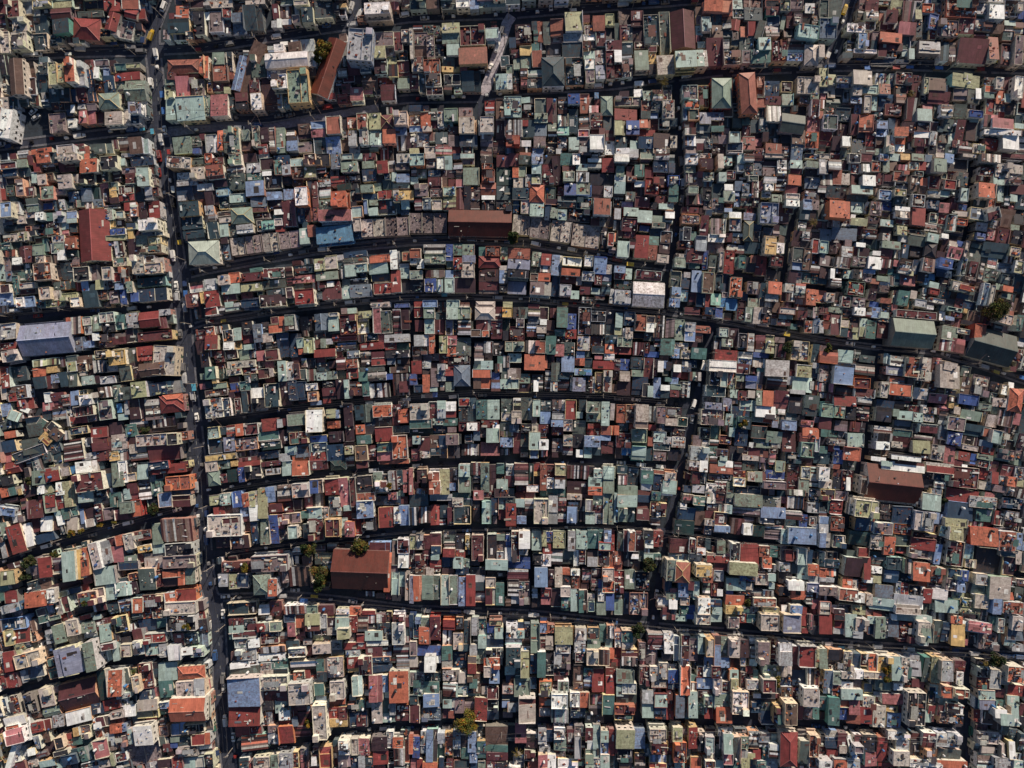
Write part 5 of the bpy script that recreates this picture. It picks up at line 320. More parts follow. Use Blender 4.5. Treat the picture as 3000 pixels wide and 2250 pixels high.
0 60 2 76 R3;2 60 21 74 G4;27 56 38 76 rp3;38 56 48 71 lp4/w;48 52 58 70 Cp4;40 71 57 79 C3/r;58 54 68 62 n2;58 60 69 74 B4;58 74 70 80 n3;71 56 82 87 Os5/w;82 66 89 73 m3;82 73 89 84 ws4;96 57 106 67 w4;105 56 115 69 rp5/w;88 68 106 80 b4/r;89 56 96 68 rp3;115 58 124 72 n2;107 68 116 86 Cf5/w;124 60 134 72 T4/O;126 70 134 84 y5/w;116 72 124 84 rp4;136 62 143 80 rp3;127 83 145 108 wp6/w@2;2 76 10 88 T4;8 74 24 86 lf4/w;2 86 24 98 g3;0 97 22 108 rf4/o;0 106 20 114 dp3;30 82 42 96 l4/w;30 96 42 111 T4;43 86 57 100 T4/r;48 90 57 98 l4;43 100 56 114 n4;56 96 64 113 R3;56 80 66 96 rp3;66 87 76 112 s5/O;76 90 80 112 m4;80 84 90 111 T5;66 112 76 118 n3;90 82 105 90 rs3;97 88 106 100 Cp5;97 100 106 112 R3;90 96 97 108 m3;109 84 123 100 G4/w;108 86 124 102 G4/b;110 101 127 117 O5/R;146 92 158 106 np3;158 94 168 104 g2;150 86 158 90 w3;180 78 192 96 up3;192 78 202 92 rp2;204 80 221 100 Cf6/w;208 82 221 100 w6/w;172 98 184 118 rp5/Y@2;184 96 198 120 uf7/w;198 98 204 114 r3;158 104 172 118 n2;205 102 214 114 cp3;214 100 221 113 m3
0 126 2 150 R4;2 124 22 146 y6/w;20 124 33 144 b4;4 146 20 160 kp4/w;22 150 33 166 Cs4/Y;38 124 56 138 Cp6/w;40 140 57 151 rf6/Y;38 152 56 160 bs3;38 161 56 166 R4;58 126 64 140 r2;63 122 74 138 yf5/y;64 138 78 160 rp5/O;80 122 90 145 R5/Y;76 144 82 156 G3;90 127 98 148 kf4/C;98 132 108 150 Tf5/w;100 148 108 156 Cp4;82 154 94 166 O4/Y;98 158 109 166 rp5/w;109 158 118 166 T4;112 122 128 132 lf4;118 130 128 150 T6/w;128 132 136 160 g5/w;118 150 128 162 p5;136 132 145 145 Gp4;134 146 144 158 rs3;144 126 156 144 ls3;156 128 168 144 ls3;167 140 177 156 ls5/w;160 144 168 156 m3;150 146 158 156 R3;144 150 152 156 y3;154 158 164 166 m4/w;137 156 146 166 y4/w;120 158 136 166 mp3;180 128 198 165 Rh6/w@1;200 136 210 162 g5/w;210 130 221 154 op5/w;210 154 221 166 Op3;65 158 76 166 T3
T 2400 1800
0 0 14 21 R4@2;16 0 28 7 kf4/r;17 8 28 15 R3;15 14 27 21 l3;28 0 41 24 T4/w@2;39 4 52 18 Cf5/w;37 18 47 26 l5/w;52 2 62 10 T3;52 10 60 22 nf3;60 3 76 26 G4/w@3;78 0 84 6 w4;84 0 122 8 T4@5;74 6 86 24 s3@5;86 8 102 30 rp3@4;106 8 120 30 Cf6/w@4;110 10 123 30 G6/w@4;108 28 118 34 Tp4;122 6 132 32 g3;132 8 145 30 n3;142 2 155 10 O4/w;142 10 158 34 Y4/Y@6;148 26 160 33 p3;152 8 184 20 w4/w@8;162 8 186 20 p5/w@8;172 20 192 38 cp2@4;162 20 170 32 k2;184 2 192 12 m3;192 4 200 20 Cp4;208 2 221 18 Cf5/w@6;202 14 221 28 s3@4;200 24 212 34 T3@3;208 32 221 40 l3
0 38 9 58 G5/w;10 38 26 50 k4;9 50 26 62 up3/w;26 40 36 60 Cp4;36 42 44 60 n3;44 42 54 56 rp3;53 43 62 61 O4;47 55 54 60 G2;62 44 78 70 Yp4/w;78 46 90 71 T5/w;88 46 98 72 Cp5/w;98 44 110 66 l5/l;112 46 121 74 g4/m;121 46 131 74 y5/Y;131 50 145 72 l6/w;145 50 158 62 r3;148 62 156 76 wp4;5 60 14 86 s4;15 62 24 76 Gf5/w;24 62 40 70 Cf5/w;38 60 48 70 wf5/w;14 76 24 88 rp4/w;24 73 36 82 w4;36 71 46 80 c3;24 81 47 92 T5/w@2;48 62 72 70 Cf5/w;60 68 77 82 G3;56 68 62 76 t3;48 74 58 84 s2;80 74 91 82 w4;92 68 106 80 rp2;120 76 134 90 T3;100 70 108 78 r3;132 78 144 90 O5/w;146 80 162 90 of5/w@4;116 82 124 96 N3;118 78 126 96 nf3;130 90 150 98 G3;136 96 150 106 Cs4@5;146 98 156 108 ws3;128 98 136 110 r3;118 98 125 108 R3;130 106 150 118 cp3;140 108 156 120 kp3
10 90 22 120 m5/m;22 92 33 100 O4;32 92 44 108 p4/R;22 100 30 114 B3;0 88 8 104 m3;30 106 44 118 o3;44 100 57 118 R4;47 88 60 104 Cp3;58 98 72 122 Cf4/w;68 86 94 97 p4/w@2;88 88 94 97 u4;68 97 85 106 Y3@10;86 96 94 106 rp3;94 84 115 120 kp6/w@3;101 106 112 112 r4;101 112 111 121 T5;73 106 88 122 bp3;114 104 120 116 T3;120 102 124 116 rp3
170 56 184 68 kp3;183 60 196 80 l3;170 68 184 80 rp3;195 62 205 76 Cp4;203 56 221 74 Op5/w@5;204 76 221 88 R3@4;190 80 200 90 r3;172 82 190 92 T4/C@2;173 92 191 103 v4/T;190 92 204 103 m3;203 88 216 98 T4/w;168 90 174 102 n3;175 103 187 118 u3;190 103 203 112 w6/w@4;196 108 210 120 T6/w;205 99 216 120 T5/w;216 96 221 110 r3;215 110 221 120 k2
0 128 8 142 kf2;7 126 20 144 n3/b;20 128 30 148 r4;22 142 30 150 C4;30 130 38 152 w4/w@-14;38 130 46 140 rf3/w;38 142 48 150 cf6/w;47 130 62 148 kf4/C;49 148 63 164 p4/T;62 132 73 160 R4/o;74 126 96 136 wf5/w@3;82 134 98 148 lf5/w;80 148 98 164 Cf6/w@2;98 128 108 154 k2;112 128 126 144 r4/w;112 144 126 162 Cp4;126 128 138 142 ws4;138 128 152 144 lp3;128 145 153 156 g3/C;8 146 20 158 R3;32 148 46 160 bp2;0 158 14 166 w6/w;16 156 30 166 O5/w;30 156 44 166 l4/w;63 160 86 166 R3;98 156 118 166 wp4;106 160 132 166 w5;128 158 160 166 O4/w@3;170 126 194 140 Cp3;174 140 190 150 C3;194 140 204 166 Cs3;170 150 188 166 Ts3;190 156 210 166 l5;205 138 212 156 w4;208 158 221 166 T4/w;205 124 215 140 t2;215 128 221 150 ts3"""
SAT = 1.0
# ---------------------------------------------------------------- colours as seen in the photo (sRGB)
PAL = dict(A=(104,46,36), E=(226,216,214), F=(158,160,184), D=(92,132,160), L=(160,164,152), r=(96,54,58), d=(64,46,52), R=(134,62,60), o=(146,88,75), O=(184,104,82), p=(165,104,106), k=(46,46,54), t=(52,68,76), g=(82,90,86),
 G=(126,138,126), T=(158,174,168), m=(82,112,107), c=(124,106,108), C=(180,166,158), y=(164,161,128), Y=(200,165,112), w=(234,231,228), l=(166,165,168),
 s=(104,114,128), B=(66,86,138), b=(126,144,176), n=(42,62,84), M=(138,176,162), v=(132,134,154), u=(102,80,72), N=(34,56,56), S=(78,126,168), W=(200,190,184))
DARK = set('rdktnNgu'); LIGHT = set('TwlCYMObGy')  # some dark roofs are shaded slopes of small gables, their shade kept as colour
WALLC = dict(w=(225,215,200), y=(208,198,174), Y=(200,166,124), C=(200,182,165), c=(150,132,126), l=(185,185,188), p=(205,140,125), O=(205,125,90), o=(175,110,88),
 R=(165,70,62), r=(110,60,60), T=(160,195,185), m=(90,140,130), t=(70,95,100), G=(150,165,145), g=(110,120,112), s=(140,148,160), b=(140,165,205), B=(70,100,170), n=(60,90,120), S=(100,145,180), k=(70,70,76), P=(205,140,125))
def alb(c, shade=1.0):
    g = lin(c); m_ = sum(g) / 3
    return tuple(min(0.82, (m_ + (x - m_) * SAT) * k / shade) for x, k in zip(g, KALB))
def scene_h(d):
    return {1: 2.6, 2: 3.6, 3: 4.7, 4: 5.7, 5: 7.0, 6: 8.8, 7: 10.2, 8: 11.5}[d]
Q = 3.0; MARG = 200
OW, OH = int((3000 + 2 * MARG) / Q), int((2250 + 2 * MARG) / Q)
def local_cells(u, v, w, d, ang, pad=0):
    R_ = 0.5 * math.hypot(w, d) + pad + Q
    i0, i1 = int((u - R_ + MARG) / Q), int((u + R_ + MARG) / Q) + 1; j0, j1 = int((v - R_ + MARG) / Q), int((v + R_ + MARG) / Q) + 1
    i0, j0 = max(0, i0), max(0, j0); i1, j1 = min(OW, i1), min(OH, j1)
    if i1 <= i0 or j1 <= j0: return None
    X, Y = np.meshgrid(np.arange(i0, i1) * Q - MARG + Q / 2 - u, np.arange(j0, j1) * Q - MARG + Q / 2 - v)
    a = math.radians(ang); lx = X * math.cos(a) + Y * math.sin(a); ly = -X * math.sin(a) + Y * math.cos(a)
    return slice(j0, j1), slice(i0, i1), (np.abs(lx) <= w / 2 + pad) & (np.abs(ly) <= d / 2 + pad)
def stamp(arr, r, val=True, pad=0):
    c = local_cells(r['u'], r['v'], r['w'], r['d'], r['ang'], pad)
    if c: arr[c[0], c[1]][c[2]] = val
street_mask = np.zeros((OH, OW), bool)
def seg_rects(pts, w):
    for (a, b), (c, d) in zip(pts, pts[1:]):
        L = math.hypot(c - a, d - b)
        yield dict(u=(a + c) / 2, v=(b + d) / 2, w=L + w * 0.5, d=w, ang=math.degrees(math.atan2(d - b, c - a)))
for nm, w, kind, pts in STREETS:
    for r in seg_rects(pts, w): stamp(street_mask, r)
fill_mask = np.zeros((OH, OW), bool)            # a little wider, so that no small house crowds the road
for nm, w, kind, pts in STREETS:
    for r in seg_rects(pts, w + (12 if w > 12 else 7)): stamp(fill_mask, r)
def street_frac(u, v, w, d, ang):
    c = local_cells(u, v, w, d, ang)
    return 0 if c is None or not c[2].any() else (street_mask[c[0], c[1]] & c[2]).sum() / c[2].sum()
# ---------------------------------------------------------------- read the table of buildings; some pale ones are sunlit walls entered as roofs
RECS = []
tx = ty = 0
for line in DATA.split('\n'):
    if line.startswith('T'):
        _, a, b = line.split(); tx, ty = int(a), int(b); continue
    for e in line.split(';'):
        q = e.split()
        if len(q) != 5: continue
        x0, y0, x1, y1 = [float(i) * 2.7125 for i in q[:4]]
        code = q[4]; ang = None; wc = None
        if '@' in code: code, a_ = code.split('@'); ang = float(a_)
        if '/' in code: code, wc = code.split('/'); wc = wc[0]
        col = code[0]; rest = code[1:]
        dg = [ch for ch in rest if ch.isdigit()]; h = int(dg[0]) if dg else 3
        form = next((ch for ch in rest if ch in '^hfps'), 'm')
        if 'X' in rest: form = 'x'; h = 2
        u, v = tx + (x0 + x1) / 2, ty + (y0 + y1) / 2; Wd, Hd = x1 - x0, y1 - y0
        if ang is None: ang = angle_at(u, v)
        r = math.radians(abs(ang)); c_, s_ = math.cos(r), math.sin(r)
        if abs(ang) < 30:
            w2 = max(0.68 * Wd, (Wd * c_ - Hd * s_) / (c_ * c_ - s_ * s_)); h2 = max(0.68 * Hd, (Hd * c_ - Wd * s_) / (c_ * c_ - s_ * s_))
            if abs(ang) < 9.5: w2, h2 = (w2 + Wd) / 2, (h2 + Hd) / 2
        else: w2, h2 = Wd * 0.8, Hd * 0.8
        if street_frac(u, v, w2, h2, ang) > .33 and h > 1: continue
        RECS.append(dict(u=u, v=v, w=w2, d=h2, ang=ang, col=col, form=form, lv=h, wc=wc, seen=True))
# ---------------------------------------------------------------- fill what lies between the noted roofs
occ = np.zeros((OH, OW), bool)
for r in RECS: stamp(occ, r, True, 0.5)
TREES_AT = [(944,136,26),(1365,2123,32),(901,1610,22),(934,1686,28),(1050,1605,25),(1903,1656,22),(2925,905,34),(2923,1936,24),(2310,1017,18),(440,1496,20),(81,1646,18),(1873,1851,20),(1506,700,20)]
OPEN = [(865,1652,42,50),(1515,2200,36,44),(915,1735,60,20),(95,362,96,84),(2842,2140,30,40)]
for u, v, r in TREES_AT: stamp(occ, dict(u=u, v=v, w=r * 1.5, d=r * 1.5, ang=0))
for u, v, w, d in OPEN: stamp(occ, dict(u=u, v=v, w=w, d=d, ang=0))
occ |= fill_mask
anchors = np.array([(r['u'], r['v']) for r in RECS]); acol = [r['col'] for r in RECS]
FILL = []
rf = random.Random(11)
SIZES = [(46,52),(40,44),(34,46),(44,32),(34,34),(28,40),(38,26),(26,30),(30,22),(20,30),(22,22),(17,26),(26,16),(17,17)]
for j in range(0, OH, 2):
    for i in range(0, OW, 2):
        if occ[j, i]: continue
        u, v = i * Q - MARG + Q / 2, j * Q - MARG + Q / 2
        inside = -20 < u < 3020 and -20 < v < 2270
        ang = angle_at(u, v)
        for w, d in SIZES[0 if not inside else 2:]:
            w *= rf.uniform(0.9, 1.1); d *= rf.uniform(0.9, 1.1); a = math.radians(ang)
            uc = u + (w / 2 - 2) * math.cos(a) - (d / 2 - 2) * math.sin(a); vc = v + (w / 2 - 2) * math.sin(a) + (d / 2 - 2) * math.cos(a)
            r = dict(u=uc, v=vc, w=w, d=d, ang=ang)
            c = local_cells(uc, vc, w, d, ang)
            if c is None or c[2].sum() < 6: continue
            sub = occ[c[0], c[1]]; hit = (sub & c[2]).sum() / c[2].sum()
            if hit > 0.07: continue
            k = int(np.argmin((anchors[:, 0] - u) ** 2 + (anchors[:, 1] - v) ** 2))
            cc = rf.choice('ttkkgdrrnucsdGRTkpl') if rf.random() < 0.75 else acol[k]
            if inside and cc in LIGHT and rf.random() < 0.5: cc = rf.choice('tkdrcg')
            q = rf.random(); form = 'm' if q < 0.48 else 's' if q < 0.8 else 'p' if q < 0.88 else 'f' if q < 0.93 else '^'
            lv = rf.choice([1, 2, 2, 2, 3]) if inside else rf.choice([3, 3, 4, 4, 5])
            r.update(col=cc, form=form, lv=lv, wc=None, seen=False); FILL.append(r); stamp(occ, r); break
print('noted', len(RECS), 'fill', len(FILL))
ALL = RECS + FILL
HEXP = {}
rs = random.Random(5)
for k, r in enumerate(ALL):
    r['h'] = scene_h(r['lv']) + rs.uniform(-0.4, 0.4); r['id'] = k
    r['x'], r['y'] = world(r['u'], r['v'], r['h']); kk = PX * (CAMH - r['h']) / CAMH
    r['W'] = max(1.6, r['w'] * kk - 0.12); r['D'] = max(1.6, r['d'] * kk - 0.12); r['area'] = r['W'] * r['D']
# height map on the ground grid, half metre cells, used to see which walls stand free
GX = 600; hm = np.zeros((920, 1160), np.float32)
def hm_idx(x, y): return int((230 - y) * 2), int((x + 290) * 2)
for r in ALL:
    R_ = 0.5 * math.hypot(r['W'], r['D']) + 0.6; j0, i0 = hm_idx(r['x'] - R_, r['y'] + R_); j1, i1 = hm_idx(r['x'] + R_, r['y'] - R_)
    j0, i0 = max(0, j0), max(0, i0); j1, i1 = min(919, j1), min(1159, i1)
    if j1 <= j0 or i1 <= i0: continue
    X, Y = np.meshgrid(np.arange(i0, i1) / 2 - 290 + .25 - r['x'], 230 - np.arange(j0, j1) / 2 - .25 - r['y'])
    a = -math.radians(r['ang']); lx = X * math.cos(a) + Y * math.sin(a); ly = -X * math.sin(a) + Y * math.cos(a)
    mk = (np.abs(lx) <= r['W'] / 2) & (np.abs(ly) <= r['D'] / 2); s_ = hm[j0:j1, i0:i1]; s_[mk] = np.maximum(s_[mk], r['h'])
def height_at(x, y):
    j, i = hm_idx(x, y)
    return float(hm[j, i]) if 0 <= j < 920 and 0 <= i < 1160 else 0.0

# ---------------------------------------------------------------- one building
WALLPICK = [(225,212,190),(212,198,176),(190,178,165),(160,150,142),(232,222,205),(215,165,135),(190,200,188),(165,120,108),(205,205,208),(135,125,120),(228,205,160),(235,230,220)]
WIN_ME = None
CLUT = MB()
def plank(F, x, y, z):
    c = random.choice([(190,185,178),(150,140,132),(70,62,62),(120,70,58),(205,195,180),(95,100,104),(58,52,56)])
    f = Frame(*F.P(x, y, 0)[:2], F.ang + random.choice([0, 1.571]) + random.gauss(0, .08)); a, b = random.uniform(1.0, 3.2), random.choice([.12, .2, .3, .8])
    boxf(CLUT, f, -a / 2, a / 2, -b / 2, b / 2, z, z + random.uniform(.05, .2), PAINT, jit(alb(c), .15))
def clutter_box(F, x, y, z, s, col=None):
    c = col or random.choice([(150,145,140),(200,195,190),(90,80,75),(120,60,50),(60,70,75),(170,160,150),(70,90,130),(50,48,50),(190,120,80),(110,120,115)])
    f = Frame(*F.P(x, y, 0)[:2], F.ang + random.uniform(-0.6, 0.6)); a, b = s * random.uniform(0.5, 1.3), s * random.uniform(0.4, 0.9)
    boxf(CLUT, f, -a / 2, a / 2, -b / 2, b / 2, z, z + random.uniform(0.15, 0.8) * s, random.choice([PAINT, WALL, DECK]), jit(alb(c), 0.15))
def water_tank(mb, F, x, y, z, big=1.0):
    r = 0.5 * big; col = random.choice([(0.62, 0.64, 0.66), (0.03, 0.035, 0.04), (0.08, 0.2, 0.42), (0.55, 0.55, 0.52), (0.62, 0.64, 0.66)])
    for sx in (-1, 1):
        for sy in (-1, 1): boxf(mb, F, x + sx * .3 * big - .05, x + sx * .3 * big + .05, y + sy * .3 * big - .05, y + sy * .3 * big + .05, z, z + .5, PAINT, (0.12, 0.1, 0.09))
    boxf(mb, F, x - .45 * big, x + .45 * big, y - .45 * big, y + .45 * big, z + .5, z + .58, PAINT, (0.12, 0.1, 0.09))
    cyl(mb, F, x, y, r, z + .58, z + .58 + 1.3 * big, PAINT, col); cyl(mb, F, x, y, r * .98, z + .58 + 1.3 * big, z + .58 + 1.5 * big, PAINT, col, 10, r * .3)
def slab(mb, F, xs, ys, zf, m, colf, a=0.0, swap=False, edge=0.07, npan=1, fascia=None):
    """sloping sheet between local x and y limits; zf gives the height; npan strips run down the slope"""
    (x0, x1), (y0, y1) = xs, ys
    for k in range(npan):
        if swap: pa, pb, qa, qb = x0, x1, y0 + (y1 - y0) * k / npan, y0 + (y1 - y0) * (k + 1) / npan
        else: pa, pb, qa, qb = x0 + (x1 - x0) * k / npan, x0 + (x1 - x0) * (k + 1) / npan, y0, y1
        cs = [(pa, qa), (pb, qa), (pb, qb), (pa, qb)]
        uv = [((p[1], p[0]) if swap else p) for p in cs]
        mb.face([F.P(x, y, zf(x, y) + edge) for x, y in cs], m, colf(k), a, uv)
    cs = [(x0, y0), (x1, y0), (x1, y1), (x0, y1)]; fc = fascia or colf(0)
    for i in range(4):
        p, q = cs[i], cs[(i + 1) % 4]
        mb.face([F.P(*p, zf(*p)), F.P(*q, zf(*q)), F.P(*q, zf(*q) + edge), F.P(*p, zf(*p) + edge)], m if not fascia else PAINT, fc, a)
def make_house(r, sink):
    rnd = random.Random(r['id'] * 31 + 3); random.seed(r['id'] * 17 + 1)
    F = Frame(r['x'], r['y'], -math.radians(r['ang'])); w, d, h = r['W'] / 2, r['D'] / 2, r['h']
    col = PAL[r['col']]; form = r['form']
    wcol = alb(rnd.choice([(228,216,198),(215,205,190),(200,188,175),(232,228,222),(190,185,182),(215,190,165)]) if r['wc'] == 'w' else WALLC.get(r['wc'], (150,132,126))) if r['wc'] else (alb(rnd.choice(WALLPICK)) if form in 'fp' or rnd.random() < .6 else alb(tuple(int(x * .5 + 75) for x in col)))
    wcol = jit(wcol, .1); wall = sink('wall', None); roof = sink('roof', None)
    rust = rnd.choice([.1, .3, .5, .7, .9]) if r['col'] not in 'wTM' else rnd.choice([0, .1, .3])
    if r['area'] > 180: rust = min(rust, .4)
    gap_sp = [(0, -1), (0, 1), (-1, 0), (1, 0)]
    npan = max(1, int(r['W'] / 2.2)); tops = None
    def pan(base):
        cs = [jit(base, .05) for _ in range(40)]
        return lambda k: cs[k % 40]
    if form in 'ms':
        pitch = math.radians(rnd.uniform(5, 11)) if r['area'] < 160 else math.radians(4)
        if r['col'] in LIGHT: dr = 'N' if rnd.random() < .5 else rnd.choice('ENSW')
        elif r['col'] in DARK: dr = 'S' if rnd.random() < .6 else rnd.choice('ENSW')
        else: dr = rnd.choice('NESW')
        tn = math.tan(pitch); dx, dy = dict(N=(0, 1), S=(0, -1), E=(1, 0), W=(-1, 0))[dr]
        rise = tn * (d if dx == 0 else w); rise = min(rise, 1.1); tn = rise / (d if dx == 0 else w)
        zf = lambda x, y: h - (x * dx + y * dy) * tn
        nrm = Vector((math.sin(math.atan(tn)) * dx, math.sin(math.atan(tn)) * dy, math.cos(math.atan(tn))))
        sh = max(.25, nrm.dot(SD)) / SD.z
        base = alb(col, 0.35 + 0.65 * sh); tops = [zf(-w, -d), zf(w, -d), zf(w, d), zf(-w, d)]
        o = .12
        if form == 'm':
            swap = dx != 0; n = max(1, int((2 * d if swap else 2 * w) / 2.4)); xa, xb, ya, yb = -w - o, w + o, -d - o, d + o
            if 16 < r['area'] < 110 and rnd.random() < (.55 if r['col'] in 'rkdtnNguclC' else .22):          # a lower lean-to of other sheets along one side
                f_ = rnd.uniform(.22, .42); c2 = rnd.choice([base, tuple(x * .6 for x in base), tuple(min(.7, x * 1.6 + .02) for x in base), alb(rnd.choice([(150,145,140),(98,60,58),(70,80,84),(120,105,100),(60,52,56),(170,165,158)]))]); dz = rnd.uniform(.25, .7)
                if rnd.random() < .5:
                    cut = w - 2 * w * f_; slab(roof, F, (cut, w + o), (ya, yb), lambda x, y: zf(x, y) - dz, SHEET, pan(c2), rnd.random(), swap, .05, 2); xb = cut
                    roof.face([F.P(cut, ya, zf(cut, ya) - dz), F.P(cut, yb, zf(cut, yb) - dz), F.P(cut, yb, zf(cut, yb) + .07), F.P(cut, ya, zf(cut, ya) + .07)], WALL, wcol); 
                else:
                    cut = d - 2 * d * f_; sg_ = rnd.choice([-1, 1]); lo, hi = (cut, d + o) if sg_ > 0 else (-d - o, -cut)
                    slab(roof, F, (xa, xb), (lo, hi), lambda x, y: zf(x, y) - dz, SHEET, pan(c2), rnd.random(), swap, .05, 2)
                    if sg_ > 0: yb = cut
                    else: ya = -cut
                    roof.face([F.P(xa, sg_ * cut, zf(xa, sg_ * cut) - dz), F.P(xb, sg_ * cut, zf(xb, sg_ * cut) - dz), F.P(xb, sg_ * cut, zf(xb, sg_ * cut) + .07), F.P(xa, sg_ * cut, zf(xa, sg_ * cut) + .07)], WALL, wcol)
                tops = [t_ - dz for t_ in tops]
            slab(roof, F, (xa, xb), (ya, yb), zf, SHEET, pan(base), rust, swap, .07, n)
            for _ in range(rnd.choice([0, 0, 1, 1, 2, 3]) if r['area'] > 14 else 0):       # patches and roof lights
                a_, b_ = rnd.uniform(.7, min(2.4, w)), rnd.uniform(.7, min(3, d)); px, py = rnd.uniform(-w + a_ / 2, w - a_ / 2) * .9, rnd.uniform(-d + b_ / 2, d - b_ / 2) * .9
                pc = rnd.choice([base, (.5, .5, .48), (.72, .72, .72), (.03, .028, .03), (.12, .07, .06), tuple(x * .5 for x in base), tuple(min(.8, x * 1.6) for x in base)])
                slab(roof, F, (px - a_ / 2, px + a_ / 2), (py - b_ / 2, py + b_ / 2), lambda x, y: zf(x, y) + .08, SHEET, pan(pc), .3, swap, .03, 1)
        else:
            swap = rnd.random() < .5; L = (2 * d if swap else 2 * w); n = max(3, int(L / rnd.uniform(.55, 1.2)))
            alts = [base, base, tuple(x * .45 for x in base), tuple(min(.75, x * 1.7 + .02) for x in base), alb((120, 100, 95)), alb((175, 170, 165)), alb((215, 210, 205)), alb((85, 50, 48)), alb((45, 42, 46)), alb((30, 30, 34))]
            for k in range(n):
                lo, hi = -L / 2 + L * k / n, -L / 2 + L * (k + 1) / n; cc = jit(rnd.choice(alts), .1); dz = rnd.uniform(0, .16); e0 = rnd.uniform(-.3, .15)
                xs, ys = ((-w - e0, w + o), (lo, hi)) if swap else ((lo, hi), (-d - e0, d + o))
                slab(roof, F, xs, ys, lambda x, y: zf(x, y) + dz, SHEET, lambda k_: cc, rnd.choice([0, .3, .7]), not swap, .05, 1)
        if rnd.random() < .42 and r['area'] > 9:                              # low fire walls standing proud of the sheets
            ph = rnd.uniform(.12, .4); fwc = jit(wcol, .1)
            for sd in rnd.sample(['N', 'E', 'W', 'S'], rnd.choice([1, 1, 2, 3])):
                a0, a1, b0, b1 = dict(N=(-w, w, d - .02, d + .13), S=(-w, w, -d - .13, -d + .02), E=(w - .02, w + .13, -d, d), W=(-w - .13, -w + .02, -d, d))[sd]
                zt = max(zf(a0, b0), zf(a1, b1), zf(a0, b1)) + ph; boxf(wall, F, a0, a1, b0, b1, min(tops) - .5, zt, WALL, fwc)
    elif form == '^':
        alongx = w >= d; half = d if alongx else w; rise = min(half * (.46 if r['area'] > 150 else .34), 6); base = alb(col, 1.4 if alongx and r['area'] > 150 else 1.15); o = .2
        base_l = pan(base); n = max(1, int((2 * w if alongx else 2 * d) / 2.6)); tops = [h - rise * .5] * 4; hb = h - rise * .5
        zf = (lambda x, y: hb + rise * (1 - abs(y) / d)) if alongx else (lambda x, y: hb + rise * (1 - abs(x) / w))
        if alongx:
            slab(roof, F, (-w - o, w + o), (0, d), zf, SHEET, base_l, rust, False, .08, n); slab(roof, F, (-w - o, w + o), (-d, 0), zf, SHEET, base_l, rust, False, .08, n)
            for s in (-1, 1): wall.face([F.P(s * w, -d, hb), F.P(s * w, d, hb), F.P(s * w, 0, hb + rise)], WALL, wcol)
            rc = sink('ridge_cap', roof); boxf(rc, F, -w - o, w + o, -.16, .16, hb + rise + .05, hb + rise + .13, SHEET, jit(tuple(min(.8, x * 2.0 + .06) for x in base)))
        else:
            slab(roof, F, (0, w), (-d - o, d + o), zf, SHEET, base_l, rust, True, .08, n); slab(roof, F, (-w, 0), (-d - o, d + o), zf, SHEET, base_l, rust, True, .08, n)
            for s in (-1, 1): wall.face([F.P(-w, s * d, hb), F.P(w, s * d, hb), F.P(0, s * d, hb + rise)], WALL, wcol)
            rc = sink('ridge_cap', roof); boxf(rc, F, -.16, .16, -d - o, d + o, hb + rise + .05, hb + rise + .13, SHEET, jit(tuple(min(.8, x * 2.0 + .06) for x in base)))
    elif form == 'h':
        alongx = w >= d; half = min(w, d); rise = half * .42; base = alb(col, .92); o = .25; hb = h - rise * .4; tops = [hb] * 4
        ridge = abs(w - d) + .001; rx, ry = ((ridge, 0) if alongx else (0, ridge)); W_, D_ = w + o, d + o
        A, B, C_, E_ = (-W_, -D_), (W_, -D_), (W_, D_), (-W_, D_); z0 = hb; z1 = hb + rise
        R1, R2 = (-rx, -ry), (rx, ry)
        def pf(ps, zs, c): roof.face([F.P(p[0], p[1], z) for p, z in zip(ps, zs)], SHEET, c, rust, [p for p in ps])
        if alongx:
            pf([A, B, R2, R1], [z0, z0, z1, z1], jit(base, .04)); pf([C_, E_, R1, R2], [z0, z0, z1, z1], jit(base, .04)); pf([B, C_, R2], [z0, z0, z1], jit(base, .04)); pf([E_, A, R1], [z0, z0, z1], jit(base, .04))
        else:
            pf([B, C_, R2, R1], [z0, z0, z1, z1], jit(base, .04)); pf([E_, A, R1, R2], [z0, z0, z1, z1], jit(base, .04)); pf([A, B, R1], [z0, z0, z1], jit(base, .04)); pf([C_, E_, R2], [z0, z0, z1], jit(base, .04))
        boxf(roof, F, -W_, W_, -D_, D_, z0 - .14, z0 - .01, PAINT, wcol)
        cap = sink('ridge_cap', roof); cc = jit(tuple(min(.8, x * 1.3 + .05) for x in base)) if r['wc'] != 'y' else alb((215, 190, 140)); hips = [(A, R1), (E_, R1), (B, R2), (C_, R2)] if alongx else [(A, R1), (B, R1), (C_, R2), (E_, R2)]
        for p, q in hips: tube(cap, [F.P(*p, z0 + .04), F.P(*q, z1 + .05)], .13, SHEET, cc, 4)
        if ridge > .3: tube(cap, [F.P(*R1, z1 + .05), F.P(*R2, z1 + .05)], .14, SHEET, cc, 4)
    elif form in 'fp':
        tops = [h] * 4; deckc = alb(col, 1.0); t = .11; ph = (.06 if rnd.random() < .4 else rnd.uniform(.15, .45)) if r['area'] < 60 else rnd.uniform(.25, .7)
        roof.face([F.P(-w, -d, h), F.P(w, -d, h), F.P(w, d, h), F.P(-w, d, h)], DECK, jit(deckc), 0, [(-w, -d), (w, -d), (w, d), (-w, d)])
        par = sink('parapet', None); pc = jit(wcol, .05) if rnd.random() < .55 else jit(tuple(x * 1.15 for x in deckc), .1)
        for (a0, a1, b0, b1) in ((-w, w, -d, -d + t), (-w, w, d - t, d), (-w, -w + t, -d + t, d - t), (w - t, w, -d + t, d - t)):
            boxf(par, F, a0 - .01, a1 + .01, b0 - .01, b1 + .01, h - .3, h + ph, WALL, pc)
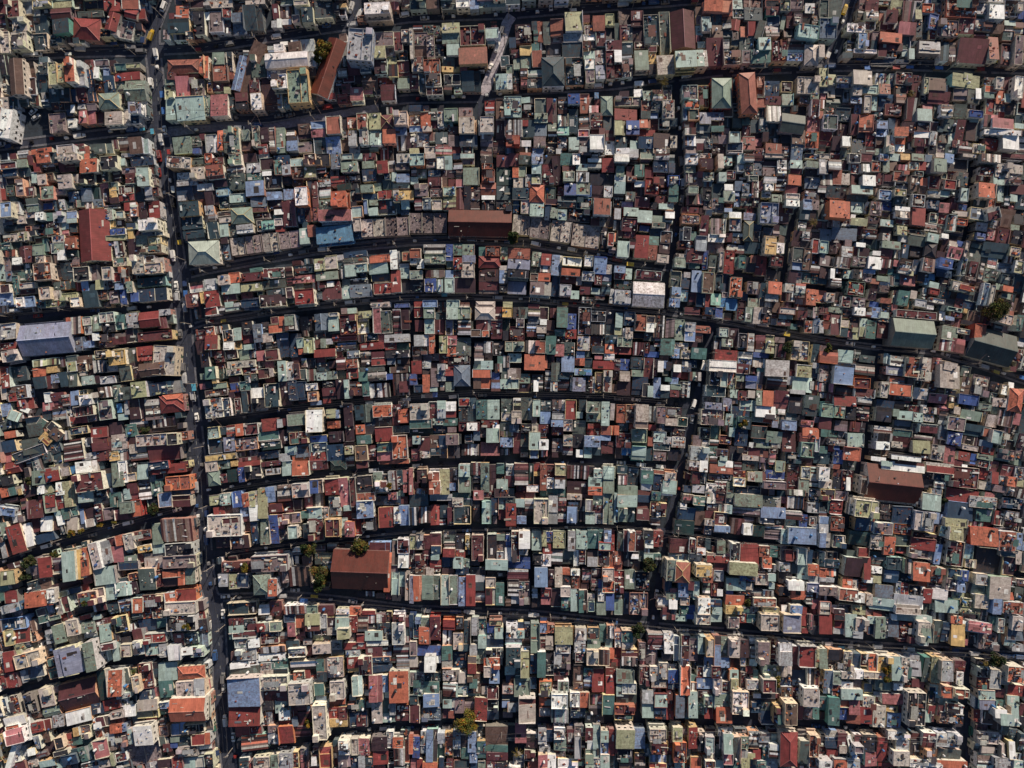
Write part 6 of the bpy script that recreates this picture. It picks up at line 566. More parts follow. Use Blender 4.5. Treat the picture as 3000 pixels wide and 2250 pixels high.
        if r['area'] > 22:
            if w > 3 and rnd.random() < .6:                                  # a party wall across the deck
                xx = rnd.uniform(-w * .4, w * .4); boxf(par, F, xx - .08, xx + .08, -d + t, d - t, h, h + ph * .8, WALL, pc)
            q = rnd.random()
            if q < .5 or r['area'] > 60:                                     # stair head with its own lean-to sheet
                a_, b_ = min(2.6, w * .8), min(2.6, d * .8); sx, sy = rnd.choice([-1, 1]), rnd.choice([-1, 1]); xx, yy = sx * (w - t - a_ / 2 - .05), sy * (d - t - b_ / 2 - .05)
                hut = sink('stair_head', roof); boxf(hut, F, xx - a_ / 2, xx + a_ / 2, yy - b_ / 2, yy + b_ / 2, h, h + 2.2, WALL, jit(wcol, .12), jit(deckc, .2), SHEET if rnd.random() < .5 else DECK)
            if form == 'p' and rnd.random() < .7:
                a_, b_ = rnd.uniform(.6, 1.2) * w, rnd.uniform(.6, 1.1) * d; xx, yy = rnd.uniform(-1, 1) * (w - t - a_ / 2), rnd.uniform(-1, 1) * (d - t - b_ / 2); z = h + rnd.uniform(1.7, 2.3)
                lt = sink('lean_to', roof); lc = alb(rnd.choice([(150,150,150),(100,60,55),(80,110,105),(170,165,155),(70,65,70)])); tl = rnd.uniform(-.1, .1)
                slab(lt, F, (xx - a_ / 2, xx + a_ / 2), (yy - b_ / 2, yy + b_ / 2), lambda x, y: z + tl * y, SHEET, pan(lc), .5, False, .05, max(1, int(a_ / 1.1)))
                for sx in (-1, 1):
                    for sy in (-1, 1): boxf(lt, F, xx + sx * (a_ / 2 - .1) - .04, xx + sx * (a_ / 2 - .1) + .04, yy + sy * (b_ / 2 - .1) - .04, yy + sy * (b_ / 2 - .1) + .04, h, z + tl * (yy + sy * b_ / 2), PAINT, (.15, .12, .1))
        for _ in range(int(min(16, r['area'] * (.16 if form == 'p' else .05)))):
            pa_, pb_ = rnd.uniform(-w + .8, w - .8), rnd.uniform(-d + .8, d - .8); plank(F, pa_, pb_, h + .3)
        for _ in range(int(min(30, r['area'] * (.45 if form == 'p' else .15)))):
            clutter_box(F, rnd.uniform(-w + .5, w - .5), rnd.uniform(-d + .5, d - .5), h + .003, rnd.uniform(.3, 1.1))
    elif form == 'x':
        tops = [h] * 4; rc = alb((178, 164, 156) if r['col'] == 'C' else (128, 112, 112))
        n = max(2, int(2 * w / 5))
        for k in range(n):
            xa, xb = -w + 2 * w * k / n, -w + 2 * w * (k + 1) / n; zz = h + rnd.uniform(-.5, .3); tk_ = rnd.uniform(.55, 1.25)
            boxf(roof, F, xa, xb, -d, d, h - 1.2, zz, RUBBLE, tuple(x * tk_ for x in jit(rc, .1)))
        for k in range(n + 1):
            xx = -w + 2 * w * k / n; boxf(wall, F, xx - .1, xx + .1, -d + .02, d - .02, h - .2, h + rnd.uniform(.32, .5), WALL, jit(alb((150, 138, 132)), .2))
        for _ in range(int(r['area'] * .3)):
            clutter_box(F, rnd.uniform(-w + .3, w - .3), rnd.uniform(-d + .3, d - .3), h - .02, rnd.uniform(.3, .9), rnd.choice([(150,132,122),(90,72,72),(190,170,155),(110,92,90),(60,48,52),(140,100,92),(128,116,108)]))
    # walls
    cs = [(-w, -d), (w, -d), (w, d), (-w, d)]
    for i in range(4):
        p, q = cs[i], cs[(i + 1) % 4]
        wall.face([F.P(*p, 0), F.P(*q, 0), F.P(*q, tops[(i + 1) % 4]), F.P(*p, tops[i])], WALL, wcol, 0, None)
    # clutter and tanks on sheet roofs
    if form in 'ms^' and r['area'] > 10 and rnd.random() < .6:
        for _ in range(rnd.choice([0, 1, 2, 4]) if r['col'] not in 'wTb' else rnd.choice([0, 0, 1])):
            xx, yy = rnd.uniform(-w * .75, w * .75), rnd.uniform(-d * .75, d * .75); plank(F, xx, yy, zf(xx, yy) + .12)
        for _ in range(rnd.choice([1, 2, 4, 6, 9]) if r['area'] < 150 else 3):
            xx, yy = rnd.uniform(-w * .9, w * .9), rnd.uniform(-d * .9, d * .9); clutter_box(F, xx, yy, zf(xx, yy) + .08, rnd.uniform(.25, .8))
    if form != 'x' and form != 'h' and r['area'] > 18 and rnd.random() < .2:
        xx, yy = rnd.uniform(-w + .8, w - .8), rnd.uniform(-d + .8, d - .8); tk = sink('water_tank', roof)
        water_tank(tk, F, xx, yy, (zf(xx, yy) if form in 'ms^' else h), rnd.uniform(.7, 1.15))
    # windows, doors, ledges on walls that stand free
    if form == 'x': return
    fl = int((min(tops) - .8) // 2.8)
    for si, (nx, ny, L, off) in enumerate(((0, -1, 2 * w, d), (1, 0, 2 * d, w), (0, 1, 2 * w, d), (-1, 0, 2 * d, w))):
        tx_, ty_ = -ny, nx
        gx, gy, _ = F.P(nx * (off + 1.3), ny * (off + 1.3), 0); nb = height_at(gx, gy)
        if nb > min(tops) - 2.0 or L < 2.4: continue
        n = max(1, int(L / 2.3))
        for f_ in range(fl + 1):
            z = .9 + 2.8 * f_
            if z + 1.3 > min(tops) or z < nb + .2: continue
            if rnd.random() < .35 and fl >= 1 and f_ >= 1 and L > 4 and nb < 1:
                bal = sink('balcony', None); boxf(bal, Frame(*F.P(nx * off, ny * off, 0)[:2], F.ang + math.atan2(ty_, tx_)), -L / 2 + .1, L / 2 - .1, -.95, 0.03, z - .95, z - .8, WALL, wcol, bottom=True)
                boxf(bal, Frame(*F.P(nx * off, ny * off, 0)[:2], F.ang + math.atan2(ty_, tx_)), -L / 2 + .1, L / 2 - .1, -.95, -.87, z - .8, z + .05, WALL, jit(wcol, .15))
            for k in range(n):
                if rnd.random() < .15: continue
                s_ = -L / 2 + L * (k + .5) / n; sink('#window', (F.P(nx * off + tx_ * s_, ny * off + ty_ * s_, z), F.ang + math.atan2(ty_, tx_)))
        if nb < 1 and min(tops) > 2.4 and L > 3:
            s_ = rnd.uniform(-L * .3, L * .3); g = Frame(*F.P(nx * off + tx_ * s_, ny * off + ty_ * s_, 0)[:2], F.ang + math.atan2(ty_, tx_)); dr_ = sink('door', None)
            boxf(dr_, g, -.45, .45, -.05, .02, .02, 2.05, PAINT, alb(rnd.choice([(90,60,45),(70,90,110),(120,120,120),(60,80,60)])))
def window_faces(mb, pos, ang, o=(0, 0, 0)):
    g = Frame(pos[0] - o[0], pos[1] - o[1], ang); z = pos[2] - o[2]
    boxf(mb, g, -.6, .6, -.06, .02, z - .06, z, WALL, (.5, .48, .44)); boxf(mb, g, -.6, .6, -.06, .02, z + 1.1, z + 1.18, WALL, (.5, .48, .44))
    for s in (-.6, .52): boxf(mb, g, s, s + .08, -.05, .02, z, z + 1.1, WALL, (.5, .48, .44))
    mb.face([g.P(-.52, -.02, z), g.P(.52, -.02, z), g.P(.52, -.02, z + 1.1), g.P(-.52, -.02, z + 1.1)], GLASS, (.03, .03, .04))
# ---------------------------------------------------------------- landmarks: photo px, phrase, own label, object name, category
LM = [
 (251,83,'red corner roof','large brick red hipped roof filling the street corner at top left','corner_building','building'),
 (557,317,'long mint roof','long pale mint metal roof beside the avenue near the top left','commercial_building','building'),
 (22,360,'white edge tower','dazzling white tower block cut by the left edge of the photo','apartment_block','apartment block'),
 (839,174,'blue-white warehouse','pale blue and white gabled warehouse roof just below two parked white vans','warehouse','warehouse'),
 (961,197,'slanting red roof','long narrow red gabled roof slanting beside the yellow-green street tree','hall','hall'),
 (1056,131,'tall rubbly block','tall grey concrete block with rubble strewn roof right of the slanting red roof','apartment_block','apartment block'),
 (1386,163,'pale-lane orange roof','terracotta sheet roof with yellow frames on the left side of the pale lane','commercial_building','building'),
 (1620,207,'green pyramid roof','dark green pyramid hipped roof with pale balustrade right of the pale lane','villa','villa'),
 (2002,85,'big maroon hall','tall plain maroon gabled roof of the largest hall at the top','warehouse','warehouse'),
 (2010,172,'mint arcade block','mint sheet roof of the wide block just under the big maroon hall','commercial_building','building'),
 (2116,271,'grey-green hipped roof','long grey-green hipped roof with white and pink walls below the street','apartment_house','apartment house'),
 (2193,271,'orange-walled house','bright orange walled house with brown and green hipped roof below the street','apartment_house','apartment house'),
 (2850,149,'square maroon roof','nearly square maroon sheet roof above the market street at top right','warehouse','warehouse'),
 (269,692,'big left maroon roof','very large maroon gabled roof left of the avenue','warehouse','warehouse'),
 (595,740,'pale hipped corner roof','pale grey hipped roof on the corner of the avenue and the curved street','corner_building','building'),
 (980,686,'weathered blue roof','weathered blue metal roof set in the ruined row','warehouse','warehouse'),
 (1406,653,'long rust hall','long rust orange and brown gabled hall in the middle of the ruined row','market_hall','market hall'),
 (1900,862,'cream-blue gable','cream and light blue gabled roof at the corner of two lanes','warehouse','warehouse'),
 (2256,720,'mustard roof','mustard yellow roof on a tall white and red walled house','apartment_house','apartment house'),
 (2461,613,'terracotta block','terracotta block with orange walls and windows, right of the middle top','apartment_block','apartment block'),
 (2688,634,'right brick-red roof','tall rectangular brick red sheet roof amid dark roofs at upper right','warehouse','warehouse'),
 (131,993,'lavender warehouse','very large lavender grey gabled warehouse roof left of the avenue','warehouse','warehouse'),
 (481,1056,'cream corner deck','cream walled corner building with open roof deck on the left of the avenue','corner_building','building'),
 (2677,976,'green hall','large sage green gabled hall on the right side above the lane','warehouse','warehouse'),
 (2911,1014,'two-tone hall','huge gabled hall with sage upper slope and charcoal lower slope at the right','warehouse','warehouse'),
 (2782,1103,'beige hall block','tall beige concrete block with a cluttered roof left of the two-tone hall','apartment_block','apartment block'),
 (920,1234,'cream-white roof','cream-white flat sheet roof with bright cream side wall','commercial_building','building'),
 (1353,1101,'slate hipped roof','slate grey hipped roof at the corner of the straight lane','villa','villa'),
 (1738,1193,'pale green block','pale green upper half of a roof below the long straight street','commercial_building','building'),
 (2277,1079,'tan roof','wide tan cream sheet roof in the right middle','commercial_building','building'),
 (47,1579,'white-walled red roof','red sheet roof with a dazzling white wall at the left edge','apartment_block','apartment block'),
 (518,1553,'rusty lattice roof','striped rusty patchwork roof beside the avenue at lower left','commercial_building','building'),
 (658,1540,'white curved block','white walled block with open decks on the right of the avenue','apartment_block','apartment block'),
 (1055,1675,'school roof','large rusty red gabled school roof beside the dark trees','school','school'),
 (1998,1678,'ribbed orange roof','orange hipped roof with cream ribs on a tall pale building','villa','villa'),
 (2349,1570,'pale blue wide roof','wide light blue roof with cream walls above the lane','commercial_building','building'),
 (2620,1418,'right rust hall','huge rust red and dark gabled hall at the right','warehouse','warehouse'),
 (230,2036,'dark maroon hall','huge dark maroon gabled roof at the lower left','warehouse','warehouse'),
 (548,2082,'salmon gable','tall salmon orange gabled building left of the avenue near the bottom','apartment_block','apartment block'),
 (717,2028,'blue avenue roof','blue sheet roof of a tall building right of the avenue near the bottom','commercial_building','building'),
 (1409,2078,'crimson roof','bright crimson red narrow roof beside the big yellow-green tree','commercial_building','building'),
 (1168,2013,'orange block','bright orange roofed tall block with cream walls near the bottom','apartment_block','apartment block'),
 (2313,2197,'red hipped block','brick red hipped roof on a tall white building at the bottom','apartment_block','apartment block'),
 (1536,1582,'white sheet block','plain white sheet roof just below the straight lane','commercial_building','building'),
 (2415,1389,'dazzling white roof','dazzling white small square roof left of the right rust hall','commercial_building','building'),
]
CW = dict(r='maroon', d='dark plum', R='brick red', o='terracotta', O='bright orange', p='dusty pink', k='charcoal', t='dark teal', g='grey-green', G='sage green', T='pale mint',
 m='turquoise green', c='stained grey', C='beige', y='olive cream', Y='ochre yellow', w='white', l='light grey', s='slate grey', B='royal blue', b='light blue', n='navy', M='bright mint', v='lavender', u='brown', A='rust brown', E='chalk white', F='pale lavender', D='weathered blue', L='pale grey', N='deep green', S='sky blue', W='off-white')
FW = {'m': 'sheet roof', 's': 'patchwork sheet roof', '^': 'gabled roof', 'h': 'hipped roof', 'f': 'walled flat roof', 'p': 'cluttered flat roof', 'x': 'rubble strewn roofless shell'}
inframe = [r for r in ALL if -5 < r['u'] < 3005 and -5 < r['v'] < 2255]
for r in ALL:
    r['desc'] = ('tall ' if r['lv'] >= 6 else '') + ('large ' if r['area'] > 95 else 'small ' if r['area'] < 28 else 'medium ') + CW[r['col']] + ' ' + FW[r['form']]
lmpts = []
for u, v, ph, lab, nm, cat in LM:
    # the noted building nearest the point, large ones first
    best = min((r for r in RECS if abs(r['u'] - u) < 45 and abs(r['v'] - v) < 45), key=lambda r: math.hypot(r['u'] - u, r['v'] - v) - r['area'] * .25 + (0 if 'lm' not in r else 999))
    best['lm'] = (ph, lab, nm, cat); lmpts.append((best['u'], best['v'], ph))
ORD = ['nearest', 'second', 'third', 'fourth', 'fifth', 'sixth', 'seventh', 'eighth', 'ninth', 'tenth']
def direction(du, dv):
    if abs(du) > abs(dv): return 'right of' if du > 0 else 'left of'
    return 'below' if dv > 0 else 'above'
def singled(u, v, pts, what):
    """rank of (u,v) among pts (same description) in the same direction from a landmark"""
    best = None
    for lu, lv_, ph in lmpts:
        du, dv = u - lu, v - lv_; dist = math.hypot(du, dv)
        if dist < 12 or dist > 1400: continue
        di = direction(du, dv)
        k = sum(1 for a, b in pts if direction(a - lu, b - lv_) == di and math.hypot(a - lu, b - lv_) < dist - .01)
        sc = k * 160 + dist
        if best is None or sc < best[0]: best = (sc, k, di, ph)
    _, k, di, ph = best
    rank = ORD[k] if k < 10 else 'number %d' % (k + 1)
    return '%s, %s such one %s the %s' % (what, rank, di, ph)
groups = {}
for r in inframe: groups.setdefault(r['desc'], []).append((r['u'], r['v']))

# ---------------------------------------------------------------- ground and streets
g = MB(); g.face([(-1500, -1500, 0), (1500, -1500, 0), (1500, 1500, 0), (-1500, 1500, 0)], EARTH, alb((50, 56, 64)))
tag(g.build('ground'), kind='structure')
def in_street(x, y, skip):
    for k, (nm, w, kd, pts) in enumerate(SW):
        if k == skip: continue
        for (a, b), (c, d) in zip(pts, pts[1:]):
            L2 = (c - a) ** 2 + (d - b) ** 2; t = max(0, min(1, ((x - a) * (c - a) + (y - b) * (d - b)) / L2))
            if math.hypot(x - a - t * (c - a), y - b - t * (d - b)) < w / 2 + .2: return True
    return False
SW = [(nm, w * PX, kd, [world(u, v) for u, v in pts]) for nm, w, kd, pts in STREETS]
for k, (nm, w, kd, pts) in enumerate(SW):
    z = .004 * (k + 1); mb = MB(); pcol = alb((52, 55, 68)) if kd < 2 else alb((100, 96, 106), .7) if kd == 3 else alb((132, 124, 128), .55)
    # mitred strip
    L, R_ = [], []
    for i, p in enumerate(pts):
        a = Vector(pts[max(i - 1, 0)]); b = Vector(pts[min(i + 1, len(pts) - 1)]); d_ = (b - a).normalized(); n_ = Vector((-d_.y, d_.x))
        L.append((p[0] + n_.x * w / 2, p[1] + n_.y * w / 2, z)); R_.append((p[0] - n_.x * w / 2, p[1] - n_.y * w / 2, z))
    for i in range(len(pts) - 1): mb.face([L[i], R_[i], R_[i + 1], L[i + 1]], DECK if kd > 1 else ASPH, pcol)
    tag(mb.build(nm), kind='structure')
    if kd == 1:
        pv = MB(); mk = MB()
        for i in range(len(pts) - 1):
            a, b = Vector(pts[i]), Vector(pts[i + 1]); Ls = (b - a).length; F = Frame(a.x, a.y, math.atan2(b.y - a.y, b.x - a.x)); m_ = int(Ls / 2)
            for q in range(m_):
                x0, x1 = Ls * q / m_, Ls * (q + 1) / m_
                for s in (-1, 1):
                    c_ = F.P((x0 + x1) / 2, s * (w / 2 - .5), 0)
                    if in_street(c_[0], c_[1], k): continue
                    y0, y1 = sorted((s * (w / 2 - .9), s * w / 2)); boxf(pv, F, x0, x1, y0, y1, z, .15 + z * .3, DECK, alb((104, 102, 108)))
                if w > 5 and q % 3 == 0 and not in_street(*F.P(x0 + .6, 0, 0)[:2], k): mk.face([F.P(x0, -.06, z + .0035), F.P(x1 - .6, -.06, z + .0035), F.P(x1 - .6, .06, z + .0035), F.P(x0, .06, z + .0035)], PAINT, alb((170, 168, 160)))
        if pv.f: tag(pv.build('pavement'), kind='structure')
        if mk.f: tag(mk.build('lane_marking'), kind='structure')

# ---------------------------------------------------------------- buildings
def kind_of(r):
    if 'lm' in r: return r['lm'][2]
    if r['form'] == 'x': return 'ruined_shell'
    if r['lv'] >= 6: return 'apartment_block'
    if r['area'] > 230: return 'warehouse'
    return 'house'
for r in inframe: r['kind'] = kind_of(r)
def vis_area(r):
    k = local_cells(r['u'], r['v'], r['w'], r['d'], r['ang'])
    return r['area']
hs = sorted([r for r in inframe if r['kind'] == 'house' and r['seen']], key=lambda r: -vis_area(r))
NAMED = set(r['id'] for r in hs[:300]) | set(r['id'] for r in inframe if r['kind'] != 'house')
STUFF = MB()
winm = MB(); window_faces(winm, (0, 0, 0), 0)
WME = {}
def window_mesh(key):
    if key not in WME:
        o = winm.build('window'); WME[key] = o.data; bpy.data.objects.remove(o)
    return WME[key]
cnt = {}
for r in ALL:
    if r['id'] not in NAMED:
        def sink(name, arg):
            if name == '#window': window_faces(STUFF, *arg); return None
            return STUFF
        make_house(r, sink); continue
    org = (r['x'], r['y'], 0.0); root = empty(r['kind'], org); cnt[r['kind']] = cnt.get(r['kind'], 0) + 1
    parts = []
    def sink(name, arg):
        if name == '#window':
            pos, ang = arg; o = bpy.data.objects.new('window', window_mesh(0)); o.parent = root
            o.location = (pos[0] - org[0], pos[1] - org[1], pos[2]); o.rotation_euler = (0, 0, ang); COL.objects.link(o); return None
        mb = MB(); parts.append((name, mb, arg)); return mb
    make_house(r, sink)
    built = {}
    for name, mb, par in parts:
        if not mb.f: continue
        o = mb.build(name, root, org)
        built[id(mb)] = o
        if par is not None and id(par) in built: o.parent = built[id(par)]
    if 'lm' in r: tag(root, r['lm'][1], r['lm'][3])
    else:
        what = r['desc'].replace('rubble strewn roofless shell', 'rubble strewn row')
        cat = {'house': 'house', 'apartment_block': 'apartment block', 'warehouse': 'warehouse', 'ruined_shell': 'ruin'}[r['kind']]
        gr = {'house': 'houses packed along the lanes', 'apartment_block': 'taller blocks among the houses', 'warehouse': 'big sheds among the houses', 'ruined_shell': 'burnt out row by the curved street'}[r['kind']]
        tag(root, singled(r['u'], r['v'], groups[r['desc']], what), cat, gr)
print('kinds', cnt)
tag(STUFF.build('small_houses'), 'dense mass of smaller tin roofed houses packed between the larger ones', 'houses', kind='stuff')

# ---------------------------------------------------------------- trees
def leaf_crown(mb, cx, cy, z0, r, hgt, cols, n, rnd):
    blobs = []
    for _ in range(max(7, int(r * 4))):
        a = rnd.uniform(0, 6.283); q = r * .72 * math.sqrt(rnd.random()); zz = z0 + hgt * rnd.uniform(.25, .95) * (1 - .35 * q / r)
        blobs.append((cx + q * math.cos(a), cy + q * math.sin(a), zz, r * rnd.uniform(.2, .42), rnd.choice(cols)))
    for _ in range(n):
        bx, by, bz, br, c = rnd.choice(blobs); u_ = Vector((rnd.gauss(0, 1), rnd.gauss(0, 1), rnd.gauss(0, 1))).normalized() * br * rnd.uniform(.55, 1.1)
        p = Vector((bx, by, bz)) + u_ * 1.0; s = rnd.uniform(.16, .38)
        a = Vector((rnd.gauss(0, 1), rnd.gauss(0, 1), rnd.gauss(0, .5))).normalized() * s; b = a.cross(Vector((rnd.gauss(0, 1), rnd.gauss(0, 1), rnd.gauss(0, 1)))).normalized() * s * .8
        cc = tuple(x * rnd.uniform(.65, 1.4) for x in c)
        mb.face([tuple(p - a), tuple(p + b), tuple(p + a), tuple(p - b)], LEAF, cc)
    return blobs
GOLD = [(.17, .12, .02), (.12, .10, .02), (.21, .13, .02), (.08, .08, .02)]
DKG = [(.035, .045, .018), (.05, .05, .018), (.025, .04, .018)]
MIXG = [(.085, .08, .02), (.045, .06, .018), (.12, .085, .022), (.05, .05, .016), (.035, .055, .018)]
TREES = [(944,136,25,'g','yellow-green street tree with dense crown beside the slanting red roof'),(1365,2123,34,'g','largest golden yellow-green tree at the bottom middle lane'),
 (901,1610,22,'x','round dark brown-green tree left of the school forecourt'),(934,1686,29,'x','tall olive tree against the left side of the school roof'),(936,1718,20,'x','lower olive tree beneath the tall olive one by the school'),(1050,1605,25,'x','olive tree overhanging the top edge of the school roof'),
 (1903,1656,21,'d','dark tree in the gap left of the ribbed orange roof'),(2925,905,34,'x','wide olive tree at the right edge above the two-tone hall'),(2923,1936,25,'d','dark tree beside the big street at lower right'),
 (2310,1017,17,'d','dark narrow tree above the tan roof'),(2261,1046,11,'d','small dark tree touching the left corner of the tan roof'),(2174,1242,13,'g','golden bush on a roof in the right middle'),
 (440,1496,19,'d','dark tree left of the avenue above the rusty lattice roof'),(81,1410,11,'d','small dark tree in the lane at far left'),(81,1646,18,'d','dark tree in the gully below the white-walled red roof'),(155,1626,10,'x','olive bush on the street edge right of the white-walled red roof'),
 (70,1689,14,'d','lower dark tree in the gully at far left'),(211,1563,11,'g','long golden hedge bush on the left street, lowest of three'),(235,1556,9,'g','golden bush on the left street, second from left'),(287,1541,10,'g','golden bush on the left street, middle of the slope'),(331,1532,8,'g','golden bush on the left street, nearest the avenue'),
 (266,1757,8,'x','olive plant on a cluttered roof deck at lower left'),(717,1662,13,'g','golden bush on a roof deck right of the avenue'),(1145,1420,9,'g','golden potted bush on a small roof in the middle'),(2188,1768,13,'x','olive roof garden bush above the big street'),
 (556,1830,11,'g','golden tree on the roof deck beside the avenue'),(396,1968,12,'x','olive bush left of the avenue near the bottom'),(901,2123,14,'g','golden tree in the yard above the bottom lane'),(1873,1851,19,'d','dark tree on the lower side of the big street'),
 (2272,1984,9,'g','golden creeper bush beside a tall maroon walled roof'),(2272,2003,7,'g','small golden bush right below the creeper bush'),(2593,1957,13,'g','golden tree inside an oval walled roof court'),(2589,1982,10,'g','lower golden tree inside the oval walled court'),(2427,1019,12,'x','olive greenery at the top edge of a terracotta roof'),
 (2766,1467,12,'d','small dark tree right of the pale roof by the right rust hall'),(1506,697,20,'x','dark olive tree at the right end of the long rust hall'),(420,1258,12,'d','dark small tree above the long cream deck'),(2700,2070,9,'g','golden plants on a bamboo covered roof at lower right'),(930,165,14,'x','lower olive tree beside the slanting red roof')]
for u, v, rp, kd, lab in TREES:
    rnd = random.Random(int(u * 7 + v)); r_ = rp * PX * 1.08; H = max(5.5, min(11, r_ * 2.3 + 3)); x, y = world(u, v, H * .8)
    base = height_at(x, y); base = base if 'roof' in lab and r_ < 2.2 or 'deck' in lab or 'court' in lab or 'bush' in lab and base > 3 else 0
    if base: H = min(H, 3.2)
    small = r_ < 2.2 or base > 0
    root = empty('bush' if small else 'tree', (x, y, base)); cols = dict(g=GOLD, d=DKG, x=MIXG)[kd]
    cm = MB(); hh = H * .62; blobs = leaf_crown(cm, x, y, base + H - hh, r_, hh, cols, int(650 * r_ + 900), rnd)
    tm = MB(); zt = base + H - hh * .8; tube(tm, [(x, y, base), (x + .1, y, base + (zt - base) * .5), (x, y + .1, zt)], [r_ * .09 + .06, r_ * .07 + .05, r_ * .06 + .03], BARK, (.09, .065, .045), 8)
    tm.build('trunk', root, (x, y, base)); lm_ = MB()
    for b in blobs[:9]: tube(lm_, [(x, y, zt - .4), ((x + b[0]) / 2, (y + b[1]) / 2, (zt + b[2]) / 2 - .2), (b[0], b[1], b[2])], [r_ * .045 + .03, r_ * .03 + .02, .02], BARK, (.09, .065, .045), 5)
    lm_.build('limb', root, (x, y, base)); cm.build('crown', root, (x, y, base)); tag(root, lab, 'bush' if small else 'tree', 'trees and bushes between the roofs')
for u, v, rp, lab in [(1944,241,15,'small golden palm on the street just below the olive flat roof at top'),(2671,276,12,'tiny yellow palm in front of a long maroon roof at upper right'),(2383,653,14,'orange-yellow palm beside a lane at upper right'),(1515,2210,15,'palm with spiky fronds in the dark yard at the bottom'),(2888,1945,9,'bare spiky palm left of the dark lower right tree')]:
    rnd = random.Random(u); H = 8.5; x, y = world(u, v, H); root = empty('palm_tree', (x, y, 0)); tm = MB()
    tube(tm, [(x + .3, y - .2, 0), (x + .1, y, H * .5), (x, y, H)], [.2, .16, .13], BARK, (.12, .09, .06), 8); tm.build('trunk', root, (x, y, 0))
    for k in range(13):
        a = 6.283 * k / 13 + rnd.uniform(-.2, .2); L = rp * PX * rnd.uniform(.95, 1.25); fm = MB(); pr = None
        col = (.16 * rnd.uniform(.7, 1.2), .12, .03) if kd else None
        for i in range(9):
            t = i / 8; rr = L * t; z = H + .7 * math.sin(t * 2.2) - 1.3 * t * t; p = Vector((x + rr * math.cos(a), y + rr * math.sin(a), z)); n_ = Vector((-math.sin(a), math.cos(a), 0))
            if pr is not None:
                for s in (-1, 1):
                    wl = .55 * (1 - t * .6); q = p + n_ * s * wl + Vector((math.cos(a), math.sin(a), 0)) * .35 + Vector((0, 0, -.25)); fm.face([tuple(pr), tuple(pr * .5 + p * .5 + Vector((0, 0, .02))), tuple(q), tuple(pr * .8 + q * .2)], LEAF, jit((.15, .115, .03), .25))
            pr = p
        fm.build('frond', root, (x, y, 0))
    tag(root, lab, 'palm tree', 'palms between the roofs')

# ---------------------------------------------------------------- vehicles
def lathe_wheel(mb, x, y, r, w):
    n = 12
    for s in (-1, 1):
        mb.face([(x + r * math.cos(6.2832 * k / n), y + s * w / 2, r + r * math.sin(6.2832 * k / n)) for k in range(n)], PAINT, (.02, .02, .02))
    for k in range(n):
        a, b = 6.2832 * k / n, 6.2832 * (k + 1) / n
        mb.face([(x + r * math.cos(a), y - w / 2, r + r * math.sin(a)), (x + r * math.cos(b), y - w / 2, r + r * math.sin(b)), (x + r * math.cos(b), y + w / 2, r + r * math.sin(b)), (x + r * math.cos(a), y + w / 2, r + r * math.sin(a))], PAINT, (.02, .02, .02))
def loft(mb, secs, m, col, cap=True):
    """secs: list of (x, halfwidth_bottom, halfwidth_top, z0, z1)"""
    rings = [[(x, -b, z0), (x, -b * 1.02, (z0 + z1) / 2), (x, -t, z1), (x, t, z1), (x, b * 1.02, (z0 + z1) / 2), (x, b, z0)] for x, b, t, z0, z1 in secs]
    for A, B in zip(rings, rings[1:]):
        for k in range(6):
            j = (k + 1) % 6; mb.face([A[k], A[j], B[j], B[k]], m, col)
    if cap: mb.face(rings[0][::-1], m, col); mb.face(rings[-1], m, col)
